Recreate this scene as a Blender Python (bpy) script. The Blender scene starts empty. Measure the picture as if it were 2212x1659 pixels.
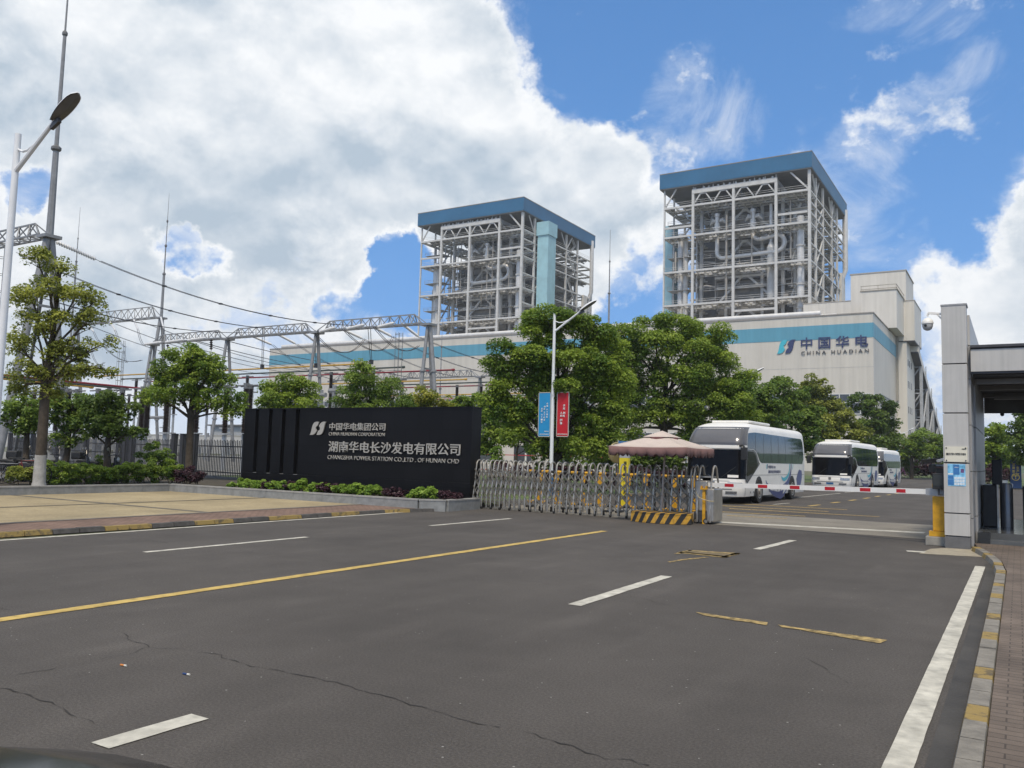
import bpy, math, random
import numpy as np
from mathutils import Vector, Matrix

random.seed(7)
C = bpy.context.scene.collection
SC = bpy.context.scene
PI = math.pi

# ------------------------------------------------------------------ camera
# solved from the vanishing points of the photograph; eye 1.7 m above the road,
# the road runs along +Y, the plant's facades along X
EYE = Vector((0.0, 0.0, 1.7))
PHW, PHH, FOC = 2212.0, 1659.0, 1796.08
YAW, PITCH, ROLL = 0.54717266, 0.08561507, 0.02729114
_cy, _sy, _cp, _sp = math.cos(YAW), math.sin(YAW), math.cos(PITCH), math.sin(PITCH)
FW = Vector((-_sy * _cp, _cy * _cp, _sp))
_r0 = Vector((_cy, _sy, 0)); _u0 = _r0.cross(FW)
RT = _r0 * math.cos(ROLL) + _u0 * math.sin(ROLL)
UP = -_r0 * math.sin(ROLL) + _u0 * math.cos(ROLL)
cam = bpy.data.cameras.new("camera"); cam_o = bpy.data.objects.new("camera", cam); C.objects.link(cam_o)
cam.sensor_fit = 'HORIZONTAL'; cam.sensor_width = 36.0; cam.lens = FOC / PHW * 36.0
cam.clip_start = 0.05; cam.clip_end = 5000
_m = Matrix.Identity(4)
for _i in range(3):
    _m[_i][0], _m[_i][1], _m[_i][2], _m[_i][3] = RT[_i], UP[_i], -FW[_i], EYE[_i]
cam_o.matrix_world = _m
SC.camera = cam_o

# ------------------------------------------------------------------ light, exposure
SC.view_settings.view_transform = 'Standard'; SC.view_settings.look = 'None'
SC.view_settings.exposure = 0.40; SC.view_settings.gamma = 1.0
SUN_EL, SUN_AZ = math.radians(58), math.radians(160)     # azimuth clockwise from +Y
sun = bpy.data.lights.new("sun", 'SUN'); sun.energy = 2.3; sun.angle = math.radians(9); sun.color = (1.0, 0.89, 0.74)
sun_o = bpy.data.objects.new("sun", sun); C.objects.link(sun_o)
_sd = Vector((math.sin(SUN_AZ) * math.cos(SUN_EL), math.cos(SUN_AZ) * math.cos(SUN_EL), math.sin(SUN_EL)))
sun_o.rotation_euler = (-_sd).to_track_quat('-Z', 'Y').to_euler()
sun_o.location = (0, -20, 60)

# ------------------------------------------------------------------ sky: Nishita air with cumulus banks placed by compass bearing and elevation
W = bpy.data.worlds.new("World"); SC.world = W; W.use_nodes = True
wt = W.node_tree; wt.nodes.clear()
def wn(t, **k):
    n = wt.nodes.new(t)
    for a, b in k.items(): setattr(n, a, b)
    return n
def wl(a, b): wt.links.new(a, b)
def wmath(op, a, b=None, c=None, clamp=False):
    n = wn('ShaderNodeMath', operation=op); n.use_clamp = clamp
    for i, v in enumerate((a, b, c)):
        if v is None: continue
        if isinstance(v, (int, float)): n.inputs[i].default_value = v
        else: wl(v, n.inputs[i])
    return n.outputs[0]
def wrange(v, a, b, c=0.0, d=1.0):
    n = wn('ShaderNodeMapRange', interpolation_type='SMOOTHSTEP')
    wl(v, n.inputs[0])
    for i, q in enumerate((a, b, c, d)): n.inputs[i + 1].default_value = q
    return n.outputs[0]
tc = wn('ShaderNodeTexCoord'); nrm = wn('ShaderNodeVectorMath', operation='NORMALIZE'); wl(tc.outputs['Generated'], nrm.inputs[0])
sep = wn('ShaderNodeSeparateXYZ'); wl(nrm.outputs[0], sep.inputs[0])
AZ = wmath('MULTIPLY', wmath('ARCTAN2', sep.outputs[0], sep.outputs[1]), 180 / PI)
EL = wmath('MULTIPLY', wmath('ARCSINE', sep.outputs[2]), 180 / PI)
def wnoise(scale, detail, rough, dist=0.0, off=(0, 0, 0), stretch=(1, 1, 1)):
    mp = wn('ShaderNodeMapping'); wl(nrm.outputs[0], mp.inputs[0]); mp.inputs[1].default_value = off; mp.inputs[3].default_value = stretch
    n = wn('ShaderNodeTexNoise'); wl(mp.outputs[0], n.inputs['Vector'])
    n.inputs['Scale'].default_value = scale; n.inputs['Detail'].default_value = detail
    n.inputs['Roughness'].default_value = rough; n.inputs['Distortion'].default_value = dist
    return n.outputs[0]
n_big = wnoise(9.0, 12.0, 0.60, 0.15, (1.3, 0.4, 2.0), (1, 1, 1.35))
n_off = wnoise(9.0, 12.0, 0.60, 0.15, (1.3 + .012, 0.4 - .006, 2.0 + .030), (1, 1, 1.35))
n_fin = wnoise(26.0, 8.0, 0.6, 0.1, (3.3, 1.4, 5.0), (1, 1, 1.25))
n_mid = wnoise(3.2, 5.0, 0.52, 0.3, (4.1, 2.2, 0.3), (1, 1, 1.9))
n_wis = wnoise(6.0, 8.0, 0.65, 1.1, (0.2, 7.0, 1.0), (1, 1, 1.4))
# (azimuth, elevation, half width, half height, weight) in degrees
BANKS = [(-56, 24, 26, 16, 1.0), (-39, 25, 10.5, 7.5, .8), (-34.5, 19, 12.5, 6.0, .9), (-50, 9, 14, 8, .62), (-65, 8, 9, 8, .7), (-31, 12, 7, 4.5, .5), (-34, 4, 16, 4.5, .7), (-60, 3, 20, 4, .5),
         (-19, 14, 4, 8, .42), (-28.5, 14.5, 7.5, 6.5, .85), (-25, 18, 5, 4, .5), (3.0, 13.0, 5.0, 6.0, .95), (1, 7, 8, 6, .8), (-9, 11, 8, 4.5, .35),
         (-19, 23, 5, 4, .33), (-7, 21, 5, 2.6, .42), (-5.5, 27, 7, 2.4, .30), (-10, 17, 6, 3.5, .34), (-1, 22, 3, 5, .22), (45, 25, 34, 26, .85), (130, 35, 60, 25, .9), (-130, 40, 50, 25, .9), (0, 80, 500, 36, .95),  # last bank: unseen overhead cover, added to make the light softer and neutral
         (-39.4, 12.4, 2.4, 3.6, -.75), (-42.6, 9.6, 2.6, 1.6, -.36), (-53, 12.3, 3.6, 1.9, -.85), (-63, 14.5, 2.6, 2.2, -.6), (-24.4, 8.6, 2.4, 1.8, -.6), (-37.5, 8.5, 2.2, 4.0, -.45)]
n_w1 = wnoise(11.0, 7.0, 0.6, 0.0, (9.0, 3.0, 1.0)); n_w2 = wnoise(11.0, 7.0, 0.6, 0.0, (2.0, 8.0, 4.0))
AZ = wmath('ADD', AZ, wmath('MULTIPLY', wmath('SUBTRACT', n_w1, 0.5), 9.0)); ELW = wmath('ADD', EL, wmath('MULTIPLY', wmath('SUBTRACT', n_w2, 0.5), 7.0))
acc = None
for a0, e0, ra, re_, w_ in BANKS:
    da = wmath('MULTIPLY', wmath('SUBTRACT', AZ, a0), 1 / ra); de = wmath('MULTIPLY', wmath('SUBTRACT', ELW, e0), 1 / re_)
    r2 = wmath('SQRT', wmath('ADD', wmath('MULTIPLY', da, da), wmath('MULTIPLY', de, de)))
    v = wrange(r2, 1.15, 0.45, 0.0, w_)
    acc = v if acc is None else wmath('ADD', acc, v)
body = wmath('MINIMUM', acc, 1.15)
field = wmath('ADD', wmath('ADD', body, wmath('MULTIPLY', wmath('SUBTRACT', n_big, 0.5), 1.9)), wmath('MULTIPLY', wmath('SUBTRACT', n_fin, 0.5), 0.95))
cum = wrange(field, 0.28, 0.72)
wis = wmath('MULTIPLY', wrange(wmath('ADD', wmath('MULTIPLY', body, 0.8), wmath('MULTIPLY', wmath('SUBTRACT', n_wis, 0.5), 1.3)), 0.12, 0.75), 0.7)
mask = wmath('MAXIMUM', cum, wis)
hz_ = wmath('MULTIPLY', wrange(EL, 9.0, -1.0), 0.85)
mask = wmath('MAXIMUM', mask, hz_)
relief = wmath('MULTIPLY', wmath('SUBTRACT', n_big, n_off), 1.7)
deep = wmath('ADD', wmath('MULTIPLY', wrange(wmath('ADD', body, wmath('MULTIPLY', wmath('SUBTRACT', n_big, 0.5), 0.9)), 0.55, 1.10), wrange(n_mid, 0.34, 0.66, 0.15, 0.95)), relief, None, True)
ccol = wn('ShaderNodeMix', data_type='RGBA'); wl(deep, ccol.inputs[0])
ccol.inputs[6].default_value = (7.6, 7.75, 7.9, 1); ccol.inputs[7].default_value = (3.7, 4.45, 5.25, 1)
sv = wn('ShaderNodeVectorMath', operation='MULTIPLY_ADD'); wl(nrm.outputs[0], sv.inputs[0]); sv.inputs[1].default_value = (1, 1, 0.62); sv.inputs[2].default_value = (0, 0, 0.27)
svn = wn('ShaderNodeVectorMath', operation='NORMALIZE'); wl(sv.outputs[0], svn.inputs[0])
sky = wn('ShaderNodeTexSky', sky_type='NISHITA'); wl(svn.outputs[0], sky.inputs[0]); sky.sun_disc = False
sky.sun_elevation = SUN_EL; sky.sun_rotation = SUN_AZ; sky.altitude = 50; sky.air_density = 1.0; sky.dust_density = 0.6; sky.ozone_density = 2.0
hsv = wn('ShaderNodeHueSaturation'); hsv.inputs['Saturation'].default_value = 1.25; hsv.inputs['Value'].default_value = 1.6
wl(sky.outputs[0], hsv.inputs['Color'])
smix = wn('ShaderNodeMix', data_type='RGBA'); wl(mask, smix.inputs[0]); wl(hsv.outputs[0], smix.inputs[6]); wl(ccol.outputs[2], smix.inputs[7])
bg = wn('ShaderNodeBackground'); bg.inputs[1].default_value = 0.10; wl(smix.outputs[2], bg.inputs[0])
wo = wn('ShaderNodeOutputWorld'); wl(bg.outputs[0], wo.inputs[0])

# ------------------------------------------------------------------ measuring helpers: a pixel of the 2212 px wide photograph -> a point of the place
def ray(x, y): return FW + RT * ((x - PHW / 2) / FOC) - UP * ((y - PHH / 2) / FOC)
def ground(x, y, z=0.0):
    d = ray(x, y); return EYE + d * ((z - EYE.z) / d.z)
def at_x(x, y, X):
    d = ray(x, y); return EYE + d * (X / d.x)
def at_y(x, y, Y):
    d = ray(x, y); return EYE + d * (Y / d.y)
def at_d(x, y, D): return EYE + ray(x, y) * D
def crop(x0, y0, sc): return lambda x, y: ((x0 + x / sc) / 1.79385, (y0 + y / sc) / 1.79385)

# ------------------------------------------------------------------ materials
MATS = {}
def mat(name, col, rough=0.6, metal=0.0, var=0.12, vscale=3.0, bump=0.0, bscale=40.0, spec=0.4, col2=None, coord='Object', detail=5.0):
    if name in MATS: return MATS[name]
    m = bpy.data.materials.new(name); m.use_nodes = True; t = m.node_tree; b = t.nodes['Principled BSDF']
    b.inputs['Roughness'].default_value = rough; b.inputs['Metallic'].default_value = metal
    b.inputs['Specular IOR Level'].default_value = spec
    c = t.nodes.new('ShaderNodeTexCoord')
    n = t.nodes.new('ShaderNodeTexNoise'); n.inputs['Scale'].default_value = vscale; n.inputs['Detail'].default_value = detail; n.inputs['Roughness'].default_value = 0.65
    t.links.new(c.outputs[coord], n.inputs['Vector'])
    r = t.nodes.new('ShaderNodeValToRGB'); t.links.new(n.outputs[0], r.inputs[0])
    lo = tuple(v * (1 - var) for v in col); hi = tuple(min(1, v * (1 + var)) for v in (col2 or col))
    r.color_ramp.elements[0].position = 0.3; r.color_ramp.elements[1].position = 0.7
    r.color_ramp.elements[0].color = (*lo, 1); r.color_ramp.elements[1].color = (*hi, 1)
    t.links.new(r.outputs[0], b.inputs['Base Color'])
    if bump:
        n2 = t.nodes.new('ShaderNodeTexNoise'); n2.inputs['Scale'].default_value = bscale; n2.inputs['Detail'].default_value = 4
        t.links.new(c.outputs[coord], n2.inputs['Vector'])
        bp = t.nodes.new('ShaderNodeBump'); bp.inputs['Strength'].default_value = bump; bp.inputs['Distance'].default_value = 0.02
        t.links.new(n2.outputs[0], bp.inputs['Height']); t.links.new(bp.outputs[0], b.inputs['Normal'])
    MATS[name] = m; return m
def nodes(m): return m.node_tree, m.node_tree.nodes['Principled BSDF']
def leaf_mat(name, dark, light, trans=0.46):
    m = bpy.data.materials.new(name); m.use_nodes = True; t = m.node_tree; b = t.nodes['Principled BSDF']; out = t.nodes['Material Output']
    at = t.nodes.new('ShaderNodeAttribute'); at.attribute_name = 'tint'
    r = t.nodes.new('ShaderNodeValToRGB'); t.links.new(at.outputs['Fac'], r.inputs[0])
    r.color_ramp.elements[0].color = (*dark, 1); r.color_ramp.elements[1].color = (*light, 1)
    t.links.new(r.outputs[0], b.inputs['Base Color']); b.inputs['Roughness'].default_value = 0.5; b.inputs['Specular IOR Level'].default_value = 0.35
    tr = t.nodes.new('ShaderNodeBsdfTranslucent'); t.links.new(r.outputs[0], tr.inputs[0])
    mx = t.nodes.new('ShaderNodeMixShader'); mx.inputs[0].default_value = trans
    t.links.new(b.outputs[0], mx.inputs[1]); t.links.new(tr.outputs[0], mx.inputs[2]); t.links.new(mx.outputs[0], out.inputs[0])
    MATS[name] = m; return m

L_GREEN = leaf_mat('leaf_green', (.095, .175, .026), (.37, .47, .068))
L_DARK = leaf_mat('leaf_dark', (.05, .095, .02), (.18, .26, .048))
L_OLIVE = leaf_mat('leaf_olive', (.11, .145, .024), (.42, .45, .085))
L_YELLOW = leaf_mat('leaf_yellow', (.17, .21, .026), (.56, .53, .10))
L_DEEP = leaf_mat('leaf_deep', (.07, .135, .024), (.27, .37, .06))
L_BRIGHT = leaf_mat('leaf_bright', (.12, .23, .026), (.38, .52, .085))
L_PURPLE = leaf_mat('leaf_purple', (.022, .010, .014), (.075, .028, .04), .15)
BARK = mat('bark', (.07, .055, .04), .9, var=.35, vscale=6, bump=.6, bscale=25)
BARK_L = mat('bark_grey', (.10, .085, .07), .9, var=.35, vscale=6, bump=.6, bscale=25)
LIME = mat('limewash', (.36, .345, .315), .9, var=.25, vscale=5, bump=.4)
STEEL = mat('white_steel', (.50, .495, .475), .5, var=.14, vscale=.6)
STEEL_G = mat('grey_steel', (.36, .37, .38), .5, .2, var=.2, vscale=1.5)
GALV = mat('galvanised', (.23, .232, .235), .5, .25, var=.18, vscale=2)
GALV_D = mat('galvanised_dark', (.15, .15, .15), .5, .3, var=.2, vscale=2)
DARKST = mat('dark_steel', (.06, .06, .065), .5, .2, var=.25)
CASING = mat('boiler_casing', (.33, .31, .28), .75, var=.25, vscale=.25)
CASING_D = mat('boiler_dark', (.16, .155, .145), .7, var=.3, vscale=.4)
GRATE = mat('floor_grate', (.30, .31, .32), .7, var=.2, vscale=.8)
PIPE = mat('pipe_lagging', (.60, .59, .57), .45, .2, var=.12, vscale=.8)
FASCIA = mat('blue_fascia', (.022, .115, .225), .5, var=.12, vscale=.15)
CYAN = mat('cyan_cladding', (.30, .50, .56), .6, var=.12, vscale=.3)
GRANITE = mat('black_granite', (.009, .009, .0105), .32, var=.3, vscale=60, spec=.11)
SLOT = mat('slot_granite', (.004, .004, .005), .35, var=.2)
LETTER = mat('brushed_letter', (.40, .38, .345), .45, .25, var=.12, vscale=20)
KERBST = mat('kerb_granite', (.22, .225, .22), .7, var=.22, vscale=4, bump=.3)
WHITE = mat('white_paint', (.74, .72, .67), .35, var=.06, vscale=1.5)
POLE_W = mat('pole_white', (.70, .71, .72), .4, var=.08, vscale=1.2)
POLE_B = mat('pole_blue', (.03, .14, .33), .45, var=.12)
YELLOW = mat('yellow_paint', (.55, .29, .015), .5, var=.22, vscale=6)
BLACKP = mat('black_paint', (.02, .02, .02), .5, var=.3, vscale=6)
RUBBER = mat('rubber', (.022, .021, .02), .8, var=.3, vscale=8)
GLASS_D = mat('dark_glass', (.006, .006, .007), .09, var=.2, spec=.1)
GLASS_T = mat('tinted_glass', (.018, .036, .036), .06, var=.3, vscale=1.0, spec=.5)
CHARC = mat('charcoal_gloss', (.075, .075, .08), .25, var=.06, spec=.55)
REDP = mat('red_paint', (.45, .012, .02), .5, var=.12)
BLUEB = mat('blue_banner', (.02, .25, .52), .55, var=.08)
REDB = mat('red_banner', (.46, .012, .02), .55, var=.08)
NAVY = mat('navy_paint', (.035, .045, .12), .4, var=.08)
SWOOSH = mat('swoosh_blue', (.07, .09, .22), .35, var=.1)
AQUA = mat('aqua_paint', (.06, .42, .52), .35, var=.05)
LATT = mat('gate_lattice', (.22, .20, .165), .45, .6, var=.2, vscale=6)
STAINL = mat('stainless', (.40, .37, .325), .38, .75, var=.15, vscale=5)
PORC = mat('porcelain_white', (.66, .66, .66), .3, var=.08)
PORC_B = mat('porcelain_brown', (.030, .022, .020), .35, var=.2)
BUSY = mat('busbar_yellow', (.46, .27, .04), .45, var=.1)
BUSD = mat('busbar_dark', (.035, .05, .045), .45, var=.1)
BUSR = mat('busbar_red', (.20, .014, .022), .45, var=.1)
WIRE = mat('conductor', (.055, .055, .06), .5, .3, var=.1)
CLAD = mat('pillar_cladding', (.46, .445, .415), .42, .1, var=.07, vscale=1.2)
CLAD_D = mat('gatehouse_cladding', (.30, .30, .30), .45, .1, var=.08, vscale=1.2)
CANVAS = mat('canvas_top', (.48, .405, .355), .85, var=.08, vscale=3)
CANVAS_P = mat('canvas_valance', (.175, .098, .09), .85, var=.12, vscale=3)
CONC = mat('concrete', (.30, .285, .25), .9, var=.22, vscale=2.5, bump=.3)
CONC_D = mat('concrete_dark', (.12, .12, .122), .8, var=.2, vscale=2.5, bump=.3)
PICKET = mat('fence_paint', (.032, .032, .036), .6, var=.2, vscale=2)
WALLW = mat('low_wall', (.44, .43, .41), .7, var=.06, vscale=.3)

# ------------------------------------------------------------------ mesh collecting
class MB:
    def __init__(s): s.v, s.f, s.mi, s.mats = [], [], [], []
    def m(s, ma):
        if ma not in s.mats: s.mats.append(ma)
        return s.mats.index(ma)
    def add(s, vs, fs, k=0):
        o = len(s.v); s.v += [tuple(p) for p in vs]; s.f += [tuple(i + o for i in f) for f in fs]; s.mi += [k] * len(fs); return s
    def box(s, a, b, k=0):
        (x0, y0, z0), (x1, y1, z1) = a, b
        return s.add([(x0, y0, z0), (x1, y0, z0), (x1, y1, z0), (x0, y1, z0), (x0, y0, z1), (x1, y0, z1), (x1, y1, z1), (x0, y1, z1)],
                     [(0, 3, 2, 1), (4, 5, 6, 7), (0, 1, 5, 4), (1, 2, 6, 5), (2, 3, 7, 6), (3, 0, 4, 7)], k)
    def cbox(s, c, d, k=0): return s.box([c[i] - d[i] / 2 for i in range(3)], [c[i] + d[i] / 2 for i in range(3)], k)
    def beam(s, p, q, w, h=None, k=0):
        p, q = Vector(p), Vector(q); h = h or w; d = (q - p).normalized()
        a = d.cross(Vector((0, 0, 1))); a = a.normalized() if a.length > 1e-4 else Vector((1, 0, 0)); b = a.cross(d).normalized()
        a = a * (w / 2); b = b * (h / 2)
        return s.add([p - a - b, p + a - b, p + a + b, p - a + b, q - a - b, q + a - b, q + a + b, q - a + b],
                     [(0, 3, 2, 1), (4, 5, 6, 7), (0, 1, 5, 4), (1, 2, 6, 5), (2, 3, 7, 6), (3, 0, 4, 7)], k)
    def tube(s, pts, r, n=8, k=0, cap=True):
        pts = [Vector(p) for p in pts]; rs = r if isinstance(r, (list, tuple)) else [r] * len(pts)
        vs, fs = [], []; pa = None
        for i, p in enumerate(pts):
            d = (pts[min(i + 1, len(pts) - 1)] - pts[max(i - 1, 0)])
            d = d.normalized() if d.length > 1e-9 else Vector((0, 0, 1))
            if pa is None:
                a = d.cross(Vector((0, 0, 1))); a = a.normalized() if a.length > 1e-3 else Vector((1, 0, 0))
            else:
                a = pa - d * pa.dot(d); a = a.normalized() if a.length > 1e-6 else pa
            pa = a; b = d.cross(a)
            for j in range(n):
                t = 2 * PI * j / n; vs.append(p + (a * math.cos(t) + b * math.sin(t)) * rs[i])
        for i in range(len(pts) - 1):
            for j in range(n):
                fs.append((i * n + j, i * n + (j + 1) % n, (i + 1) * n + (j + 1) % n, (i + 1) * n + j))
        if cap: fs.append(tuple(range(n - 1, -1, -1))); fs.append(tuple((len(pts) - 1) * n + j for j in range(n)))
        return s.add(vs, fs, k)
    def prism(s, poly, axis_vec, k=0):
        n = len(poly); e = Vector(axis_vec); vs = [Vector(p) for p in poly] + [Vector(p) + e for p in poly]
        return s.add(vs, [tuple(range(n)), tuple(range(2 * n - 1, n - 1, -1))] + [(i, i + n, (i + 1) % n + n, (i + 1) % n) for i in range(n)], k)
    def quad(s, a, b, c, d, k=0): return s.add([a, b, c, d], [(0, 1, 2, 3)], k)
    def lathe(s, c, axis, prof, n=16, k=0):
        c = Vector(c); d = Vector(axis).normalized(); a = d.cross(Vector((0, 0, 1))); a = a.normalized() if a.length > 1e-3 else Vector((1, 0, 0)); b = d.cross(a)
        vs, fs = [], []
        for (r, h) in prof:
            for j in range(n):
                t = 2 * PI * j / n; vs.append(c + d * h + (a * math.cos(t) + b * math.sin(t)) * r)
        for i in range(len(prof) - 1):
            for j in range(n): fs.append((i * n + j, i * n + (j + 1) % n, (i + 1) * n + (j + 1) % n, (i + 1) * n + j))
        fs.append(tuple(range(n - 1, -1, -1))); fs.append(tuple((len(prof) - 1) * n + j for j in range(n)))
        return s.add(vs, fs, k)
    def build(s, name, ma=None, parent=None, loc=None, smooth=False, bevel=0.0):
        org = Vector(loc) if loc is not None else Vector((0, 0, 0))
        me = bpy.data.meshes.new(name); me.from_pydata([tuple(Vector(p) - org) for p in s.v], [], s.f)
        ms = ma if isinstance(ma, (list, tuple)) else [ma]
        for q in ms: me.materials.append(q)
        if len(ms) > 1: me.polygons.foreach_set('material_index', s.mi)
        if smooth:
            me.polygons.foreach_set('use_smooth', [True] * len(me.polygons))
        me.update()
        o = bpy.data.objects.new(name, me); C.objects.link(o)
        if loc is not None: o.location = loc
        if parent is not None: put(o, parent)
        if smooth == 'auto' or (smooth and True):
            try: me.set_sharp_from_angle(angle=math.radians(40))
            except Exception: pass
        if bevel:
            bv = o.modifiers.new('bevel', 'BEVEL'); bv.width = bevel; bv.segments = 2; bv.limit_method = 'ANGLE'; bv.angle_limit = math.radians(40)
        return o
WM = {}
def wmat(o): return WM.get(o.name, Matrix.Translation(o.location))
def put(o, parent):
    """parent o while its mesh stays where it was written in world space (parents are unrotated Empties until placed)"""
    o.parent = parent
def thing(name, label, cat, loc=(0, 0, 0), group=None):
    o = bpy.data.objects.new(name, None); o.empty_display_size = 0.3; C.objects.link(o); o.location = loc
    o['label'] = label; o['category'] = cat
    if group: o['group'] = group
    return o
def tag(o, label, cat, group=None):
    o['label'] = label; o['category'] = cat
    if group: o['group'] = group
    return o
def struct(o, kind='structure'): o['kind'] = kind; return o
def part(name, mb, ma, root, smooth=False, bevel=0.0):
    """mesh written in the root's local coordinates"""
    o = mb.build(name, ma, None, None, smooth, bevel); o.parent = root; return o
def wpart(name, mb, ma, root, smooth=False, bevel=0.0):
    """mesh written in world coordinates under a root that is only translated"""
    l = root.location if root.parent is None else (root.location + root.parent.location)
    mb.v = [(p[0] - l[0], p[1] - l[1], p[2] - l[2]) for p in mb.v]
    o = mb.build(name, ma, None, None, smooth, bevel); o.parent = root; return o
def dup(root, loc, label=None, rotz=None, scale=None, name=None):
    r = root.copy(); C.objects.link(r); r.location = loc
    if rotz is not None: r.rotation_euler = (0, 0, rotz)
    if scale is not None: r.scale = (scale,) * 3 if isinstance(scale, (int, float)) else scale
    if label: r['label'] = label
    for ch in list(root.children):
        c = ch.copy(); C.objects.link(c); c.parent = r
        for g in list(ch.children):
            d = g.copy(); C.objects.link(d); d.parent = c
    return r
ORD = ['first', 'second', 'third', 'fourth', 'fifth', 'sixth', 'seventh', 'eighth', 'ninth', 'tenth', 'eleventh', 'twelfth', 'thirteenth', 'fourteenth', 'fifteenth', 'sixteenth', 'seventeenth', 'eighteenth', 'nineteenth', 'twentieth']
def text(txt, o, r, u, w, h, depth, name, ma, root, bold=0.0):
    """lettering fitted into a w x h box: o = lower left corner, r / u = directions of reading and up; written in the root's coordinates"""
    cu = bpy.data.curves.new(name, 'FONT'); cu.body = txt; cu.extrude = 0.05; cu.offset = bold; cu.resolution_u = 3
    ob = bpy.data.objects.new(name, cu); C.objects.link(ob)
    dg = bpy.context.evaluated_depsgraph_get(); dg.update()
    me = bpy.data.meshes.new_from_object(ob.evaluated_get(dg)); bpy.data.objects.remove(ob)
    n = len(me.vertices); co = np.empty(n * 3); me.vertices.foreach_get('co', co); co = co.reshape(-1, 3)
    mn, mx = co.min(0), co.max(0)
    o, r, u = Vector(o), Vector(r).normalized(), Vector(u).normalized(); nn = r.cross(u)
    a = (co[:, 0:1] - mn[0]) / max(1e-6, mx[0] - mn[0]) * w; b = (co[:, 1:2] - mn[1]) / max(1e-6, mx[1] - mn[1]) * h
    c = (co[:, 2:3] - mn[2]) / max(1e-6, mx[2] - mn[2]) * depth
    out = np.array(o)[None] + a * np.array(r)[None] + b * np.array(u)[None] + c * np.array(nn)[None]
    me.vertices.foreach_set('co', out.reshape(-1)); me.materials.clear(); me.materials.append(ma); me.update()
    ob = bpy.data.objects.new(name, me); C.objects.link(ob)
    if root is not None: ob.parent = root
    return ob
# ------------------------------------------------------------------ foliage
def leaf_mesh(name, clumps, per, size, seed, ma, parent=None, droop=0.35, flat=1.0, base=None):
    """clumps: (centre, radius, tint) ; every leaf is one small folded rhombus"""
    rg = np.random.default_rng(seed)
    cs = np.array([tuple(c[0]) for c in clumps]); rs = np.array([c[1] for c in clumps]); tn = np.array([c[2] for c in clumps])
    wgt = rs ** 2; N = int(per); idx = rg.choice(len(cs), N, p=wgt / wgt.sum())
    d = rg.normal(size=(N, 3)); d /= np.linalg.norm(d, axis=1)[:, None]
    rad = rs[idx] * (0.35 + 0.75 * rg.random(N) ** 0.55)
    flip = (d[:, 2] < 0) & (rg.random(N) < .5); d[flip, 2] *= -1; d[:, 2] *= 0.72
    p = cs[idx] + d * rad[:, None]
    nrm_ = d * 0.55 + rg.normal(size=(N, 3)) * 0.55 + np.array([0, 0, 0.95]); nrm_ /= np.linalg.norm(nrm_, axis=1)[:, None]
    t = rg.normal(size=(N, 3)); t[:, 2] -= droop * 2.0; t += d * 0.8
    t -= nrm_ * (t * nrm_).sum(1)[:, None]; t /= np.linalg.norm(t, axis=1)[:, None] + 1e-9
    b = np.cross(nrm_, t); s = size * (0.65 + 0.7 * rg.random(N))
    L = t * s[:, None]; Wd = b * (s * 0.36)[:, None] * flat; up = nrm_ * (s * 0.10)[:, None]
    v = np.stack([p - L * 0.5, p + Wd + up - L * .05, p + L * 0.5, p - Wd + up - L * .05], 1).reshape(-1, 3)
    if base is not None: v = v - np.array(base)[None]
    me = bpy.data.meshes.new(name); me.vertices.add(4 * N); me.vertices.foreach_set('co', v.astype(np.float32).reshape(-1))
    me.loops.add(4 * N); me.loops.foreach_set('vertex_index', np.arange(4 * N, dtype=np.int32))
    me.polygons.add(N); me.polygons.foreach_set('loop_start', np.arange(0, 4 * N, 4, dtype=np.int32))
    try: me.polygons.foreach_set('loop_total', np.full(N, 4, dtype=np.int32))
    except Exception: pass
    me.update(calc_edges=True)
    at = me.attributes.new('tint', 'FLOAT', 'FACE')
    at.data.foreach_set('value', np.clip(tn[idx] + rg.normal(size=N) * 0.17, 0, 1).astype(np.float32))
    me.materials.append(ma); me.validate()
    o = bpy.data.objects.new(name, me); C.objects.link(o)
    if parent is not None: o.parent = parent
    return o
def limb(mb, p, q, r0, r1, rg, n=5, sag=0.12, seg=7, k=0):
    p, q = Vector(p), Vector(q); L = (q - p).length; pts = []; rr = []
    for i in range(n + 1):
        t = i / n; w = math.sin(PI * t) * L * sag
        pts.append(p.lerp(q, t) + Vector((rg.uniform(-1, 1) * w * .5, rg.uniform(-1, 1) * w * .5, w * .55))); rr.append(r0 + (r1 - r0) * t)
    mb.tube(pts, rr, seg, k)
    return pts
def lobes_px(lobes, D, rg, depth=1.0):
    """crown masses measured on the photograph (x, y, rx, ry) stood at distance D, given depth of their own"""
    out = []
    for l in lobes:
        x, y, rx, ry = l[:4]; c = at_d(x, y, D) + FW * rg.uniform(-.45, .45) * depth * (rx / FOC * D)
        out.append((c, rx / FOC * D, ry / FOC * D))
    return out
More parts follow.
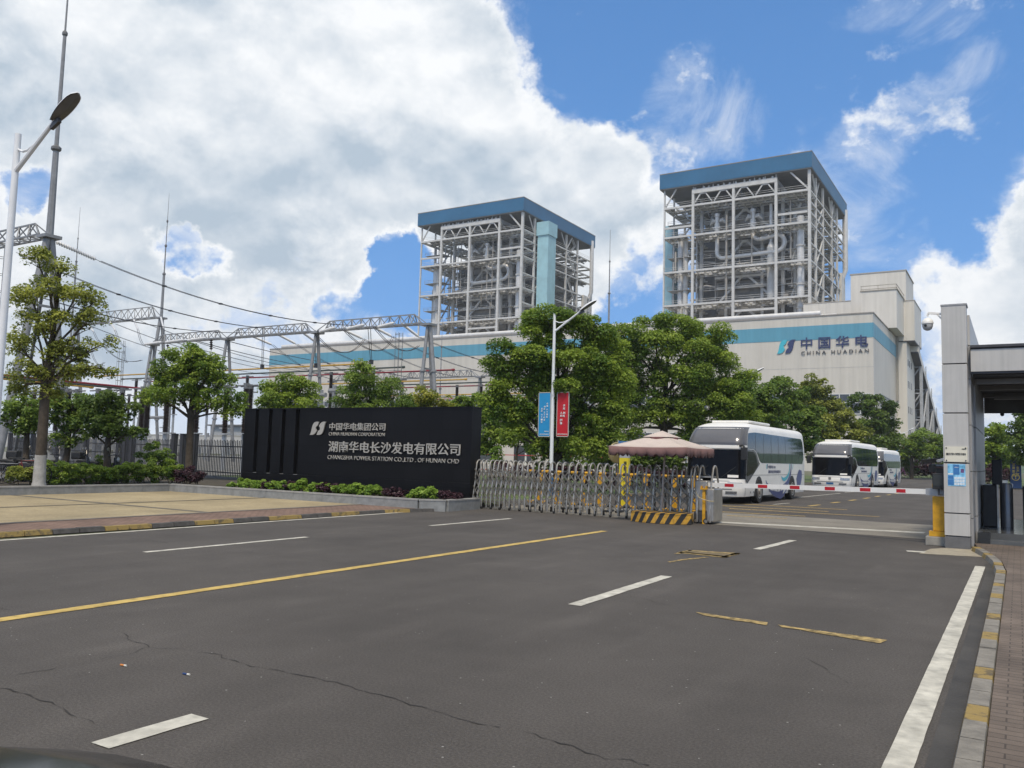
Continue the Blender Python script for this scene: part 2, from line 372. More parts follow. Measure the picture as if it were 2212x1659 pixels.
def tree(name, label, base, lobes, leaves, lsize, ma, seed, trunk_r=.16, fork=None, bark=None, cl=0.42, dens=1.0, group=None, limewash=0.0, twigs=14, crownpart='crown', depth=1.0, cat='tree', droop=.35, tintmid=.42):
    rg = random.Random(seed); base = Vector(base)
    root = thing(name, label, cat, base, group)
    loc = [(c - base, a, b) for c, a, b in lobes]
    clumps = []
    for c, a, b in loc:
        nsub = max(5, int(9 * dens * (a * b) / (cl * cl) * 0.43))
        lt = rg.uniform(-.12, .12)
        for _ in range(nsub):
            d = Vector((rg.gauss(0, 1), rg.gauss(0, 1), rg.gauss(0, 1))).normalized()
            k = rg.uniform(.45, 1.0) ** .5
            pc = c + Vector((d.x * a * k * .92, d.y * a * k * .92, d.z * b * k * .92))
            clumps.append((pc, cl * rg.uniform(.6, 1.25), min(1, max(0, tintmid + lt + rg.gauss(0, .21)))))
    leaf_mesh(crownpart, clumps, leaves, lsize, seed, ma, root, droop)
    tb = MB()
    zc = sum(c.z for c, _, _ in loc) / len(loc); xc = Vector((sum(c.x for c, _, _ in loc) / len(loc), sum(c.y for c, _, _ in loc) / len(loc), 0))
    zlow = min(c.z - b for c, a, b in loc)
    fk = Vector(fork) - base if fork is not None else Vector((xc.x * .15, xc.y * .15, max(.6, zlow * .9 if zlow > 1 else zc * .35)))
    top = Vector((xc.x * .8, xc.y * .8, max(c.z for c, _, _ in loc)))
    r1 = trunk_r * .72
    bm_ = [bark or BARK, LIME]
    if limewash > 0:
        pl = Vector((0, 0, 0)).lerp(fk, min(.95, limewash / max(.1, fk.z)))
        lm = MB(); lm.tube([(0, 0, -.05), (0, 0, .15), pl], [trunk_r * 1.45, trunk_r * 1.18, trunk_r * 1.03], 12); part('limewash_band', lm, LIME, root, smooth=True)
        tb.tube([pl, pl.lerp(fk, .5) + Vector((.03, 0, 0)), fk], [trunk_r, trunk_r * .92, trunk_r * .85], 10)
    else:
        tb.tube([(0, 0, -.05), (0, 0, .2), fk * .5 + Vector((rg.uniform(-.06, .06), 0, 0)), fk], [trunk_r * 1.5, trunk_r * 1.12, trunk_r, trunk_r * .9], 10)
    mid = fk.lerp(top, .5) + Vector((rg.uniform(-.1, .1), rg.uniform(-.1, .1), 0))
    tb.tube([fk, mid, top], [trunk_r * .85, trunk_r * .45, .02], 8)
    for c, a, b in loc:
        t = min(.9, max(0.0, (c.z - fk.z) / max(.3, (top.z - fk.z)) - .45)); st = fk.lerp(mid, min(1, t * 2)) if t < .5 else mid.lerp(top, (t - .5) * 2)
        rr = trunk_r * (.42 - .2 * t) * min(1.2, .6 + a / 3); pts = limb(tb, st, c, rr, .022, rg)
        for _ in range(max(1, int(twigs / len(loc)) + 1)):
            q = c + Vector((rg.uniform(-a, a) * .8, rg.uniform(-a, a) * .8, rg.uniform(-b, b) * .7)); limb(tb, pts[rg.randint(2, 4)], q, max(.015, rr * .4), .008, rg, 3, .08, 5)
    part('trunk', tb, bark or BARK, root, smooth=True)
    return root
def shrub(label, base, rx, ry, rz, leaves, lsize, ma, seed, name='shrub', group=None, cl=.16, cat='shrub'):
    rg = random.Random(seed); base = Vector(base); root = thing(name, label, cat, base, group)
    cls = []; n = max(10, int(rx * ry / (cl * cl) * 2.2))
    sb = MB()
    for i in range(n):
        a = rg.uniform(0, 2 * PI); k = math.sqrt(rg.random()); h = rg.uniform(.2, 1.0) * (1 - .45 * k * k) * (rg.uniform(1.05, 1.28) if rg.random() < .13 else 1)
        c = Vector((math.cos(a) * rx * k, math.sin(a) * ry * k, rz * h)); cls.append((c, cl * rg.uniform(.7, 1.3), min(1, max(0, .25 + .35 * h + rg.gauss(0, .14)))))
        if i % 3 == 0: limb(sb, (c.x * .3, c.y * .3, -.02), c, .012, .004, rg, 3, .1, 5)
    leaf_mesh('foliage', cls, leaves, lsize, seed, ma, root, .0)
    part('stems', sb, BARK, root)
    return root
# ------------------------------------------------------------------ ground, road, pavements
def sheet(name, poly, z, ma, kind='structure'):
    b = MB(); b.add([(x, y, z) for x, y in poly], [tuple(range(len(poly)))]); o = b.build(name, ma); return struct(o, kind)
GROUND = mat('ground_soil', (.075, .085, .045), .95, var=.4, vscale=.25, col2=(.12, .12, .075), bump=.4, bscale=8)
ASPH = mat('asphalt', (.087, .0785, .071), .88, var=.16, vscale=.35, spec=.25, bump=.55, bscale=160)
t, b_ = nodes(ASPH)
def speckle(m, scale, amount, lo=.45, hi=.75, st=None):
    t, b = nodes(m); src = b.inputs['Base Color'].links[0].from_socket
    tcn = [n for n in t.nodes if n.type == 'TEX_COORD'][0]
    n = t.nodes.new('ShaderNodeTexNoise'); n.inputs['Scale'].default_value = scale; n.inputs['Detail'].default_value = 3
    if st:
        mp = t.nodes.new('ShaderNodeMapping'); mp.inputs['Scale'].default_value = st; t.links.new(tcn.outputs['Object'], mp.inputs[0]); t.links.new(mp.outputs[0], n.inputs['Vector'])
    else: t.links.new(tcn.outputs['Object'], n.inputs['Vector'])
    mr = t.nodes.new('ShaderNodeMapRange'); mr.inputs[1].default_value = lo; mr.inputs[2].default_value = hi; mr.inputs[3].default_value = 1 - amount; mr.inputs[4].default_value = 1 + amount; mr.clamp = True
    t.links.new(n.outputs[0], mr.inputs[0])
    mm = t.nodes.new('ShaderNodeVectorMath'); mm.operation = 'SCALE'; t.links.new(src, mm.inputs[0]); t.links.new(mr.outputs[0], mm.inputs['Scale']); t.links.new(mm.outputs[0], b.inputs['Base Color'])
speckle(ASPH, 55, .20, .35, .65); speckle(ASPH, 1.3, .06, .3, .7); speckle(ASPH, .9, .08, .32, .68, (1, .05, 1)); speckle(ASPH, 3.5, .06, .55, .72, (.6, .16, 1)); speckle(ASPH, .22, .07, .35, .65); speckle(ASPH, 150, .22, .3, .7)
def pebbles(m, scale, thr, col):
    t, b = nodes(m); src = b.inputs['Base Color'].links[0].from_socket
    tcn = [n for n in t.nodes if n.type == 'TEX_COORD'][0]
    v = t.nodes.new('ShaderNodeTexVoronoi'); v.inputs['Scale'].default_value = scale; t.links.new(tcn.outputs['Object'], v.inputs['Vector'])
    sp = t.nodes.new('ShaderNodeSeparateColor'); t.links.new(v.outputs['Color'], sp.inputs[0])
    c1 = t.nodes.new('ShaderNodeMath'); c1.operation = 'LESS_THAN'; t.links.new(v.outputs['Distance'], c1.inputs[0]); c1.inputs[1].default_value = .22
    c2 = t.nodes.new('ShaderNodeMath'); c2.operation = 'GREATER_THAN'; t.links.new(sp.outputs[0], c2.inputs[0]); c2.inputs[1].default_value = thr
    c3 = t.nodes.new('ShaderNodeMath'); c3.operation = 'MULTIPLY'; t.links.new(c1.outputs[0], c3.inputs[0]); t.links.new(c2.outputs[0], c3.inputs[1])
    mx = t.nodes.new('ShaderNodeMix'); mx.data_type = 'RGBA'; t.links.new(c3.outputs[0], mx.inputs[0]); t.links.new(src, mx.inputs[6]); mx.inputs[7].default_value = (*col, 1); t.links.new(mx.outputs[2], b.inputs['Base Color'])
pebbles(ASPH, 30, .993, (.30, .29, .27))
sheet('ground', [(-900, -300), (900, -300), (900, 1500), (-900, 1500)], -0.02, GROUND)
sheet('road', [(-15.35, -60), (-.3, -60), (-.3, 15.8), (-.55, 19), (-.9, 22), (-.9, 27), (40, 27), (40, 82), (-4, 84), (-6, 112), (-9, 125), (-14.6, 121), (-14.9, 22.2), (-15.0, 19.8)], 0.0, ASPH)
GRASS = mat('lawn_ground', (.055, .085, .028), .95, var=.4, vscale=.8, col2=(.09, .12, .04), bump=.5, bscale=20)
sheet('lawn', [(-60, 22.6), (-15.1, 22.6), (-15.0, 120), (-60, 120)], 0.05, GRASS)
GRAV = mat('gravel_yard', (.20, .195, .18), .95, var=.25, vscale=1.5, bump=.4, bscale=30)
sheet('gravel_yard', [(-140, 33), (-40, 28), (-40, 150), (-140, 150)], 0.07, GRAV)
APR = mat('gate_apron_concrete', (.22, .20, .165), .9, var=.2, vscale=.9, bump=.3, bscale=60)
speckle(APR, 40, .2)
sheet('gate_apron', [(-14.6, 22.3), (-1.75, 22.0), (-1.75, 27.4), (-14.6, 27.6)], 0.004, APR)
sheet('concrete_patch', [tuple(ground(*p).xy) for p in ((1985, 1196), (2010, 1186), (2045, 1184), (2100, 1184), (2125, 1193), (2132, 1204), (2070, 1201))], 0.005, mat('pale_concrete', (.30, .265, .20), .9, var=.25, vscale=6))
# plaza left: tan paving with grey bands, brick strip, kerb
TAN = mat('plaza_paving', (.31, .25, .145), .85, var=.13, vscale=.5, col2=(.36, .29, .17), bump=.3, bscale=60)
speckle(TAN, 18, .13); speckle(TAN, .7, .10, .3, .7)
BRICKP = mat('brick_paving', (.21, .135, .10), .9, var=.25, vscale=1.2, bump=.3, bscale=50)
def brick_pattern(m, sx, sy, w, h, mortar):
    t, b = nodes(m); src = b.inputs['Base Color'].links[0].from_socket
    tcn = [n for n in t.nodes if n.type == 'TEX_COORD'][0]
    br = t.nodes.new('ShaderNodeTexBrick'); br.inputs['Scale'].default_value = 1.0; br.inputs['Brick Width'].default_value = w; br.inputs['Row Height'].default_value = h
    br.inputs['Mortar Size'].default_value = mortar; br.inputs['Color1'].default_value = (1, 1, 1, 1); br.inputs['Color2'].default_value = (.82, .82, .82, 1); br.inputs['Mortar'].default_value = (.45, .45, .45, 1)
    mp = t.nodes.new('ShaderNodeMapping'); mp.inputs['Rotation'].default_value = (sx, sy, 0); t.links.new(tcn.outputs['Object'], mp.inputs[0]); t.links.new(mp.outputs[0], br.inputs['Vector'])
    mm = t.nodes.new('ShaderNodeVectorMath'); mm.operation = 'MULTIPLY'; t.links.new(src, mm.inputs[0]); t.links.new(br.outputs[0], mm.inputs[1]); t.links.new(mm.outputs[0], b.inputs['Base Color'])
brick_pattern(BRICKP, 0, 0, .22, .11, .012)
PZ = 0.075
sheet('brick_strip', [(-17.35, -60), (-15.6, -60), (-15.6, 8), (-15.3, 19.4), (-14.9, 19.9), (-17.3, 19.9)], PZ, BRICKP)
sheet('plaza', [(-27, -60), (-17.35, -60), (-17.3, 19.8), (-26.3, 19.7)], PZ, TAN)
BAND = mat('plaza_band', (.125, .11, .085), .9, var=.25, vscale=2)
def strip(name, p, q, w, z, ma):
    p, q = Vector((p[0], p[1], 0)), Vector((q[0], q[1], 0)); n = (q - p).normalized(); n = Vector((-n.y, n.x, 0)) * (w / 2)
    return sheet(name, [(p - n).xy, (q - n).xy, (q + n).xy, (p + n).xy], z, ma)
for k, yy in enumerate((-4.6, 4.7, 14.0)): strip('plaza_band', (-26.8, yy), (-17.4, yy), .22, PZ + .004, BAND)
strip('plaza_band', (-22.0, -55), (-21.4, 19.6), .16, PZ + .008, BAND)
strip('plaza_band', (-17.33, -55), (-17.28, 19.8), .22, PZ + .008, mat('plaza_edge', (.15, .13, .11), .9, var=.3, vscale=3))
# kerbs: concrete blocks, some painted yellow
KY = mat('kerb_yellow', (.12, .095, .06), .8, var=.2, vscale=5, col2=(.22, .155, .05), bump=.4)
KY.node_tree.nodes['Color Ramp'].color_ramp.elements[0].position = .40; KY.node_tree.nodes['Color Ramp'].color_ramp.elements[1].position = .50
KD = mat('kerb_dark', (.075, .07, .065), .85, var=.35, vscale=6, bump=.4)
KG = mat('kerb_grey', (.19, .175, .15), .85, var=.3, vscale=6, bump=.4)
def kerb(name, path, w, z, blk, dark, pat):
    b = MB(); i = 0
    for (p, q) in zip(path[:-1], path[1:]):
        p, q = Vector((*p, 0)), Vector((*q, 0)); L = (q - p).length; n = max(1, round(L / blk)); d = (q - p) / L; s = Vector((-d.y, d.x, 0)) * (w / 2)
        for j in range(n):
            a, e = p + d * (L * j / n + .008), p + d * (L * (j + 1) / n - .008); k = pat[i % len(pat)]; i += 1
            hz = z + random.uniform(-.006, .006); c = s * .75
            b.add([a - s, a + s, e + s, e - s, a - c + Vector((0, 0, hz)), a + c + Vector((0, 0, hz)), e + c + Vector((0, 0, hz)), e - c + Vector((0, 0, hz))],
                  [(4, 5, 6, 7), (0, 1, 5, 4), (2, 3, 7, 6), (1, 2, 6, 5), (3, 0, 4, 7)], k)
    o = b.build(name, [dark, KY]); struct(o)
kerb('kerb', [(-15.62, -30), (-15.58, 8), (-15.2, 18.2), (-14.75, 19.9)], .22, PZ + .012, .5, KD, [1, 1, 0, 0])
kerb('kerb', [(-.27, -6), (-.27, 15.6), (-.36, 17.2), (-.55, 18.6), (-.78, 19.75)], .17, PZ + .012, .42, KG, [0, 1, 0, 0, 1, 0, 0])
SIDE = mat('sidewalk_brick', (.155, .122, .098), .9, var=.22, vscale=1.0, bump=.35, bscale=60)
brick_pattern(SIDE, 0, 0, .20, .10, .006); speckle(SIDE, 3, .15)
sheet('sidewalk', [(-.2, -10), (9, -10), (9, 20.9), (-.85, 20.9), (-.74, 19.8), (-.5, 18.7), (-.28, 17.2), (-.19, 15.6)], PZ, SIDE)
sheet('far_verge', [(-3.4, 84.8), (40, 82.8), (40, 112), (-4.5, 112)], .12, GRASS)
kerb('kerb', [(-4.2, 112), (-3.5, 86.5), (-2.6, 85), (16, 83.6)], .2, .15, 1.0, KG, [0])
sheet('far_verge', [(-15, 121.5), (-9, 125.5), (-6, 113), (-4.2, 112.5), (6, 112.5), (6, 170), (-15, 170)], .12, GRASS)
kerb('kerb', [(-15, 121.2), (-9, 125.2), (-6, 112.6)], .2, .15, 1.0, KG, [0])
kerb('kerb', [(-14.95, 24), (-14.75, 120.5)], .2, .14, 1.0, KG, [0])
sheet('gutter', [(-.49, -4), (-.36, -4), (-.36, 15.8), (-.46, 17.4), (-.55, 17.4), (-.49, 16)], .0035, mat('gutter_damp', (.055, .050, .043), .7, var=.3, vscale=1.5, bump=.3))
# painted markings
PW = mat('marking_white', (.38, .365, .315), .8, var=.16, vscale=3, col2=(.45, .43, .37), bump=.3, bscale=80); speckle(PW, 9, .18, .25, .6)
PY_ = mat('marking_yellow', (.42, .30, .09), .8, var=.22, vscale=2.5, bump=.3, bscale=80); speckle(PY_, 9, .2, .25, .6)
PF = mat('marking_worn', (.19, .145, .065), .85, var=.3, vscale=9, col2=(.28, .20, .075)); speckle(PF, 14, .45, .35, .6)
MZ = 0.006
def mark(name, pts, ma, z=MZ, rough=.007):
    """a painted polygon whose long edges are slightly ragged"""
    a, b, c, d = [Vector((p[0], p[1], 0)) for p in pts]; n = max(2, int((b - a).length / .18)); vs = []
    for i in range(n + 1):
        t = i / n; e = (d - a).normalized() * rough
        vs.append(a.lerp(b, t) + e * random.uniform(-1, 1) + Vector((0, 0, z))); vs.append(d.lerp(c, t) + e * random.uniform(-1, 1) + Vector((0, 0, z)))
    m = MB(); m.add(vs, [(2 * i, 2 * i + 2, 2 * i + 3, 2 * i + 1) for i in range(n)]); return struct(m.build(name, ma))
def line_y(name, X, y0, y1, w, ma, X2=None, rough=.007):
    X2 = X if X2 is None else X2; return mark(name, [(X - w / 2, y0), (X2 - w / 2, y1), (X2 + w / 2, y1), (X + w / 2, y0)], ma, rough=rough)
line_y('centre_line', -8.47, -20, 17.9, .17, PY_, -8.27)
line_y('edge_line', -15.04, -20, 18.8, .14, PW, -14.98)
def px_line(x0, y0, x1, y1, w, X=None):
    p, q = ground(x0, y0), ground(x1, y1); return mark('lane_line', [(p.x - w / 2, p.y), (q.x - w / 2, q.y), (q.x + w / 2, q.y), (p.x + w / 2, p.y)], PW)
px_line(312, 1193.5, 663, 1160.5, .14); px_line(930, 1136, 1103, 1120.5, .14); line_y('lane_line', -11.95, -9, -3, .14, PW)
px_line(215, 1612, 432, 1549, .17); px_line(1240, 1308, 1440, 1245, .17); px_line(1635, 1187, 1713, 1167.5, .17); line_y('lane_line', -4.5, -6, -2, .15, PW)
line_y('edge_line', -.63, -3, 16.75, .155, PW, -.60, .002)
def px_quad(pts, ma, name='road_marking', rough=.007): return mark(name, [ground(*p).xy for p in pts], ma, rough=rough)
px_quad([(1500, 1322), (1660, 1346), (1657, 1352), (1520, 1330)], PF, rough=.03)
px_quad([(1680, 1350), (1915, 1383), (1900, 1390), (1688, 1355.5)], PF, rough=.03)
px_quad([(1487, 1188.5), (1600, 1195.5), (1596, 1197.8), (1485, 1190.3)], PF, rough=.02)
px_quad([(1462, 1194.5), (1568, 1205.5), (1577, 1203), (1470, 1191.8)], PF, rough=.02)
px_quad([(1487, 1188.5), (1455, 1196.5), (1466, 1197.5), (1497, 1189.2)], PF, rough=.02); px_quad([(1600, 1195.5), (1566, 1205.5), (1556, 1204.6), (1588, 1194.6)], PF, rough=.02)
px_quad([(1489, 1190.4), (1594, 1197.6), (1563, 1203.2), (1472, 1193.8)], mat('marking_ghost', (.15, .115, .062), .88, var=.3, vscale=7), rough=.02); px_quad([(1440, 1213.5), (1520, 1203.5), (1530, 1204.5), (1446, 1215)], PF, rough=.03)
px_quad([(1957, 1189.5), (2001, 1191.5), (1996, 1194.5), (1960, 1192)], PW)
for y_, a_, b_2 in ((1086, 1560, 1830), (1092, 1560, 1790), (1098, 1575, 1900), (1105, 1560, 1740), (1113, 1570, 1700)):
    px_quad([(a_, y_), (b_2, y_ + (b_2 - a_) * .055), (b_2, y_ + (b_2 - a_) * .055 + 1.1), (a_, y_ + 1.4)], PF, rough=.02)
px_quad([(1555, 1127), (2000, 1150), (1995, 1152.5), (1555, 1129.5)], PW)
c6_ = crop(2600, 1600, 2.458)
for (x0, y0, x1, y1) in ((975, 873, 1125, 860), (1215, 806, 1615, 766), (1655, 758, 1740, 752)): 
    p, q = ground(*c6_(x0, y0)), ground(*c6_(x1, y1)); mark('lane_line', [(p.x - .06, p.y), (q.x - .06, q.y), (q.x + .06, q.y), (p.x + .06, p.y)], PW)
for (x0, y0, x1, y1) in ((1315, 888, 1415, 876), (1530, 858, 1605, 850), (1700, 836, 1760, 828), (1835, 816, 1890, 809), (1950, 798, 1990, 792), (2060, 783, 2090, 779), (2140, 770, 2170, 766)):
    p, q = ground(*c6_(x0, y0)), ground(*c6_(x1, y1)); mark('centre_line', [(p.x - .09, p.y), (q.x - .09, q.y), (q.x + .09, q.y), (p.x + .09, p.y)], PY_)
# cracks: thin open joints in the asphalt, as narrow dark ribbons
CRK = mat('crack', (.034, .031, .028), .95, var=.4, vscale=8)
def crack(pts, w, seed):
    rg = random.Random(seed); g = [ground(*p) for p in pts]; m = MB(); vs = []
    for a, b in zip(g[:-1], g[1:]):
        n = max(3, int((b - a).length / .07)); s = Vector((-(b - a).y, (b - a).x, 0)).normalized(); dx = 0
        for i in range(n):
            dx += rg.gauss(0, .016) - dx * .12; p = a.lerp(b, i / n) + s * dx; ww = w * rg.choice((.05, .15, .4, .7, 1, .5)) * .33
            vs += [(p.x - s.x * ww, p.y - s.y * ww, .0045), (p.x + s.x * ww, p.y + s.y * ww, .0045)]
    m.add(vs, [(2 * i, 2 * i + 2, 2 * i + 3, 2 * i + 1) for i in range(len(vs) // 2 - 1)]); struct(m.build('road_crack', CRK))
k2 = 1.0 / 1.115
def F7(x, y): return (x / 2.0, 1115 + y / 2.0)
crack([F7(*p) for p in ((840, 590), (960, 612), (1090, 650), (1240, 680), (1400, 715), (1540, 750), (1700, 790), (1830, 822), (2000, 875), (2205, 920))] + [(2060, 1610), (2140, 1659)][:0], .022, 1)
crack([(1106 + x / 2.0, 1115 + y / 2.0) for x, y in ((0, 925), (120, 962), (290, 1010), (400, 1045), (520, 1052), (640, 1085))], .022, 2)
crack([F7(*p) for p in ((0, 745), (90, 765), (170, 800), (270, 830), (390, 875), (460, 905))], .02, 3)
crack([F7(*p) for p in ((80, 685), (220, 665), (380, 632), (520, 605), (650, 565), (560, 520), (460, 485))], .016, 4)
crack([F7(*p) for p in ((0, 395), (90, 408), (170, 415))], .02, 5)
crack([F7(*p) for p in ((1050, 155), (1250, 178), (1430, 195), (1530, 210))], .016, 6)
crack([F7(*p) for p in ((650, 565), (760, 575), (860, 592))], .010, 17)
crack([F7(*p) for p in ((390, 80), (560, 95), (740, 118))], .02, 7)
crack([(1106 + x / 2.0, 1115 + y / 2.0) for x, y in ((0, 275), (150, 292), (330, 318), (520, 345), (720, 390))], .012, 8)
crack([(1106 + x / 2.0, 1115 + y / 2.0) for x, y in ((1265, 610), (1360, 660), (1470, 735))], .010, 9)
crack([F7(*p) for p in ((1660, 45), (1850, 60), (2100, 75))], .014, 10)
for i, (px, py, c2, ln) in enumerate(((262, 1438.5, (.55, .2, .05), .055), (397, 1457.5, (.02, .05, .16), .06))):
    g = ground(px, py); m = MB(); m.tube([(-.01, 0, .008), (ln * .55, .004, .008)], .007, 7, 0); m.tube([(ln * .55, .004, .008), (ln, .006, .008)], .0072, 7, 1)
    o = m.build('cigarette_butt', [mat('butt%d' % i, c2, .8), mat('butt_paper', (.6, .58, .52), .8)]); o.location = g
    tag(o, ('orange tipped cigarette butt lying on the asphalt' if i == 0 else 'dark blue tipped cigarette butt lying on the asphalt'), 'litter')
# hills beyond
def hill(name, pts, Y, dep, ma):
    b = MB(); n = len(pts); vs = []
    for x, z in pts: vs += [(x, Y, -1), (x, Y + dep * .3, z * .7), (x, Y + dep, z)]
    b.add(vs, [(3 * i + k, 3 * i + 3 + k, 3 * i + 4 + k, 3 * i + 1 + k) for i in range(n - 1) for k in (0, 1)]); struct(b.build(name, ma, smooth=True))
HILLM = mat('hill_wood', (.06, .095, .06), .95, var=.35, vscale=.12, col2=(.10, .14, .09), bump=1.0, bscale=.4)
rg = random.Random(3)
hill('hills', [(x, 9 + 5 * math.sin(x * .013) + 3 * math.sin(x * .05 + 1) + rg.uniform(-.6, .6)) for x in range(-1400, -150, 8)], 520, 60, HILLM)
hill('hills', [(x, 8 + 3 * math.sin(x * .02) + rg.uniform(-.6, .6)) for x in range(-60, 500, 8)], 420, 60, HILLM)
# ------------------------------------------------------------------ power station
def ribbed(name, col, pitch, var=.05, rough=.5):
    m = mat(name, col, rough, var=var, vscale=.12); t, b = nodes(m)
    tcn = [n for n in t.nodes if n.type == 'TEX_COORD'][0]
    sp = t.nodes.new('ShaderNodeSeparateXYZ'); t.links.new(tcn.outputs['Object'], sp.inputs[0])
    ad = t.nodes.new('ShaderNodeMath'); ad.operation = 'ADD'; t.links.new(sp.outputs[0], ad.inputs[0]); t.links.new(sp.outputs[1], ad.inputs[1])
    ml = t.nodes.new('ShaderNodeMath'); ml.operation = 'MULTIPLY'; t.links.new(ad.outputs[0], ml.inputs[0]); ml.inputs[1].default_value = 2 * PI / pitch
    sn = t.nodes.new('ShaderNodeMath'); sn.operation = 'SINE'; t.links.new(ml.outputs[0], sn.inputs[0])
    bp = t.nodes.new('ShaderNodeBump'); bp.inputs['Strength'].default_value = .22; bp.inputs['Distance'].default_value = .04; t.links.new(sn.outputs[0], bp.inputs['Height']); t.links.new(bp.outputs[0], b.inputs['Normal'])
    # rain streaks: noise stretched down the wall
    mp = t.nodes.new('ShaderNodeMapping'); mp.inputs['Scale'].default_value = (.55, .55, .035); t.links.new(tcn.outputs['Object'], mp.inputs[0])
    n = t.nodes.new('ShaderNodeTexNoise'); n.inputs['Scale'].default_value = 1.6; n.inputs['Detail'].default_value = 5; t.links.new(mp.outputs[0], n.inputs['Vector'])
    mr = t.nodes.new('ShaderNodeMapRange'); mr.inputs[1].default_value = .35; mr.inputs[2].default_value = .7; mr.inputs[3].default_value = 1.03; mr.inputs[4].default_value = .90; t.links.new(n.outputs[0], mr.inputs[0])
    src = b.inputs['Base Color'].links[0].from_socket; mm = t.nodes.new('ShaderNodeVectorMath'); mm.operation = 'SCALE'; t.links.new(src, mm.inputs[0]); t.links.new(mr.outputs[0], mm.inputs['Scale']); t.links.new(mm.outputs[0], b.inputs['Base Color'])
    return m
HALLW = ribbed('hall_cladding', (.55, .515, .455), .9)
BUNKW = ribbed('bunker_cladding', (.60, .57, .51), .9)
STRIPE = ribbed('hall_stripe', (.10, .295, .40), .9)
WINF = mat('window_frame_white', (.6, .6, .58), .5)
WING = mat('window_glass_far', (.05, .055, .06), .12, var=.35, vscale=.3, spec=.7)
HY, HX0, HX1, HZ = 190.0, -209.0, -25.85, 34.1
hall = thing('turbine_hall', 'long pale turbine hall with a sky blue stripe and company lettering', 'building', (-117, 190, 0))
def H(name, mb, ma, smooth=False): return wpart(name, mb, ma, hall, smooth)
m = MB(); m.box((HX0, HY, 0), (HX1, 229, 28.95)); m.box((HX0, HY, 28.95), (HX1, 229, 32.1)); m.box((HX0, HY, 32.1), (HX1, 229, HZ)); H('wall', m, HALLW)
m = MB(); m.box((HX0 - .05, HY - .06, 28.95), (HX1 + .06, 229.0, 32.1)); H('stripe', m, STRIPE)
m = MB(); m.box((HX0 - .12, HY - .14, HZ), (HX1 + .14, 229, HZ + .28)); H('roof', m, mat('parapet_trim', (.25, .23, .21), .6))
m = MB()
for z in (8.0, 22.6): m.box((HX0, HY - .03, z), (HX1 + .03, HY - .002, z + .07))
H('wall_seam', m, mat('seam', (.42, .41, .39), .6))
m = MB(); m.tube([(-206, 192.5, 35.2), (-37, 192.5, 35.2)], .62, 10); m.tube([(-206, 194.5, 34.9), (-34, 194.5, 34.9)], .4, 8)
for x in range(-200, -38, 9): m.box((x - .15, 192.2, 34.38), (x + .15, 192.8, 34.7))
H('roof_pipe', m, PIPE, True)
def windows(name, x0, x1, z0, z1, n, y, mid=True):
    w = MB(); w.box((x0, y - .10, z0), (x1, y - .005, z1)); g = H(name, w, WING)
    f = MB()
    for i in range(n + 1):
        x = x0 + (x1 - x0) * i / n; f.box((x - .09, y - .16, z0), (x + .09, y - .101, z1))
    f.box((x0, y - .17, z0 - .15), (x1, y - .102, z0)); f.box((x0, y - .17, z1), (x1, y - .102, z1 + .15))
    if mid: f.box((x0, y - .15, (z0 + z1) * .5 + .2), (x1, y - .1035, (z0 + z1) * .5 + .38))
    l = hall.location; f.v = [(p[0] - l[0], p[1] - l[1], p[2] - l[2]) for p in f.v]
    o = f.build('frame', WINF); o.parent = g
windows('window', -56, -26.4, 12.6, 16.75, 14, HY); 
for k in range(5): windows('window', -205 + k * 29, -205 + k * 29 + 27, 12.6, 16.75, 14, HY)
for k in range(5): windows('window', -205 + k * 29, -205 + k * 29 + 27, 4.0, 8.0, 14, HY)
m = MB(); m.box((HX1 + .005, 198, 11.5), (HX1 + .10, 222, 17.3)); g = H('side_window', m, mat('side_louvre', (.40, .41, .41), .5))
m = MB()
for i in range(13): m.box((HX1 + .101, 198 + i * 2, 11.5), (HX1 + .16, 198.12 + i * 2, 17.3))
m.box((HX1 + .102, 198, 17.3), (HX1 + .22, 222.12, 17.5)); l = hall.location; m.v = [(p[0] - l[0], p[1] - l[1], p[2] - l[2]) for p in m.v]; o = m.build('frame', mat('louvre_frame', (.24, .24, .24), .5)); o.parent = g
# emblem of two leaning wave shapes
def emblem(o, r, u, w, h, dep, root, ma_l, ma_r, names=('emblem_left', 'emblem_right')):
    o, r, u = Vector(o), Vector(r).normalized(), Vector(u).normalized(); nn = r.cross(u)
    def bez(p, n=8):
        a, b, c, d = p; return [((1 - t) ** 3 * a[0] + 3 * (1 - t) ** 2 * t * b[0] + 3 * (1 - t) * t * t * c[0] + t ** 3 * d[0], (1 - t) ** 3 * a[1] + 3 * (1 - t) ** 2 * t * b[1] + 3 * (1 - t) * t * t * c[1] + t ** 3 * d[1]) for t in [i / n for i in range(n)]]
    half = []   # left half outline in a 1 x 1 box
    half += bez([(0, .02), (.14, .10), (.08, .72), (.27, .92)]); half += bez([(.27, .92), (.36, 1.0), (.46, .98), (.56, .97)])
    half += bez([(.56, .97), (.50, .80), (.50, .66), (.38, .62)]); half += bez([(.38, .62), (.36, .50), (.36, .42), (.44, .34)]); half += bez([(.44, .34), (.36, .10), (.26, .02), (.12, 0)])
    other = [(1 - x, 1 - y) for x, y in half]
    for nm, pl, ma in ((names[0], half, ma_l), (names[1], other, ma_r)):
        b = MB(); b.prism([o + r * (x * w) + u * (y * h) for x, y in pl][::-1], nn * dep); part(nm, b, ma, root)
c5_ = crop(2900, 1000, 2.765)
def hp(x, y, Y=HY - .10): return at_y(*c5_(x, y), Y) - hall.location
a = hp(305, 1028); b = hp(508, 870); emblem((a.x, a.y, a.z), (1, 0, 0), (0, 0, 1), b.x - a.x, b.z - a.z, .12, hall, AQUA, NAVY)
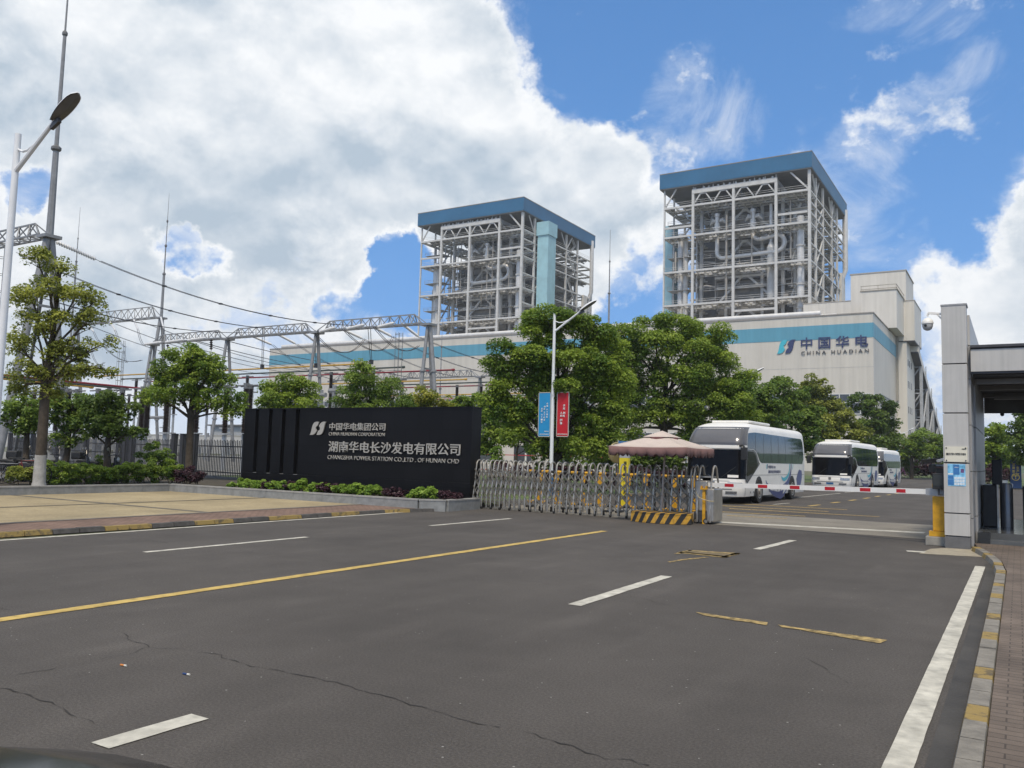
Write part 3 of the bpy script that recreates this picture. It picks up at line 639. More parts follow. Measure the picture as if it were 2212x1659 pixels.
a = hp(563, 985); b = hp(1283, 830); z0 = hp(563, 985).z; z1 = hp(563, 858).z
text('中 国 华 电', (a.x, a.y, z0 + .1), (1, 0, 0), (0, 0, 1), b.x - a.x, z1 - z0, .12, 'lettering', NAVY, hall, .014)
a = hp(567, 1038); b = hp(1290, 970); z1 = hp(567, 1000).z
text('C H I N A   H U A D I A N', (a.x, a.y, a.z), (1, 0, 0), (0, 0, 1), b.x - a.x, z1 - a.z, .12, 'lettering', mat('letter_black', (.05, .05, .06), .5), hall, .002)

# bunker bay, lift house, coal head-house
bay = thing('bunker_tower', 'tall pale bunker tower rising behind the right end of the long hall', 'building', (-30, 229, 0))
def B(name, mb, ma, smooth=False): return wpart(name, mb, ma, bay, smooth)
m = MB(); m.box((-36.5, 229.05, 0), (-23.4, 247, 51.2)); B('wall', m, BUNKW)
m = MB(); m.box((-48.5, 229.05, 0), (-36.52, 240, 44.3)); m.box((-209, 229.05, 0), (-140, 240, 39)); m.box((-139, 229.05, 0), (-48.6, 240, 38.2)); B('low_bay', m, BUNKW)
m = MB(); m.box((-25.2, 228.8, 33.2), (-21.5, 246, 43.3)); B('head_house', m, BUNKW)
m = MB(); m.box((-25.19, 228.82, 32.95), (-21.52, 245.9, 33.19)); B('head_house_floor', m, DARKST)
m = MB(); m.box((-36.7, 228.9, 51.2), (-23.2, 247.1, 51.45)); m.box((-48.6, 228.95, 44.3), (-36.53, 240, 44.5)); m.box((-25.3, 228.7, 43.3), (-21.4, 246.1, 43.48)); B('roof', m, mat('bay_trim', (.36, .33, .28), .6))
m = MB(); m.box((-31.8, 214, 34.4), (-23.9, 229.0, 43.6)); B('lift_house', m, BUNKW)
m = MB()
for z in (44.0, 44.8): m.box((-31.85, 213.9, z), (-23.85, 214.0, z + .16)); m.box((-23.95, 214.0, z), (-23.85, 229, z + .16))
for x in (-31.8, -28, -24.0): m.box((x, 213.9, 43.6), (x + .12, 214.0, 44.9))
m.box((-32.0, 213.8, 43.6), (-23.7, 229, 43.8)); B('railing', m, mat('rail_rust', (.33, .30, .25), .7))
m = MB(); m.box((-25.84, 228.2, 18), (-25.3, 229.0, 36)); B('downpipe', m, CONC)
m = MB()
for z in (9, 15, 21.5, 27, 33.5):
    for y in (231.0, 234.5, 238.5): m.box((-23.39, y, z), (-23.32, y + .9, z + 1.7))
B('window', m, WING)
# coal gallery on trestles
gal = thing('coal_gallery', 'enclosed grey coal conveyor gallery sloping down on tall steel trestles', 'conveyor', (-22, 246, 0))
def g_z(y): return 29.5 - (y - 246) * (18.0 / 65)
m = MB(); y0, y1 = 238, 345
def slab(mb, x0, x1, dz0, dz1, k=0):
    mb.add([(x, y, g_z(y) + dz) for y in (y0, y1) for dz in (dz0, dz1) for x in (x0, x1)], [(0, 1, 3, 2), (4, 6, 7, 5), (0, 4, 5, 1), (2, 3, 7, 6), (0, 2, 6, 4), (1, 5, 7, 3)], k)
slab(m, -27.2, -21.6, -.6, -.25); wpart('gallery_floor', m, DARKST, gal)
m = MB(); slab(m, -27.2, -21.6, -.24, 1.6); wpart('gallery_wall', m, BUNKW, gal)
m = MB()
for i, y in enumerate((247, 264, 281, 298, 315, 332)):
    zt = g_z(y) - .6
    t_ = MB()
    for x in (-27.0, -22.2): t_.box((x, y, -.5), (x + .75, y + .9, zt))
    n = max(2, int(zt / 6))
    for k in range(n):
        za, zb = zt * k / n, zt * (k + 1) / n; t_.beam((-26.6, y + .4, za), (-21.9, y + .4, zb), .3); t_.box((-26.3, y + .2, zb - .3), (-22.2, y + .6, zb))
    if i: 
        yp = y - 17; t_.beam((-21.8, yp + .5, g_z(yp) * .35), (-21.8, y + .4, zt - .4), .35); t_.beam((-26.6, yp + .5, g_z(yp) - 1), (-26.6, y + .4, zt * .3), .35)
    wpart('trestle', t_, STEEL_G, gal)
for y in range(240, 345, 17): m = MB(); m.box((-21.58, y, g_z(y) + .2), (-21.4, y + .8, g_z(y) + 3.1)); wpart('gallery_post', m, STEEL_G, gal)
m = MB(); m.box((-36.3, 251, 0), (-27.6, 330, 16)); m.box((-60, 260, 0), (-28.5, 300, 24)); wb = m.build('coal_plant', [CASING]); tag(wb, 'dark grey plant building in the shade behind the sloping coal gallery', 'building')

# boiler towers -------------------------------------------------------------
def boiler_tower(x0, label, mirror):
    T = thing('boiler_tower', label, 'boiler tower', (x0, 230, 0), 'open steel boiler towers under blue roofs')
    Wd, Dp = 41.5, 52.0
    CX = [0, 8.8, 20.7, 32.6, 41.5]; CYs = [0, 8, 18, 31, 40, 52]
    FL = [76.0, 67.1, 56.6, 46.7, 37.0]
    P = lambda name, mb, ma, sm=False: part(name, mb, ma, T, sm)
    m = MB(); m.box((-1.2, -1.2, 81.9), (Wd + .9, Dp + 1.0, 86.2)); P('roof', m, FASCIA)
    m = MB(); m.box((-1.25, -1.25, 86.2), (Wd + .95, Dp + 1.05, 86.45)); P('roof_edge', m, mat('roof_trim', (.20, .18, .15), .7))
    m = MB(); m.box((-1.1, -1.1, 81.6), (Wd + .8, Dp + .9, 81.89)); P('soffit', m, mat('soffit', (.12, .125, .13), .7, var=.2, vscale=.3))
    def col(x, y, w, zt): m = MB(); m.box((x - w / 2, y - w / 2, 0), (x + w / 2, y + w / 2, zt)); P('column', m, STEEL)
    col(0, 0, .45, 81.6); col(CX[4], 0, .75, 81.6)
    for x in CX[1:4]: col(x, 0, .72, 80.4)
    for y in CYs[1:]: col(0, y, .45, 81.6); col(CX[4], y, .62, 81.6)
    col(CX[1], 8, .9, 80); col(CX[3], 8, .9, 80); col(CX[3] + .3, 18, .9, 80); col(CX[1], 18, .9, 80); col(16, 9, .8, 76); col(26.5, 9, .8, 76)
    for y in CYs[1:-1:2]:
        m = MB(); m.beam((CX[4], y, 76), (CX[4], y + 4.5, 81.6), .35); m.beam((CX[4], y, 76.0), (CX[4], y - 4.0, 81.6), .3); P('brace', m, STEEL)
    m = MB(); m.beam((CX[4], 0, 76), (CX[4] - 5.0, 0, 81.6), .45); P('brace', m, STEEL)
    m = MB(); m.beam((0, 0, 76), (3.6, 0, 81.6), .35); P('brace', m, STEEL)
    # roof truss over the three middle bays
    m = MB(); m.box((CX[1] - .3, -.42, 79.4), (CX[3] + .3, .42, 80.7))
    for a, b in ((CX[1], CX[2]), (CX[2], CX[3])):
        w = (b - a) / 4
        for k in (0, 2):
            s = a + w * k; m.beam((s + .3, 0, 76.5), (s + w * .75, 0, 79.3), .34); m.beam((s + w * 1.25, 0, 79.3), (s + 2 * w - .3, 0, 76.5), .34); m.box((s + w * .75, -.2, 79.1), (s + w * 1.25, .2, 79.39))
    P('truss', m, STEEL)
    m = MB()
    for x in np.linspace(CX[1], CX[3], 9): m.box((x - .12, -.1, 80.7), (x + .12, .1, 81.6))
    for x in np.linspace(CX[1] + 1, CX[3] - 1, 12): m.cbox((x + random.uniform(-.6, .6), .1, 81.0), (.45, .5, .6))
    P('truss_post', m, STEEL)
    # inner truss under the roof, front to back
    m = MB()
    for x in (CX[1], CX[3], CX[2]):
        m.box((x - .3, .6, 79.3), (x + .3, 30, 80.4))
        for k in range(6): m.beam((x, 1 + k * 4.8, 76.6 if k % 2 else 79.2), (x, 5.8 + k * 4.8, 79.2 if k % 2 else 76.6), .35)
    P('roof_girder', m, STEEL_G)
    # floors: edge girders, joists and open grating
    for fi, z in enumerate(FL):
        m = MB(); h = .56
        m.box((-.2, -.3, z - h / 2), (Wd + .2, .3, z + h / 2)); m.box((Wd - .25, .31, z - h / 2 + .05), (Wd + .25, Dp, z + h / 2 - .05)); m.box((-.2, .31, z - .3), (.2, Dp, z + .3))
        for y in (2.4, 4.8, 7.2): m.box((.3, y, z - .55), (Wd - .3, y + .22, z - .1))
        for x in np.arange(1.4, Wd, 2.1): m.box((x, .31, z - .60), (x + .2, 7.1, z - .15))
        for y in np.arange(9.4, Dp - 1, 2.6): m.box((33.4, y, z - .5), (Wd - .3, y + .25, z - .1)); m.box((.3, y, z - .5), (8.5, y + .25, z - .1))
        for x in (35.5, 38.5, 2.8, 5.6): m.box((x, 7.5, z - .6), (x + .25, Dp - .5, z - .12))
        P('floor_frame', m, STEEL)
        g = MB(); rgf = random.Random(fi + int(abs(x0)))
        for x in np.arange(.5, Wd - 2, 2.1):
            for y in (.4, 2.7, 5.1):
                if rgf.random() < .58: g.box((x, y, z - .09), (x + 1.95, y + 2.1, z - .03))
        for y in np.arange(8, Dp - 3, 2.6):
            for x in (33.6, 36.4, 38.8, .4, 3.2, 6.0):
                if rgf.random() < .62: g.box((x, y, z - .09), (x + 2.3, y + 2.4, z - .03))
        for y in (1.4, 3.7, 6.1): g.box((.5, y, z - .12), (Wd - .5, y + .1, z - .0905))
        for x in (1.0, 3.9, 34.5, 37.0, 39.5): g.box((x, .4, z - .15), (x + .1, Dp - .6, z - .1205))
        for y in np.arange(8, Dp - 3, 2.6): g.box((.4, y + 1.1, z - .12), (8.3, y + 1.2, z - .0905)); g.box((33.6, y + 1.1, z - .12), (Wd - .4, y + 1.2, z - .0905))
        P('grating', g, GRATE)
        r = MB()
        for q in (.55, 1.1): r.tube([(0, -.25, z + .3 + q), (Wd, -.25, z + .3 + q)], .05, 5); r.tube([(Wd + .2, 0, z + .3 + q), (Wd + .2, Dp, z + .3 + q)], .05, 5)
        P('handrail', r, STEEL)
    for z in (70.0, 72.9, 61.5, 51.7, 42):
        m = MB()
        if z in (70.0,): m.box((CX[3] + .5, -.25, z - .3), (CX[4] - .5, .25, z + .3))
        m.box((Wd - .22, .6, z - .22), (Wd + .22, Dp - .2, z + .22)); m.box((34, 8, z - .2), (Wd - .4, 8.4, z + .2)); m.box((34, 20, z - .2), (Wd - .4, 20.4, z + .2)); m.box((34, 33, z - .2), (Wd - .4, 33.4, z + .2))
        for k in range(int(Dp / 5.2)):
            m.box((34, 4.5 + k * 5, z - .24), (Wd - .4, 6.6 + k * 5, z - .12))
        P('walkway', m, STEEL)
    m = MB(); m.box((0, -.2, 69.7), (8.8, .2, 70.3)); P('girt', m, STEEL); m = MB(); m.box((20.7, -.2, 43.6), (32.6, .2, 44.2)); P('girt', m, STEEL)
    # boiler casing with buckstays
    m = MB(); m.box((12.2, 12, 34), (31.5, 44, 75.2)); m.box((13.5, 10.6, 67.8), (30, 12, 74.5)); P('boiler_casing', m, CASING)
    m = MB()
    for z in np.arange(38, 75, 2.45):
        m.box((12.0, 11.55, z), (31.7, 11.99, z + .42)); m.box((31.51, 12.2, z), (31.95, 44, z + .42))
    P('buckstay', m, CASING_D)
    m = MB(); m.box((13.5, 9.2, 44.5), (30.5, 11.5, 54.0)); m.box((12.6, 11, 58.2), (31, 11.5, 64.2)); m.box((13, 7.8, 35), (31, 11.5, 41)); P('burner_windbox', m, CASING_D)
    m = MB(); m.box((32.1, 14, 36), (36.5, 46, 73)); P('air_duct', m, mat('duct_grey', (.14, .14, .138), .7, var=.25, vscale=.3)); m = MB(); m.box((5.2, 16, 36), (12, 46, 72)); P('air_duct', m, mat('duct_grey', (.11, .11, .112), .7, var=.25, vscale=.3))
    m = MB(); m.box((13.0, 7.4, 55.1), (31.0, 7.8, 55.7)); m.tube([(13.5, 7.8, 52.2), (30.5, 7.8, 52.4)], .4, 8); m.tube([(12.5, 8.2, 59.1), (33, 8.2, 59.2)], .35, 8); P('header_pipe', m, STEEL, True)
    # chevron braces
    for z0, z1 in ((57, 65.9), (47.1, 56.0), (37.4, 46.1), (67.4, 75.2)):
        m = MB(); m.beam((13.2, 8.2, z0), (21.3, 8.2, z1), .62); m.beam((22.1, 8.2, z1), (31.2, 8.2, z0), .62); m.box((20.8, 7.8, z1 - .5), (22.6, 8.6, z1 + .3)); P('brace', m, STEEL)
        m = MB(); m.beam((34.4, 8.2, z0), (37.5, 8.2, z1), .5); m.beam((36, 18, z0), (39.5, 18, z1), .5); P('brace', m, STEEL)
        m = MB(); m.beam((1, 9, z0), (7, 9, z1), .4); P('brace', m, STEEL)
        m = MB(); m.beam((Wd, 8.5, z0), (Wd, 17.5, z1), .35); m.beam((Wd, 31.5, z1), (Wd, 39.5, z0), .35); P('brace', m, STEEL)
    # steam pipes: two big J bends in front of the casing
    def pipe(pts, r, ma=PIPE, nm='steam_pipe'): m = MB(); m.tube(pts, r, 10); P(nm, m, ma, True)
    def arc(c, r, a0, a1, n=7): return [(c[0] + r * math.cos(math.radians(a0 + (a1 - a0) * i / n)), c[1], c[2] + r * math.sin(math.radians(a0 + (a1 - a0) * i / n))) for i in range(n + 1)]
    xa, xb = (18.4, 25.0) if not mirror else (14.6, 25.0)
    yb = 4.4
    pipe([(xa, yb, 73.2), (xa, yb, 62.6)] + arc((xa + 1.9, yb, 62.4), 1.9, 180, 270) + [(31.4, yb, 60.9)] + arc((31.4, yb, 63.4), 2.5, 270, 430, 10)[1:] + [(27.4, yb, 65.0)] + arc((26.9, yb, 66.9), 1.9, 270, 180)[1:] + [(25.0, yb, 74.0)], .62)
    for xq in (xa, xb):
        m = MB(); m.lathe((xq, yb, 68.3), (0, 0, 1), [(.62, 0), (.85, .5), (.85, 2.4), (.55, 3), (.55, 4.6), (.8, 4.8), (.8, 5.6)], 10); m.cbox((xq, yb, 69.6), (2.2, 1.8, .3)); m.tube([(xq, yb + .3, 71.6), (xq - 1.3, yb + .8, 72.2), (xq - 2.5, yb + 1.6, 71.2)], [.4, .75, .3], 8); m.tube([(xq, yb + .3, 71.6), (xq + 1.3, yb + .8, 72.2), (xq + 2.4, yb + 1.6, 71.2)], [.4, .75, .3], 8); P('valve', m, PIPE, True)
    pipe([(29.9, 5.2, 75), (29.9, 5.2, 64)], .45); pipe([(29.9, 5.2, 64), (29.9, 5.2, 63), (29.9, 5.2, 62.2)], [.5, .9, 1.15]); pipe([(29.9, 5.2, 62.2), (29.9, 5.2, 47.6)], 1.15, STEEL, 'downcomer')
    pipe([(38.3, 3.8, 70), (38.3, 3.8, 36)], 1.0, PIPE, 'downcomer')
    m = MB()
    for z in (61.4, 50.6, 66, 44): m.lathe((38.3, 3.8, z), (0, 0, 1), [(1.0, 0), (1.3, .05), (1.3, .5), (1.0, .55)], 12)
    P('pipe_collar', m, STEEL, True)
    pipe([(35.6, 9.5, 74), (35.6, 9.5, 36)], .55); pipe([(36.9, 9.5, 70), (36.9, 9.5, 36)], .45)
    pipe([(3.6, 4.5, 69), (3.6, 4.5, 36)], .95, PIPE, 'downcomer'); pipe([(5.5, 3.2, 67), (5.5, 3.2, 36)], .75, STEEL, 'downcomer')
    pipe([(Wd - 2.5, 44, 74), (Wd - 2.5, 44, 36)], .8, PIPE, 'downcomer'); pipe([(Wd + .8, 50.5, 83.8), (Wd + .8, 50.5, 64), (Wd - .4, 50.5, 61), (Wd - .4, 50.5, 36)], .75, PIPE, 'vent_pipe')
    for z in (47, 50, 53.5, 58, 61, 64.5): m = MB(); m.tube([(4.6, 10, z), (9.6, 10.5, z + random.uniform(-1, 1)), (12.2, 11, z)], .28, 6); P('small_pipe', m, PIPE, True); m = MB(); m.tube([(32, 13, z + 1), (36, 12.2, z + 1.3)], .3, 6); P('small_pipe', m, PIPE, True)
    rgt_ = random.Random(int(abs(x0)) + 5)
    for _ in range(16):
        xx, yy, zz = rgt_.uniform(1.5, 39), rgt_.uniform(1.2, 8.6), rgt_.uniform(38, 60); m = MB(); m.tube([(xx, yy, zz), (xx, yy, min(75, zz + rgt_.uniform(8, 26)))], rgt_.uniform(.12, .26), 6); P('small_pipe', m, CASING if rgt_.random() < .7 else STEEL_G, True)
    for z in (40.5, 51.9, 61.8, 72.2):
        m = MB(); m.box((9.3, 6.9, z - .12), (33.5, 7.6, z)); m.box((9.3, 6.85, z + .5), (33.5, 6.92, z + .58)); m.box((9.3, 6.85, z + 1.0), (33.5, 6.92, z + 1.08))
        for k in range(11): m.box((9.3 + k * 2.42, 6.85, z), (9.37 + k * 2.42, 6.92, z + 1.08))
        P('walkway', m, STEEL)
    for z in (71.5, 61.5, 51.7, 41.6):
        m = MB(); m.box((.3, 2.0, z - .12), (8.4, 6.5, z)); m.box((.3, 1.95, z + .5), (8.4, 2.02, z + .58)); m.box((.3, 1.95, z + 1.0), (8.4, 2.02, z + 1.08))
        for k in range(5): m.box((.3 + k * 2.0, 1.95, z), (.38 + k * 2.0, 2.02, z + 1.08))
        P('walkway', m, GRATE)
    GEAR = mat('gear_grey', (.22, .205, .185), .6, var=.3, vscale=.5)
    for _ in range(26): m = MB(); m.cbox((random.uniform(9.5, 33), random.uniform(5, 9), random.choice(FL[1:4]) + random.uniform(.5, 1.8)), (random.uniform(.4, 1.4), .8, random.uniform(.5, 2.0))); P('equipment_box', m, GEAR)
    for _ in range(22): m = MB(); m.cbox((random.uniform(34, 40.5), random.uniform(3, 48), random.choice(FL[:4]) + random.uniform(.4, 1.6)), (random.uniform(.4, 1.6), 1.2, random.uniform(.5, 2.4))); P('equipment_box', m, GEAR)
    for _ in range(16): m = MB(); m.cbox((random.uniform(1, 8), random.uniform(6, 40), random.choice(FL[:4]) + random.uniform(.4, 1.6)), (random.uniform(.4, 1.6), 1.2, random.uniform(.5, 2.4))); P('equipment_box', m, GEAR)
    m = MB()
    for k in range(5):
        z = 38 + k * 9.2; m.beam((Wd - .6, 33.5, z), (Wd - .6, 38.8, z + 4.4), .9, .18); m.beam((Wd - .6, 38.8, z + 4.6), (Wd - .6, 33.5, z + 9), .9, .18)
    P('stair', m, STEEL)
    if not mirror:
        m = MB(); m.box((Wd + .9, 8.6, 0), (Wd + 5.0, 14.0, 75.6)); m.box((Wd + .6, 8.2, 75.61), (Wd + 5.3, 14.3, 80.2)); P('lift_shaft', m, CYAN)
    else:
        m = MB(); m.box((-5.3, 14, 0), (-2.7, 19, 75)); P('lift_shaft', m, CYAN)
    m = MB(); m.box((Wd - .3, 44.5, 40), (Wd + .6, 47.5, 62)); P('stair_cladding', m, BUNKW)
    return T
boiler_tower(-88.5, 'right and nearer looking boiler tower, open white steelwork under a blue roof', True)
boiler_tower(-179.2, 'left boiler tower with a pale blue lift shaft on its corner under a blue roof', False)
# ------------------------------------------------------------------ substation
def lattice(mb, p, q, h, hw, n, w=.14, tap=True, k=0):
    """triangular lattice girder from p to q: two bottom chords, one top chord, tapered ends"""
    p, q = Vector(p), Vector(q); d = q - p; L = d.length; d.normalize(); s = Vector((-d.y, d.x, 0)) * hw; u = Vector((0, 0, h)); st = L / n
    t0, t1 = (st if tap else 0), (L - st if tap else L)
    mb.beam(p - s, q - s, w, w, k); mb.beam(p + s, q + s, w, w, k); mb.beam(p + d * t0 + u, p + d * t1 + u, w, w, k)
    for i in range(n + 1):
        a = p + d * (st * i); mb.beam(a - s, a + s, w * .7, w * .7, k)
        if i < n:
            tm = min(max(st * (i + .5), t0), t1); tp = p + d * tm + u
            for sg in (-1, 1):
                mb.beam(a + s * sg, tp, w * .7, w * .7, k); mb.beam(a + d * st + s * sg, tp, w * .7, w * .7, k)
            mb.beam(a - s, a + d * st + s, w * .6, w * .6, k)
def flange_pole(mb, p, q, r0, r1, k=0, fl=(.5,)):
    p, q = Vector(p), Vector(q); mb.tube([p, q], [r0, r1], 10, k)
    for t in fl: c = p.lerp(q, t); mb.lathe(c, q - p, [(r0 * .9, -.09), (r0 * 1.45, -.07), (r0 * 1.45, .07), (r0 * .9, .09)], 10, k)
def a_frame(X, Y, zt, spread, r=.2):
    m = MB(); fl = (.35, .68)
    flange_pole(m, (X, Y - spread, 0), (X, Y - .15, zt), r, r * .8, 0, fl); flange_pole(m, (X, Y + spread, 0), (X, Y + .15, zt), r, r * .8, 0, fl)
    m.cbox((X, Y, zt + .1), (1.1, 1.2, .22)); m.cbox((X, Y, zt * .7), (.16, spread * .66, .16)); return m
def ladder(X, Y, z0, z1, lean=0):
    m = MB(); f = lambda z: Y + lean * (z - z0)
    for sx in (-.22, .22): m.tube([(X + sx, f(z0), z0), (X + sx, f(z1), z1)], .03, 5)
    for z in np.arange(z0, z1, .6): m.beam((X - .22, f(z), z), (X + .22, f(z), z), .03)
    for z in np.arange(z0 + 2.5, z1, 1.2):
        pts = [(X + .42 * math.cos(t), f(z) - .28 - .42 * math.sin(t), z) for t in np.linspace(0, PI, 7)]; m.tube([(X + .22, f(z), z)] + pts + [(X - .22, f(z), z)], .02, 4)
    for t in np.linspace(0, PI, 4): m.tube([(X + .42 * math.cos(t), f(z0 + 2.5) - .28 - .42 * math.sin(t), z0 + 2.5), (X + .42 * math.cos(t), f(z1) - .28 - .42 * math.sin(t), z1)], .018, 4)
    return m
def gantry(label, xs, Y, Z, h, r, spread, n, group='steel gantries of the substation', name='gantry'):
    g = thing(name, label, 'gantry', (xs[0], Y, 0), group)
    for x in xs: wpart('column', a_frame(x, Y, Z, spread, r), GALV, g, True)
    for a, b in zip(xs[:-1], xs[1:]):
        m = MB(); lattice(m, (a + .5, Y, Z + .25), (b - .5, Y, Z + .25), h, .5, n, .11); wpart('lattice_beam', m, GALV, g)
    return g
G1 = gantry('middle lattice gantry on four A-frame columns in front of the long hall', [-92.5, -78.65, -64.43, -49.4], 65.0, 14.2, 1.0, .21, 1.8, 11)
wpart('brace_leg', (lambda m: (flange_pole(m, (-47.4, 65, 0), (-49.2, 65, 14.2), .24, .2, 0, (.35, .68)), m)[1])(MB()), GALV, G1, True)
wpart('ladder', ladder(-52.0, 64.0, 0, 13.5, 0), GALV_D, G1)
wpart('ladder', ladder(-96.2, 63.5, 0, 13.5, 0), GALV_D, G1)
G2 = gantry('far left lattice gantry with deep cross braced beam behind the airy tree', [-121, -101.0], 72.0, 19.2, 1.6, .28, 2.4, 12)
G3 = gantry('nearest lattice gantry cut off by the left edge, beside the leaning lamp post', [-73, -57.9], 32.0, 16.0, 1.05, .30, 2.4, 10)
for x, lean in ((-60.5, 0),): wpart('ladder', ladder(x, 30.5, 0, 15.5, 0), GALV_D, G3)
m = MB(); lattice(m, (-61.4, 32.6, .3), (-58.9, 32.6, 15), .5, .4, 10, .08, False); wpart('ladder_tower', m, GALV_D, G3)
G4 = gantry('low lattice gantry far back against the pale hall wall', [-99, -84, -69, -54], 104.0, 13.2, 1.0, .2, 1.6, 11)
def mast(label, X, Y, segs, joint=.12):
    t = thing('lightning_mast', label, 'lightning rod', (X, Y, segs[0][0]), 'lightning rods above the substation')
    m = MB()
    for (z0, z1, r0, r1) in segs: m.tube([(X, Y, z0), (X, Y, z1)], [r0, r1], 8)
    wpart('rod', m, GALV, t, True)
    m = MB()
    for (z0, z1, r0, r1) in segs[1:]: m.lathe((X, Y, z0), (0, 0, 1), [(r0, -.25), (r0 * 2 + .05, -.08), (r0 * 2 + .05, .08), (r0, .25)], 8)
    wpart('flange', m, GALV_D, t)
    return t
mast('thick tapered lightning rod standing on the nearest gantry beside the lamp head', -57.9, 32, [(16.2, 22.5, .26, .20), (22.5, 31.0, .15, .12), (31, 36.5, .07, .05)])
mast('slim lightning rod on the far left gantry behind the crowns', -101, 72, [(19.4, 25.5, .2, .16), (25.5, 29.5, .09, .08), (29.5, 33, .06, .05), (33, 37, .04, .02)])
mast('hair thin lightning rod between the two boiler towers', -69.2, 150, [(0, 28, .3, .25), (28, 34.5, .2, .17), (34.5, 41, .13, .11), (41, 47.5, .07, .04)])
mast('faint distant lightning rod left of centre behind the wires', -187, 110, [(0, 44, .3, .2), (44, 49.5, .12, .1), (49.5, 57, .06, .03)])
mast('faint distant lightning rod behind the middle gantry', -94, 128, [(0, 14, .25, .2), (14, 22, .12, .09), (22, 28, .05, .03)])
# insulator strings
def string_mb(p, q, r=.17, pitch=.17, ends=.25):
    p, q = Vector(p), Vector(q); L = (q - p).length; d = (q - p) / L; m = MB(); prof = [(.03, 0), (.03, ends)]; h = ends
    while h < L - ends - pitch: prof += [(r * .45, h), (r, h + pitch * .35), (r * .95, h + pitch * .6), (r * .45, h + pitch * .8)]; h += pitch
    prof += [(.03, L - ends), (.03, L)]; m.lathe(p, d, prof, 9); return m
STR_G = 'insulator strings on the gantries'
def istring(label, p, q, r=.17, pitch=.17, ma=None):
    o = string_mb(Vector((0, 0, 0)), Vector(q) - Vector(p), r, pitch).build('insulator_string', ma or PORC, None, None, True); o.location = p; return tag(o, label, 'insulator', STR_G)
def cable_mb(mb, p, q, sag, r=.022, n=14, twin=.0, k=0):
    p, q = Vector(p), Vector(q); s = (q - p).cross(Vector((0, 0, 1))).normalized() * twin / 2
    for sg in ((-1, 1) if twin else (0,)):
        mb.tube([p.lerp(q, i / n) + s * sg - Vector((0, 0, sag * 4 * (i / n) * (1 - i / n))) for i in range(n + 1)], r, 5, k)
def cable(label, p, q, sag, r=.022, twin=0.0, cat='cable', group='overhead wires of the substation', name='power_line', spacers=0):
    m = MB(); cable_mb(m, p, q, sag, r, 16, twin)
    for i in range(1, spacers + 1):
        t = i / (spacers + 1); c = Vector(p).lerp(Vector(q), t) - Vector((0, 0, sag * 4 * t * (1 - t))); m.cbox(c, (.25, .25, .12))
    o = m.build(name, WIRE, None, p); return tag(o, label, cat, group)
# tension strings and twin conductors from the nearest gantry to the middle one
A3 = [at_y(115, 520, 33.0), at_y(35, 545, 33.0), at_y(-60, 590, 33.0)]
B3 = [at_y(766, 703, 64.2), at_y(632, 712, 64.2), at_y(548, 718, 64.2)]
nm3 = ['uppermost', 'middle', 'lowest']
for i, (a, b) in enumerate(zip(A3, B3)):
    d = (b - a).normalized(); s0 = a + d * 3.6; s0.z -= .55
    if i < 2: istring('white insulator string at the nearest gantry, %s of the long wires' % nm3[i], a, s0, .16, .19)
    cable('%s twin wire sloping from the nearest gantry down to the middle gantry' % nm3[i], s0, b, 1.1, .026, .22, spacers=4)
# far-left gantry strings to the middle gantry, and their droppers
for i, x in enumerate((-117, -111.5, -106, -100)):
    a = Vector((x, 71.2, 19.3)); b = Vector((x + 14 - i * 1.5, 65.6, 14.4)); d = (b - a).normalized(); e = a + d * 5.4
    istring('long insulator string under the far left gantry, %s from the left' % ORD[i], a, e, .13, .18)
    cable('wire from the far left gantry to the middle gantry, %s from the left' % ORD[i], e, b, .5, .03, .2)
for i, (x0, x1) in enumerate(((-112, -96), (-106, -99), (-114, -104))):
    cable('slack jumper hanging below the far left gantry, %s of three' % ORD[i], (x0, 70, 16.5 - i * .4), (x1, 66, 12.6), 1.2, .03, .18)
# middle gantry: strings to the right-hand side sloping down to the low gantry far back
k = 0
c4_ = crop(800, 1150, 2.212)
for i, ((xa, ya), (xb, yb)) in enumerate((((375, 330), (565, 412)), ((590, 310), (770, 405)), ((815, 298), (930, 382)), ((1165, 278), (1340, 358)), ((1425, 255), (1590, 340)), ((1670, 228), (1825, 312)))):
    p = at_y(*c4_(xa, ya), 65.8); q = at_y(*c4_(xb, yb), 70.0)
    if q.z > p.z - .4: q.z = p.z - .8
    istring('slanting white insulator string behind the middle gantry, %s from the left' % ORD[i], p, q, .15, .18)
    far = Vector((-97 + i * 8.2, 103.4, 13.4)); cable('twin wire from the middle gantry to the low gantry far back, %s from the left' % ORD[i], q, far, .8, .026, .25, spacers=2)
for i, (xa, ya, xb, yb) in enumerate(((965, 300, 1105, 262), (1200, 275, 1355, 238), (1465, 260, 1615, 222), (565, 0, 0, 0))[:3]):
    p = at_y(*c4_(xa, ya), 64.4); q = at_y(*c4_(xb, yb), 62.5); istring('white insulator string along the near side of the middle gantry, %s from its right end' % ORD[2 - i], p, q, .15, .18)
c2_ = crop(0, 750, 2.212)
for i, (xa, ya, xb, yb) in enumerate(((1235, 1292, 1390, 1272), (1415, 1275, 1580, 1252), (1605, 1258, 1765, 1235))):
    p = at_y(*c2_(xa, ya), 64.2); q = at_y(*c2_(xb, yb), 63.0); istring('white insulator string along the left end of the middle gantry, %s from the left' % ORD[i], p, q, .15, .18)
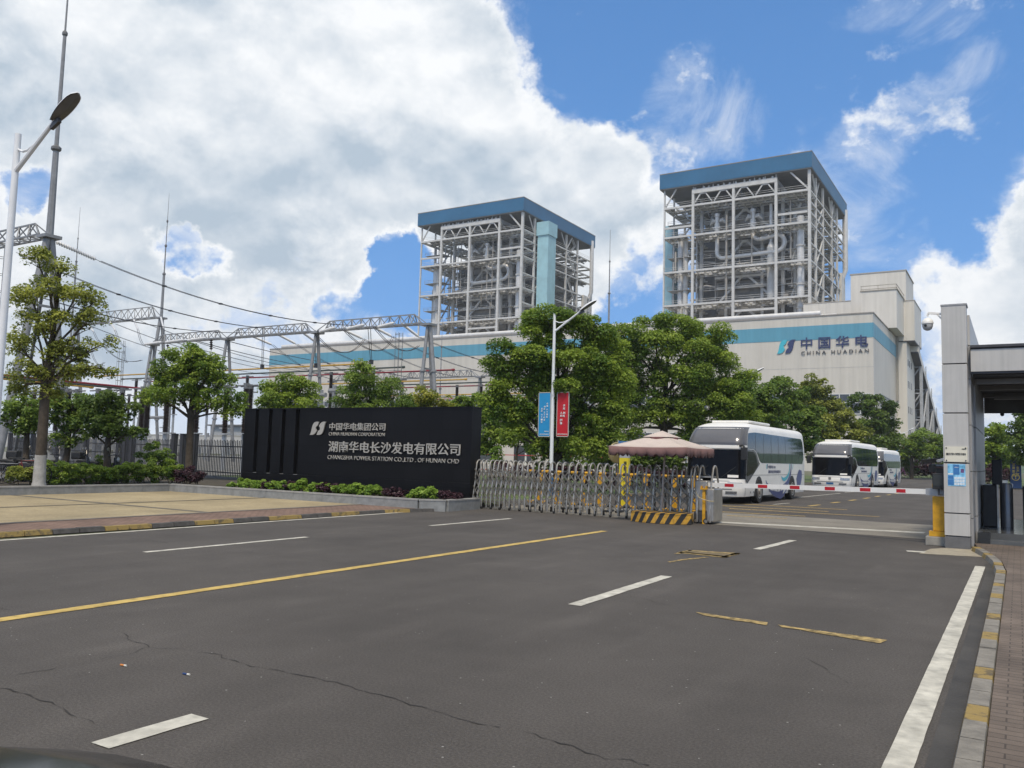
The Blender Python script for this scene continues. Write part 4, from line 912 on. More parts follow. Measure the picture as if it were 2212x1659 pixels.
for i, (xa, ya, xm, ym, xb, yb) in enumerate(((910, 300, 1150, 478, 1345, 365), (1165, 280, 1430, 462, 1590, 345), (1430, 262, 1640, 450, 1810, 420))):
    p, mm_, q = at_y(*c4_(xa, ya), 64.5), at_y(*c4_(xm, ym), 66), at_y(*c4_(xb, yb), 68); m = MB()
    for off in (0, .25): m.tube([(p * (1 - t) ** 2 + (mm_ * 2 - (p + q) / 2) * (2 * t * (1 - t)) + q * t * t) + Vector((off, 0, 0)) for t in np.linspace(0, 1, 15)], .035, 5)
    tag(m.build('jumper_cable', WIRE, None, p), 'black double loop of cable hanging below the middle gantry, %s from the left' % ORD[i], 'cable', 'cable loops below the middle gantry')
for i, (xa, ya, xb, yb) in enumerate(((490, 270, 478, 600), (945, 285, 940, 590), (1395, 260, 1412, 560))):
    p, q = at_y(*c4_(xa, ya), 66), at_y(*c4_(xb, yb), 69.9); m = MB()
    for off in (-.18, .18): m.tube([p + Vector((off, 0, 0)), q + Vector((off * .5, 0, 0))], .035, 5)
    m.cbox(q, (.5, .2, .5)); tag(m.build('dropper', WIRE, None, p), 'pair of dropper wires under the middle gantry, %s from the left' % ORD[i], 'cable', 'dropper wires of the substation')
for i, (x, y0, y1) in enumerate(((1810, 1235, 1360), (1437, 1280, 1345))):
    p, q = at_y(*c2_(x, y0), 65), at_y(*c2_(x, y1), 65); istring('dark ribbed hanging insulator under the left bay of the middle gantry, %s one' % ('right' if i == 0 else 'left'), p, q, .2, .24, PORC_B)
for i, (x, y) in enumerate(((1500, 1275), (1680, 1262), (1860, 1240))): cable('thin wire from the left bay of the middle gantry, %s from the left' % ORD[i], at_y(*c2_(x, y), 65.6), Vector((-118 + i * 9, 128, 17.5)), 1.0, .025, .2)
for i in range(3): cable('thin wire between the far left gantry and the yard behind, %s of three' % ORD[i], Vector((-118 + i * 6, 72.4, 19.2)), Vector((-128 + i * 8, 118, 16.5)), 1.2, .025, .2)
# coloured tubular busbars along X
BG = 'coloured tubular busbars of the substation'
nmC = {0: 'yellow', 1: 'dark green', 2: 'red'}; mC = {0: BUSY, 1: BUSD, 2: BUSR}
def busbar(label, p, q, ma, r=.095):
    m = MB(); m.tube([p, q], r, 8); d = (Vector(q) - Vector(p)).normalized()
    for e, s in ((Vector(p), -1), (Vector(q), 1)): m.lathe(e, d * s, [(r, 0), (r * 1.6, .05), (r * 1.6, .35), (r * .5, .45)], 8)
    return tag(m.build('busbar', ma, None, p, True), label, 'busbar', BG)
zt = 11.3
for i, Y in enumerate((70, 74.2, 78.4)): busbar('%s tube of the nearest row, behind the crowns' % nmC[i], (-112, Y, zt), ((-62.5, -60, -56.0)[i], Y, zt + .1), mC[i])
for i, Y in enumerate((89, 93.2, 97.4)): busbar('%s tube of the second row, half hidden by the pointed crown' % nmC[i], (-88.5, Y, zt), ((-61.5, -59.5, -57)[i], Y, zt + .1), mC[i])
for i, Y in enumerate((111, 115.2, 119.4)): busbar('%s tube of the far row against the hall wall' % nmC[i], (-92, Y, zt), (-56, Y, zt + .1), mC[i])
for i, (x, Y0, Y1) in enumerate(((-76.2, 38, 47.0), (-74.4, 38, 49.5), (-72.2, 37, 52))): busbar('%s tube running away behind the left trees' % nmC[i], (x, Y0, 7.2), (x, Y1, 7.15), mC[i], .095)
# post insulators on steel supports
PI_G = 'dark post insulators on grey supports'
def post_ins(mb_parts, h0, h1, r):
    s, pcl, cap = MB(), MB(), MB()
    s.tube([(0, 0, 0), (0, 0, h0)], .16, 8); s.cbox((0, 0, h0 + .06), (.7, .7, .12)); s.cbox((0, .25, h0 * .55), (.5, .3, .55))
    prof = [(r * .7, h0 + .13)]; h = h0 + .15
    while h < h1 - .12: prof += [(r * .62, h), (r, h + .05), (r * .62, h + .10)]; h += .11
    pcl.lathe((0, 0, 0), (0, 0, 1), prof, 9); cap.tube([(0, 0, h1 - .1), (0, 0, h1 + .15)], r * .8, 8); cap.tube([(-1.1, 0, h1 + .12), (1.1, 0, h1 + .12)], .06, 6); cap.cbox((0, 0, h1 + .2), (.3, .3, .18))
    return s, pcl, cap
protos = []
rgp = random.Random(11)
def insulator_post(label, x, y, kind):
    h0, h1, r = ((2.6, 5.9, .24), (2.4, 6.6, .34), (3.4, 6.6, .16), (6.0, 10.9, .26))[kind]
    while len(protos) <= kind: protos.append(None)
    if protos[kind] is None:
        t = thing('post_insulator', label, 'insulator', (x, y, 0), PI_G); s, p_, c = post_ins(None, h0, h1, r)
        part('support', s, STEEL_G, t, True); part('porcelain', p_, PORC_B, t, True); part('terminal', c, GALV_D, t); protos[kind] = t; return t
    return dup(protos[kind], (x, y, 0), label)
rows = [('in the nearest row behind the fence', 40, [-76, -73, -70.2, -66.4, -63.6, -60.5, -57.2, -54.8, -51.5, -48.6, -45.6], 0),
        ('in the thick bodied row behind the fence', 46, [-82, -77, -72, -66, -58.8, -53.3], 1),
        ('in the slender row behind the fence', 52, [-86, -82, -77.5, -74, -70.5, -67, -62, -59.3, -55.6], 2),
        ('in the tall row carrying the coloured tubes', 74.2, [-108, -100, -93, -86, -79, -71, -64.2], 3),
        ('in the back row carrying the coloured tubes', 93.2, [-88, -79.5, -71, -66, -62], 3), ('in the far row against the hall', 115.2, [-90, -80, -70, -63, -57.5], 3)]
for nm, y, xs, kd in rows:
    for i, x in enumerate(xs): insulator_post('dark ribbed post insulator, %s from the left %s' % (ORD[i], nm), x, y + rgp.uniform(-.6, .6), kd)
for i, (a, b) in enumerate(zip(rows[0][2][:-1], rows[0][2][1:])):
    if i % 2 == 0: cable('low sagging cable between post insulators of the nearest row, %s from the left' % ORD[i // 2], (a, 40, 6.1), (b, 40, 6.1), .35, .035, 0, group='low cables between post insulators')
for i, x in enumerate((-80, -69, -55.5)):
    c = thing('control_cabinet', 'light grey switch cabinet on legs behind the fence, %s from the left' % ORD[i], 'cabinet', (x, 37, 0), 'switch cabinets behind the fence'); m = MB(); m.box((-.55, -.3, .9), (.55, .3, 2.2)); part('body', m, STEEL_G, c, bevel=.02); m = MB(); m.box((-.45, -.315, 1.0), (.45, -.302, 2.1)); part('door', m, mat('cabinet_door', (.42, .42, .41), .5), c)
    m = MB(); m.box((-.5, -.1, 0), (-.35, .1, .89)); m.box((.35, -.1, 0), (.5, .1, .89)); part('leg', m, GALV_D, c)
# portal frames of horizontal pipe behind the fence
for i, (x0, x1, y) in enumerate(((-84, -79, 58), (-63.5, -58.5, 60), (-53, -48, 56))):
    p = thing('support_frame', 'grey pipe portal frame between the insulators, %s from the left' % ORD[i], 'frame', (x0, y, 0), 'pipe portal frames of the substation'); m = MB()
    for x in (x0, x1): m.tube([(x, y, 0), (x, y, 7.6)], .2, 8)
    m.tube([(x0 - .6, y, 7.1), (x1 + .6, y, 7.1)], .24, 8); m.tube([(x0, y, 4.8), (x1, y, 4.8)], .16, 8); wpart('frame', m, GALV, p, True)
# white perimeter wall and low sheds beyond the yard
wl_ = thing('perimeter_wall', 'long low off-white wall beyond the substation yard', 'wall', (-160, 150, 0)); m = MB(); m.box((-300, 150, 0), (-85, 150.4, 4.6)); wpart('wall_panel', m, WALLW, wl_)
m = MB(); m.box((-300, 149.95, 4.6), (-85, 150.45, 4.9)); wpart('coping', m, CONC, wl_)
sh = thing('shed', 'grey flat roofed shed behind the white wall', 'building', (-150, 170, 0)); m = MB(); m.box((-205, 165, 0), (-165, 185, 8)); wpart('wall', m, mat('shed_wall', (.33, .34, .34), .7), sh); m = MB(); m.box((-206, 164, 8), (-164, 186, 8.4)); wpart('roof', m, CONC_D, sh)
# fence: square posts and picket panels
FP0, FP1 = Vector((-29.6, 25.8, 0)), Vector((-64, 33.5, 0))
fn = thing('picket_fence', 'dark grey steel picket fence with square posts in front of the substation', 'fence', FP0)
fd = (FP1 - FP0).normalized(); FLn = (FP1 - FP0).length
posts = [0, 5.0, 6.3, 7.3, 12.6, 13.5, 14.4, 19.5, 24.6, 29.6, 34.8]
for i, s_ in enumerate(posts):
    c = fd * s_; m = MB(); m.box((c.x - .12, c.y - .12, 0), (c.x + .12, c.y + .12, 2.3)); m.box((c.x - .14, c.y - .14, 2.3), (c.x + .14, c.y + .14, 2.34)); part('post', m, mat('fence_post', (.032, .032, .036), .7, var=.25), fn)
for a, b in zip(posts[:-1], posts[1:]):
    m = MB(); q0, q1 = fd * (a + .17), fd * (b - .17)
    for z in (.55, 1.25, 1.75): m.beam(q0 + Vector((0, 0, z)), q1 + Vector((0, 0, z)), .035, .05)
    L = (q1 - q0).length; n = max(2, int(L / .16))
    for i in range(n):
        c = q0.lerp(q1, (i + .5) / n); m.box((c.x - .016, c.y - .045, .25), (c.x + .016, c.y - .02, 2.02 + (.04 if i % 2 else 0)))
    part('picket_panel', m, PICKET, fn)
m = MB(); q0, q1 = Vector((0, 0, 0)), fd * FLn; m.beam(q0 + Vector((0, 0, .18)), q1 + Vector((0, 0, .18)), .25, .36); part('plinth', m, CONC_D, fn)
# ------------------------------------------------------------------ black entrance wall and its planter
SY = 21.97
sg = thing('entrance_sign_wall', 'long black granite entrance wall with company name lettering', 'sign', (-20, SY, 0))
c5b = crop(900, 1500, 2.212)
def sgp(x, y, Y=SY): return at_y(*c5b(x, y), Y)
slots = []
for x0, x1 in ((200, 231), (315, 346), (428, 461), (545, 581)):
    slots.append((sgp(x0, 250).x, sgp(x1, 250).x))
zb = sgp(190, 733).z
GR2 = GRANITE; brick_pattern(GRANITE, PI / 2, 0, 1.0, .62, .006)
XL, XR, ZT = -25.35, -14.84, 3.18
m = MB(); m.box((XL, SY + .16, 0), (XR, SY + .55, ZT))
xs = [XL] + [v for s_ in slots for v in s_] + [XR]
for i in range(0, len(xs), 2): m.box((xs[i], SY, zb), (xs[i + 1], SY + .158, ZT))
m.box((XL, SY, 0), (XR, SY + .158, zb - .002)); wpart('wall_slab', m, GRANITE, sg)
for s_ in slots:
    m = MB(); m.box((s_[0] + .001, SY + .150, zb), (s_[1] - .001, SY + .157, ZT - .01)); wpart('slot', m, SLOT, sg)
    m = MB(); m.box((s_[0] + .002, SY + .005, zb), (s_[1] - .002, SY + .149, zb + .012)); wpart('slot_sill', m, KERBST, sg)
m = MB(); m.box((XL - .02, SY - .02, ZT), (XR + .02, SY + .57, ZT + .04)); wpart('coping', m, GRANITE, sg)
def fit(x0, y0, x1, y1): a, b = sgp(x0, y1, SY - .02), sgp(x1, y0, SY - .02); l = sg.location; return (a.x - l.x, a.y - l.y, a.z), b.x - a.x, b.z - a.z
o_, w_, h_ = fit(668, 295, 812, 411); emblem(o_, (1, 0, 0), (0, 0, 1), w_, h_, .04, sg, LETTER, LETTER)
def row(txt, x0, x1, yl0, yl1, bold):
    a = sgp(x0, yl1, SY - .02); b = sgp(x1, yl1, SY - .02); zt_ = sgp(x0, yl0, SY - .02).z; l = sg.location
    text(txt, (a.x - l.x, a.y - l.y, a.z), (1, 0, 0), (0, 0, 1), b.x - a.x, zt_ - a.z, .035, 'lettering', LETTER, sg, bold)
row('中国华电集团公司', 836, 1314, 306, 370, .006)
row('CHINA HUADIAN CORPORATION', 831, 1309, 387, 415, -.010)
row('湖南华电长沙发电有限公司', 827, 1956, 462, 556, .008)
row('CHANGSHA POWER STATION CO.,LTD . OF HUNAN CHD', 820, 1946, 583, 622, -.010)
pw = thing('planter_wall', 'low grey granite planter kerb edging the plaza and the black wall', 'wall', (-20, 19.3, 0))
def wallseg(mb, p, q, z0, z1, th, over=0): 
    p, q = Vector((*p, 0)), Vector((*q, 0)); d = (q - p).normalized(); s = Vector((-d.y, d.x, 0)) * (th / 2 + over); p = p - d * over; q = q + d * over
    mb.add([p - s + Vector((0, 0, z0)), q - s + Vector((0, 0, z0)), q + s + Vector((0, 0, z0)), p + s + Vector((0, 0, z0)), p - s + Vector((0, 0, z1)), q - s + Vector((0, 0, z1)), q + s + Vector((0, 0, z1)), p + s + Vector((0, 0, z1))], [(0, 3, 2, 1), (4, 5, 6, 7), (0, 1, 5, 4), (1, 2, 6, 5), (2, 3, 7, 6), (3, 0, 4, 7)])
path = [(-27.0, -40), (-26.3, 19.55), (-15.1, 19.74), (-14.45, 20.15), (-14.5, 21.9)]
m = MB(); mc = MB()
for a, b in zip(path[:-1], path[1:]):
    L = (Vector(b) - Vector(a)).length; n = max(1, round(L / 1.2)); av, bv = Vector((*a, 0)), Vector((*b, 0))
    for i in range(n):
        p = av.lerp(bv, i / n + (.006 / L if i else 0)); q = av.lerp(bv, (i + 1) / n); wallseg(m, p.xy, q.xy, -.02, .30, .22); wallseg(mc, p.xy, q.xy, .302, .345, .22, .012)
wpart('kerb_face', m, KERBST, pw); wpart('coping', mc, mat('kerb_coping', (.27, .265, .25), .7, var=.2, vscale=4), pw)
SOIL = mat('soil', (.06, .05, .035), .95, var=.4, vscale=3, bump=.6)
sheet('soil_bed', [(-26.9, -40), (-26.3, 19.6), (-15.1, 19.8), (-14.6, 20.2), (-14.6, 21.95), (-25.4, 21.95), (-29.5, 25.6), (-64, 33.3), (-64, -40)], .26, SOIL)
# shrubs in front of the black wall
YG = 20.75
gre = [(48, 845, 40, 32), (150, 850, 55, 34), (235, 845, 55, 36), (350, 830, 55, 32), (445, 858, 38, 30), (580, 840, 60, 60), (735, 858, 85, 48), (955, 880, 70, 48), (1070, 875, 75, 50), (1205, 880, 65, 46), (1630, 915, 125, 58)]
pur = [(330, 870, 55, 28), (500, 850, 40, 40), (860, 880, 45, 36), (1390, 905, 105, 40), (1870, 930, 85, 40), (780, 900, 45, 22)]
lg = ['bright green shrub by the left end of the black wall', 'bright green shrub below the first slot of the black wall', 'bright green shrub below the second slot', 'bright green shrub below the third slot', 'narrow bright green shrub left of the tall one', 'tallest bright green shrub, below the fourth slot', 'broad bright green shrub below the emblem', 'bright green shrub left in the clump below the lettering', 'bright green shrub in the middle of the clump below the lettering', 'bright green shrub right in the clump below the lettering', 'big round bright green shrub by the right end of the planter']
lp = ['dark purple shrub between the left green shrubs', 'dark purple shrub against the wall below the third slot', 'dark purple shrub right of the emblem shrub', 'wide dark purple shrub between the green clump and the last green shrub', 'dark purple shrub at the right end of the planter', 'small purple shrub at the foot of the emblem shrub']
for i, (x, y, rx, ry) in enumerate(gre):
    p = sgp(x, y + ry, YG); s_ = 20.75 / .95 / FOC / 1.79385 / 2.212; D = (p - EYE).dot(FW); k_ = D / FOC / 1.79385 / 2.212
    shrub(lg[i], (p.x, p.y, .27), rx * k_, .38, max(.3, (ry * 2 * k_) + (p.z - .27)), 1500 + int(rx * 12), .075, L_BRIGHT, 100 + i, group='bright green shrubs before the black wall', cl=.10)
for i, (x, y, rx, ry) in enumerate(pur):
    p = sgp(x, y + ry, YG + .1); D = (p - EYE).dot(FW); k_ = D / FOC / 1.79385 / 2.212
    shrub(lp[i], (p.x, p.y, .27), rx * k_, .34, max(.3, (ry * 2 * k_) + (p.z - .27)), 1100, .07, L_PURPLE, 140 + i, group='dark purple shrubs before the black wall', cl=.10)
# hedge and bushes on the left bed
def hedge(label, x0, x1, yt, D, h, dep, leaves, lsize, ma, seed, name='hedge'):
    D0, D1 = D if isinstance(D, tuple) else (D, D); a, b = at_d(x0, yt, D0), at_d(x1, yt, D1); rg = random.Random(seed); root = thing(name, label, 'hedge', (a.x, a.y, .27)); cl = []; d = Vector(((b - a).x, (b - a).y, 0)); L = d.length; d.normalize(); s = Vector((-d.y, d.x, 0)); sb = MB()
    for i in range(int(L * 52)):
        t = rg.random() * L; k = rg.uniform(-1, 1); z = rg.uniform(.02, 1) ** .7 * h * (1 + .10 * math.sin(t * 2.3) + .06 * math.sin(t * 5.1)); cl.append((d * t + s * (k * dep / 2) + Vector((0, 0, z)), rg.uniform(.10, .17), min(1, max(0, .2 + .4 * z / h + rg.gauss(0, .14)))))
        if i % 6 == 0: limb(sb, d * t, cl[-1][0], .014, .005, rg, 3, .05, 5)
    leaf_mesh('foliage', cl, leaves, lsize, seed, ma, root, 0); part('stems', sb, BARK, root); return root
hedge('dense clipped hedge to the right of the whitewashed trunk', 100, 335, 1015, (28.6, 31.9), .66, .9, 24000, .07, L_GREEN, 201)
hedge('low thin hedge to the left of the whitewashed trunk', 22, 80, 1018, (27.9, 28.5), .5, .6, 2600, .075, L_OLIVE, 202)
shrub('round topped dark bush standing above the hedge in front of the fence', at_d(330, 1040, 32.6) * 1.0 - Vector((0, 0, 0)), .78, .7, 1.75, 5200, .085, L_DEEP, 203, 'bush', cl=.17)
shrub('green bush at the right foot of the round topped bush', at_d(372, 1042, 31.8), .5, .45, .8, 2400, .08, L_GREEN, 204, 'bush', cl=.14)
shrub('dark purple bush between the fence and the plaza corner', at_d(402, 1044, 31.2), .55, .45, .6, 2400, .07, L_PURPLE, 205, 'bush', cl=.13)
shrub('small purple bush at the corner of the planter kerb', at_d(425, 1044, 30.6), .3, .3, .5, 1200, .07, L_PURPLE, 206, 'bush', cl=.12)
shrub('weedy bush behind the red tailed scooter', at_d(228, 1028, 32.5), .5, .4, .85, 1600, .08, L_DEEP, 207, 'bush', cl=.14)
for i, (x, y) in enumerate(((1190 / 2.212 / 1.794 + 0, 0),)[:0]): pass

# ------------------------------------------------------------------ trees
c3_ = crop(0, 1400, 2.212)
tree('roadside_tree', 'airy tall tree with a whitewashed trunk at the left edge', at_d(84, 1047, 28.0).xy.to_3d() + Vector((0, 0, .24)),
     lobes_px([(88, 562, 38, 20), (118, 572, 30, 20), (60, 640, 34, 26), (118, 628, 42, 26), (165, 640, 40, 26), (205, 650, 26, 20), (185, 695, 42, 26), (72, 700, 38, 26), (125, 700, 42, 24), (48, 745, 36, 24), (110, 760, 40, 24), (165, 752, 42, 22), (215, 745, 34, 18), (62, 800, 40, 24), (120, 805, 44, 24), (175, 800, 44, 22), (225, 795, 28, 18), (40, 835, 22, 14), (95, 845, 32, 16)], 28.0, random.Random(1), .9),
     17000, .095, L_OLIVE, 301, .17, at_d(98, 830, 28.0), BARK, cl=.31, dens=1.15, limewash=1.05, twigs=50, droop=.5, tintmid=.5)
GT = 'small dark trees along the fence'
tree('fence_tree', 'dark bushy tree by the left edge in front of the fence', (at_d(52, 1035, 33.5)).xy.to_3d() + Vector((0, 0, .2)), lobes_px([(30, 880, 26, 22), (62, 872, 32, 24), (45, 910, 34, 24), (80, 905, 22, 22), (60, 930, 30, 16)], 33.5, random.Random(2)), 5200, .12, L_DEEP, 302, .13, cl=.3, group=GT)
tree('fence_tree', 'dark bushy tree just right of the airy tree', at_d(140, 1035, 33).xy.to_3d() + Vector((0, 0, .2)), lobes_px([(130, 880, 30, 22), (165, 875, 36, 26), (190, 895, 26, 26), (135, 915, 30, 24), (170, 925, 40, 24), (150, 948, 26, 14)], 33, random.Random(3)), 6200, .12, L_DEEP, 303, .13, cl=.3, group=GT)
tree('fence_tree', 'dark flat topped tree on a forked trunk in front of the fence', at_d(228, 1035, 32).xy.to_3d() + Vector((0, 0, .2)), lobes_px([(205, 872, 28, 16), (240, 868, 36, 18), (275, 885, 28, 22), (215, 905, 36, 26), (255, 910, 40, 26), (292, 930, 20, 16), (235, 935, 40, 16), (195, 935, 22, 16)], 32, random.Random(4)), 7600, .12, L_DARK, 304, .14, at_d(232, 965, 32), cl=.3, group=GT, tintmid=.5)
tree('yard_tree', 'broad green tree with a forked trunk left of the black wall', at_d(409, 1020, 36).xy.to_3d(), lobes_px([(400, 768, 42, 24), (432, 780, 38, 26), (370, 795, 42, 26), (410, 805, 50, 28), (452, 805, 36, 28), (340, 830, 34, 24), (385, 840, 44, 28), (432, 840, 44, 28), (478, 830, 30, 30), (330, 860, 22, 20), (500, 862, 26, 28), (370, 872, 30, 18), (505, 895, 20, 18), (460, 868, 36, 20)], 36, random.Random(5)), 26000, .10, L_GREEN, 305, .16, at_d(412, 905, 36), cl=.34, twigs=24)
GB = 'trees rising behind the black wall'
tree('yard_tree', 'rounded bright tree behind the left half of the black wall', at_d(625, 1015, 40).xy.to_3d(), lobes_px([(585, 845, 28, 24), (622, 826, 32, 22), (655, 838, 32, 24), (600, 872, 40, 22), (645, 872, 40, 22), (680, 872, 18, 20), (575, 875, 18, 16), (625, 900, 60, 24)], 40, random.Random(6)), 16000, .105, L_GREEN, 306, .15, cl=.34, group=GB, tintmid=.5)
tree('yard_tree', 'pointed dark green tree behind the middle of the black wall', at_d(790, 1015, 42).xy.to_3d(), lobes_px([(785, 792, 22, 18), (782, 815, 32, 24), (800, 840, 44, 26), (755, 855, 34, 24), (835, 830, 20, 16), (850, 860, 36, 24), (790, 872, 50, 22), (735, 878, 24, 16), (880, 880, 30, 16), (800, 900, 80, 24)], 42, random.Random(7)), 21000, .105, L_DEEP, 307, .16, cl=.36, group=GB, tintmid=.5)
tree('yard_tree', 'yellowish domed tree behind the right half of the black wall', at_d(922, 1015, 46).xy.to_3d(), lobes_px([(915, 858, 36, 18), (945, 868, 34, 18), (890, 872, 30, 16), (925, 885, 50, 16), (970, 885, 22, 12), (925, 905, 60, 20)], 46, random.Random(8)), 6500, .15, L_YELLOW, 308, .14, cl=.36, group=GB)
tree('yard_tree', 'thin young tree behind the right end of the black wall', at_d(1010, 1015, 44).xy.to_3d(), lobes_px([(1000, 872, 24, 12), (1025, 865, 18, 12), (985, 888, 20, 10), (1030, 890, 22, 10)], 44, random.Random(9)), 1800, .14, L_GREEN, 309, .07, cl=.28, group=GB)
GA = 'large dense trees inside the gate'
tree('avenue_tree', 'large dense tree wrapped round the street lamp with the two banners', at_d(1195, 1030, 37).xy.to_3d(), lobes_px([(1150, 690, 24, 18), (1195, 690, 44, 26), (1255, 700, 36, 22), (1290, 710, 26, 24), (1160, 725, 44, 28), (1230, 735, 52, 32), (1295, 745, 22, 28), (1110, 760, 36, 24), (1165, 775, 56, 34), (1235, 785, 56, 36), (1300, 800, 38, 34), (1085, 795, 34, 28), (1130, 815, 50, 32), (1200, 835, 60, 36), (1280, 845, 54, 38), (1080, 835, 26, 20), (1120, 865, 42, 34), (1240, 890, 56, 36), (1310, 890, 36, 34), (1110, 910, 34, 30), (1160, 900, 44, 34), (1250, 930, 52, 30), (1130, 945, 40, 24), (1305, 930, 36, 26), (1325, 760, 30, 34), (1335, 830, 30, 36), (1335, 890, 30, 36), (1075, 870, 26, 26), (1240, 965, 50, 22), (1300, 965, 34, 20), (1165, 965, 34, 18)], 37, random.Random(10)), 98000, .118, L_GREEN, 310, .22, cl=.52, group=GA, twigs=40)
tree('avenue_tree', 'largest dense dome of foliage behind the parasol', at_d(1440, 1020, 50).xy.to_3d(), lobes_px([(1330, 725, 30, 24), (1325, 770, 30, 34), (1320, 830, 30, 36), (1325, 880, 34, 34), (1600, 850, 40, 34), (1600, 890, 44, 36), (1400, 715, 46, 26), (1455, 710, 56, 28), (1520, 725, 44, 28), (1360, 745, 38, 30), (1420, 755, 56, 34), (1490, 760, 58, 34), (1555, 755, 40, 34), (1345, 790, 36, 34), (1400, 805, 56, 36), (1470, 815, 60, 36), (1540, 810, 56, 36), (1600, 815, 40, 30), (1350, 845, 40, 34), (1410, 860, 50, 30), (1500, 865, 62, 34), (1570, 860, 54, 34), (1345, 890, 36, 32), (1390, 905, 34, 26), (1480, 905, 40, 28), (1530, 910, 60, 30), (1345, 935, 34, 24), (1500, 940, 44, 20)], 50, random.Random(11)), 112000, .138, L_GREEN, 311, .26, at_d(1434, 925, 50), cl=.62, group=GA, twigs=46, tintmid=.42)
GR = 'street trees behind the coaches'
tree('avenue_tree', 'green tree behind the nearest coach', at_d(1620, 1030, 58).xy.to_3d(), lobes_px([(1590, 850, 34, 26), (1630, 852, 36, 28), (1600, 885, 48, 30), (1650, 890, 34, 34), (1570, 905, 40, 30), (1620, 925, 50, 30), (1660, 940, 34, 34), (1560, 940, 40, 24)], 58, random.Random(12)), 20000, .22, L_DEEP, 312, .2, cl=.55, group=GR)
tree('avenue_tree', 'dark green tree at the rear corner of the nearest coach', at_d(1710, 1030, 70).xy.to_3d(), lobes_px([(1690, 842, 34, 22), (1725, 860, 34, 28), (1680, 880, 40, 30), (1740, 895, 34, 30), (1700, 920, 48, 34), (1750, 935, 26, 34), (1720, 965, 44, 30), (1690, 985, 30, 20)], 70, random.Random(13)), 20000, .24, L_DEEP, 313, .2, cl=.6, group=GR)
tree('avenue_tree', 'olive tinted tree rising highest between the coaches', at_d(1770, 1030, 82).xy.to_3d(), lobes_px([(1755, 830, 26, 18), (1780, 845, 28, 24), (1745, 855, 28, 24), (1765, 880, 38, 28), (1800, 895, 32, 28), (1780, 925, 44, 32), (1820, 935, 40, 30), (1800, 962, 40, 24), (1850, 950, 26, 30)], 82, random.Random(14)), 19000, .27, L_OLIVE, 314, .2, cl=.65, group=GR, tintmid=.38)
tree('avenue_tree', 'dark tree at the far end of the row before the hall corner', at_d(1895, 1025, 100).xy.to_3d(), lobes_px([(1862, 872, 28, 18), (1890, 880, 32, 24), (1915, 905, 26, 26), (1880, 915, 38, 30), (1925, 930, 16, 20), (1895, 950, 36, 30), (1870, 968, 26, 20), (1912, 970, 22, 18)], 100, random.Random(15)), 12000, .32, L_DARK, 315, .2, cl=.8, group=GR, tintmid=.45)
tree('avenue_tree', 'round green tree on a bare trunk at the far end of the road', at_d(1970, 1030, 110).xy.to_3d(), lobes_px([(1968, 948, 30, 20), (1995, 955, 30, 24), (1950, 970, 28, 20), (1985, 978, 40, 20), (2020, 965, 24, 26), (2035, 985, 22, 18)], 110, random.Random(16)), 9000, .33, L_DEEP, 316, .22, at_d(1970, 990, 110), cl=.8, tintmid=.55)
tree('avenue_tree', 'bright green tree framed under the gatehouse canopy', at_d(2160, 1050, 82).xy.to_3d(), lobes_px([(2150, 938, 28, 18), (2130, 960, 26, 22), (2165, 960, 30, 24), (2145, 985, 34, 22), (2180, 985, 24, 22), (2155, 1010, 36, 16), (2125, 1005, 16, 14)], 82, random.Random(17)), 10000, .26, L_GREEN, 317, .25, at_d(2158, 1020, 82), cl=.6)
tree('avenue_tree', 'dark tree at the right edge under the gatehouse canopy', at_d(2225, 1050, 70).xy.to_3d(), lobes_px([(2205, 910, 28, 24), (2230, 900, 34, 28), (2200, 945, 24, 26), (2225, 950, 34, 30), (2205, 980, 26, 22), (2235, 985, 30, 24)], 70, random.Random(18)), 9000, .22, L_DARK, 318, .22, cl=.55, tintmid=.5)
GU = 'small trees between the gate and the hall'
tree('yard_tree', 'small rounded tree beside the right end of the black wall', at_d(1062, 1020, 52).xy.to_3d(), lobes_px([(1055, 905, 28, 22), (1085, 925, 26, 24), (1058, 945, 32, 22), (1040, 965, 24, 16), (1090, 955, 24, 16)], 52, random.Random(19)), 6500, .18, L_GREEN, 319, .1, cl=.42, group=GU)
tree('yard_tree', 'slender forked tree seen over the left part of the gate', at_d(1114, 1020, 48).xy.to_3d(), lobes_px([(1100, 945, 24, 18), (1135, 945, 26, 18), (1120, 925, 28, 16), (1150, 965, 20, 14)], 48, random.Random(20)), 3000, .16, L_GREEN, 320, .09, at_d(1115, 985, 48), cl=.36, group=GU)
tree('yard_tree', 'tiny sapling behind the left part of the gate', at_d(1071, 1022, 40).xy.to_3d(), lobes_px([(1070, 975, 9, 12), (1072, 992, 11, 12), (1070, 1005, 10, 8)], 40, random.Random(21)), 700, .12, L_BRIGHT, 321, .03, cl=.2, group=GU)
tree('yard_tree', 'low spreading tree right of the banner lamp over the gate', at_d(1290, 1022, 52).xy.to_3d(), lobes_px([(1255, 975, 22, 16), (1230, 965, 20, 14), (1300, 965, 30, 18), (1270, 990, 22, 10), (1335, 985, 22, 14)], 52, random.Random(22)), 3600, .17, L_GREEN, 322, .1, cl=.36, group=GU, tintmid=.5)
tree('yard_tree', 'dark low tree behind the yellow pillar below the parasol', at_d(1400, 1024, 46).xy.to_3d(), lobes_px([(1380, 985, 28, 20), (1415, 985, 28, 22), (1395, 1005, 36, 16), (1440, 1000, 20, 16), (1500, 985, 20, 22)], 46, random.Random(23)), 5000, .16, L_DARK, 323, .1, cl=.4, group=GU)
hedge('tall dark green undergrowth below the large trees', 1150, 1480, 1000, 47, 2.3, 1.6, 16000, .15, L_DEEP, 402)
hedge('dark purple hedge behind the sliding gate', 1060, 1500, 1000, 36, .95, .9, 9000, .10, L_PURPLE, 401)
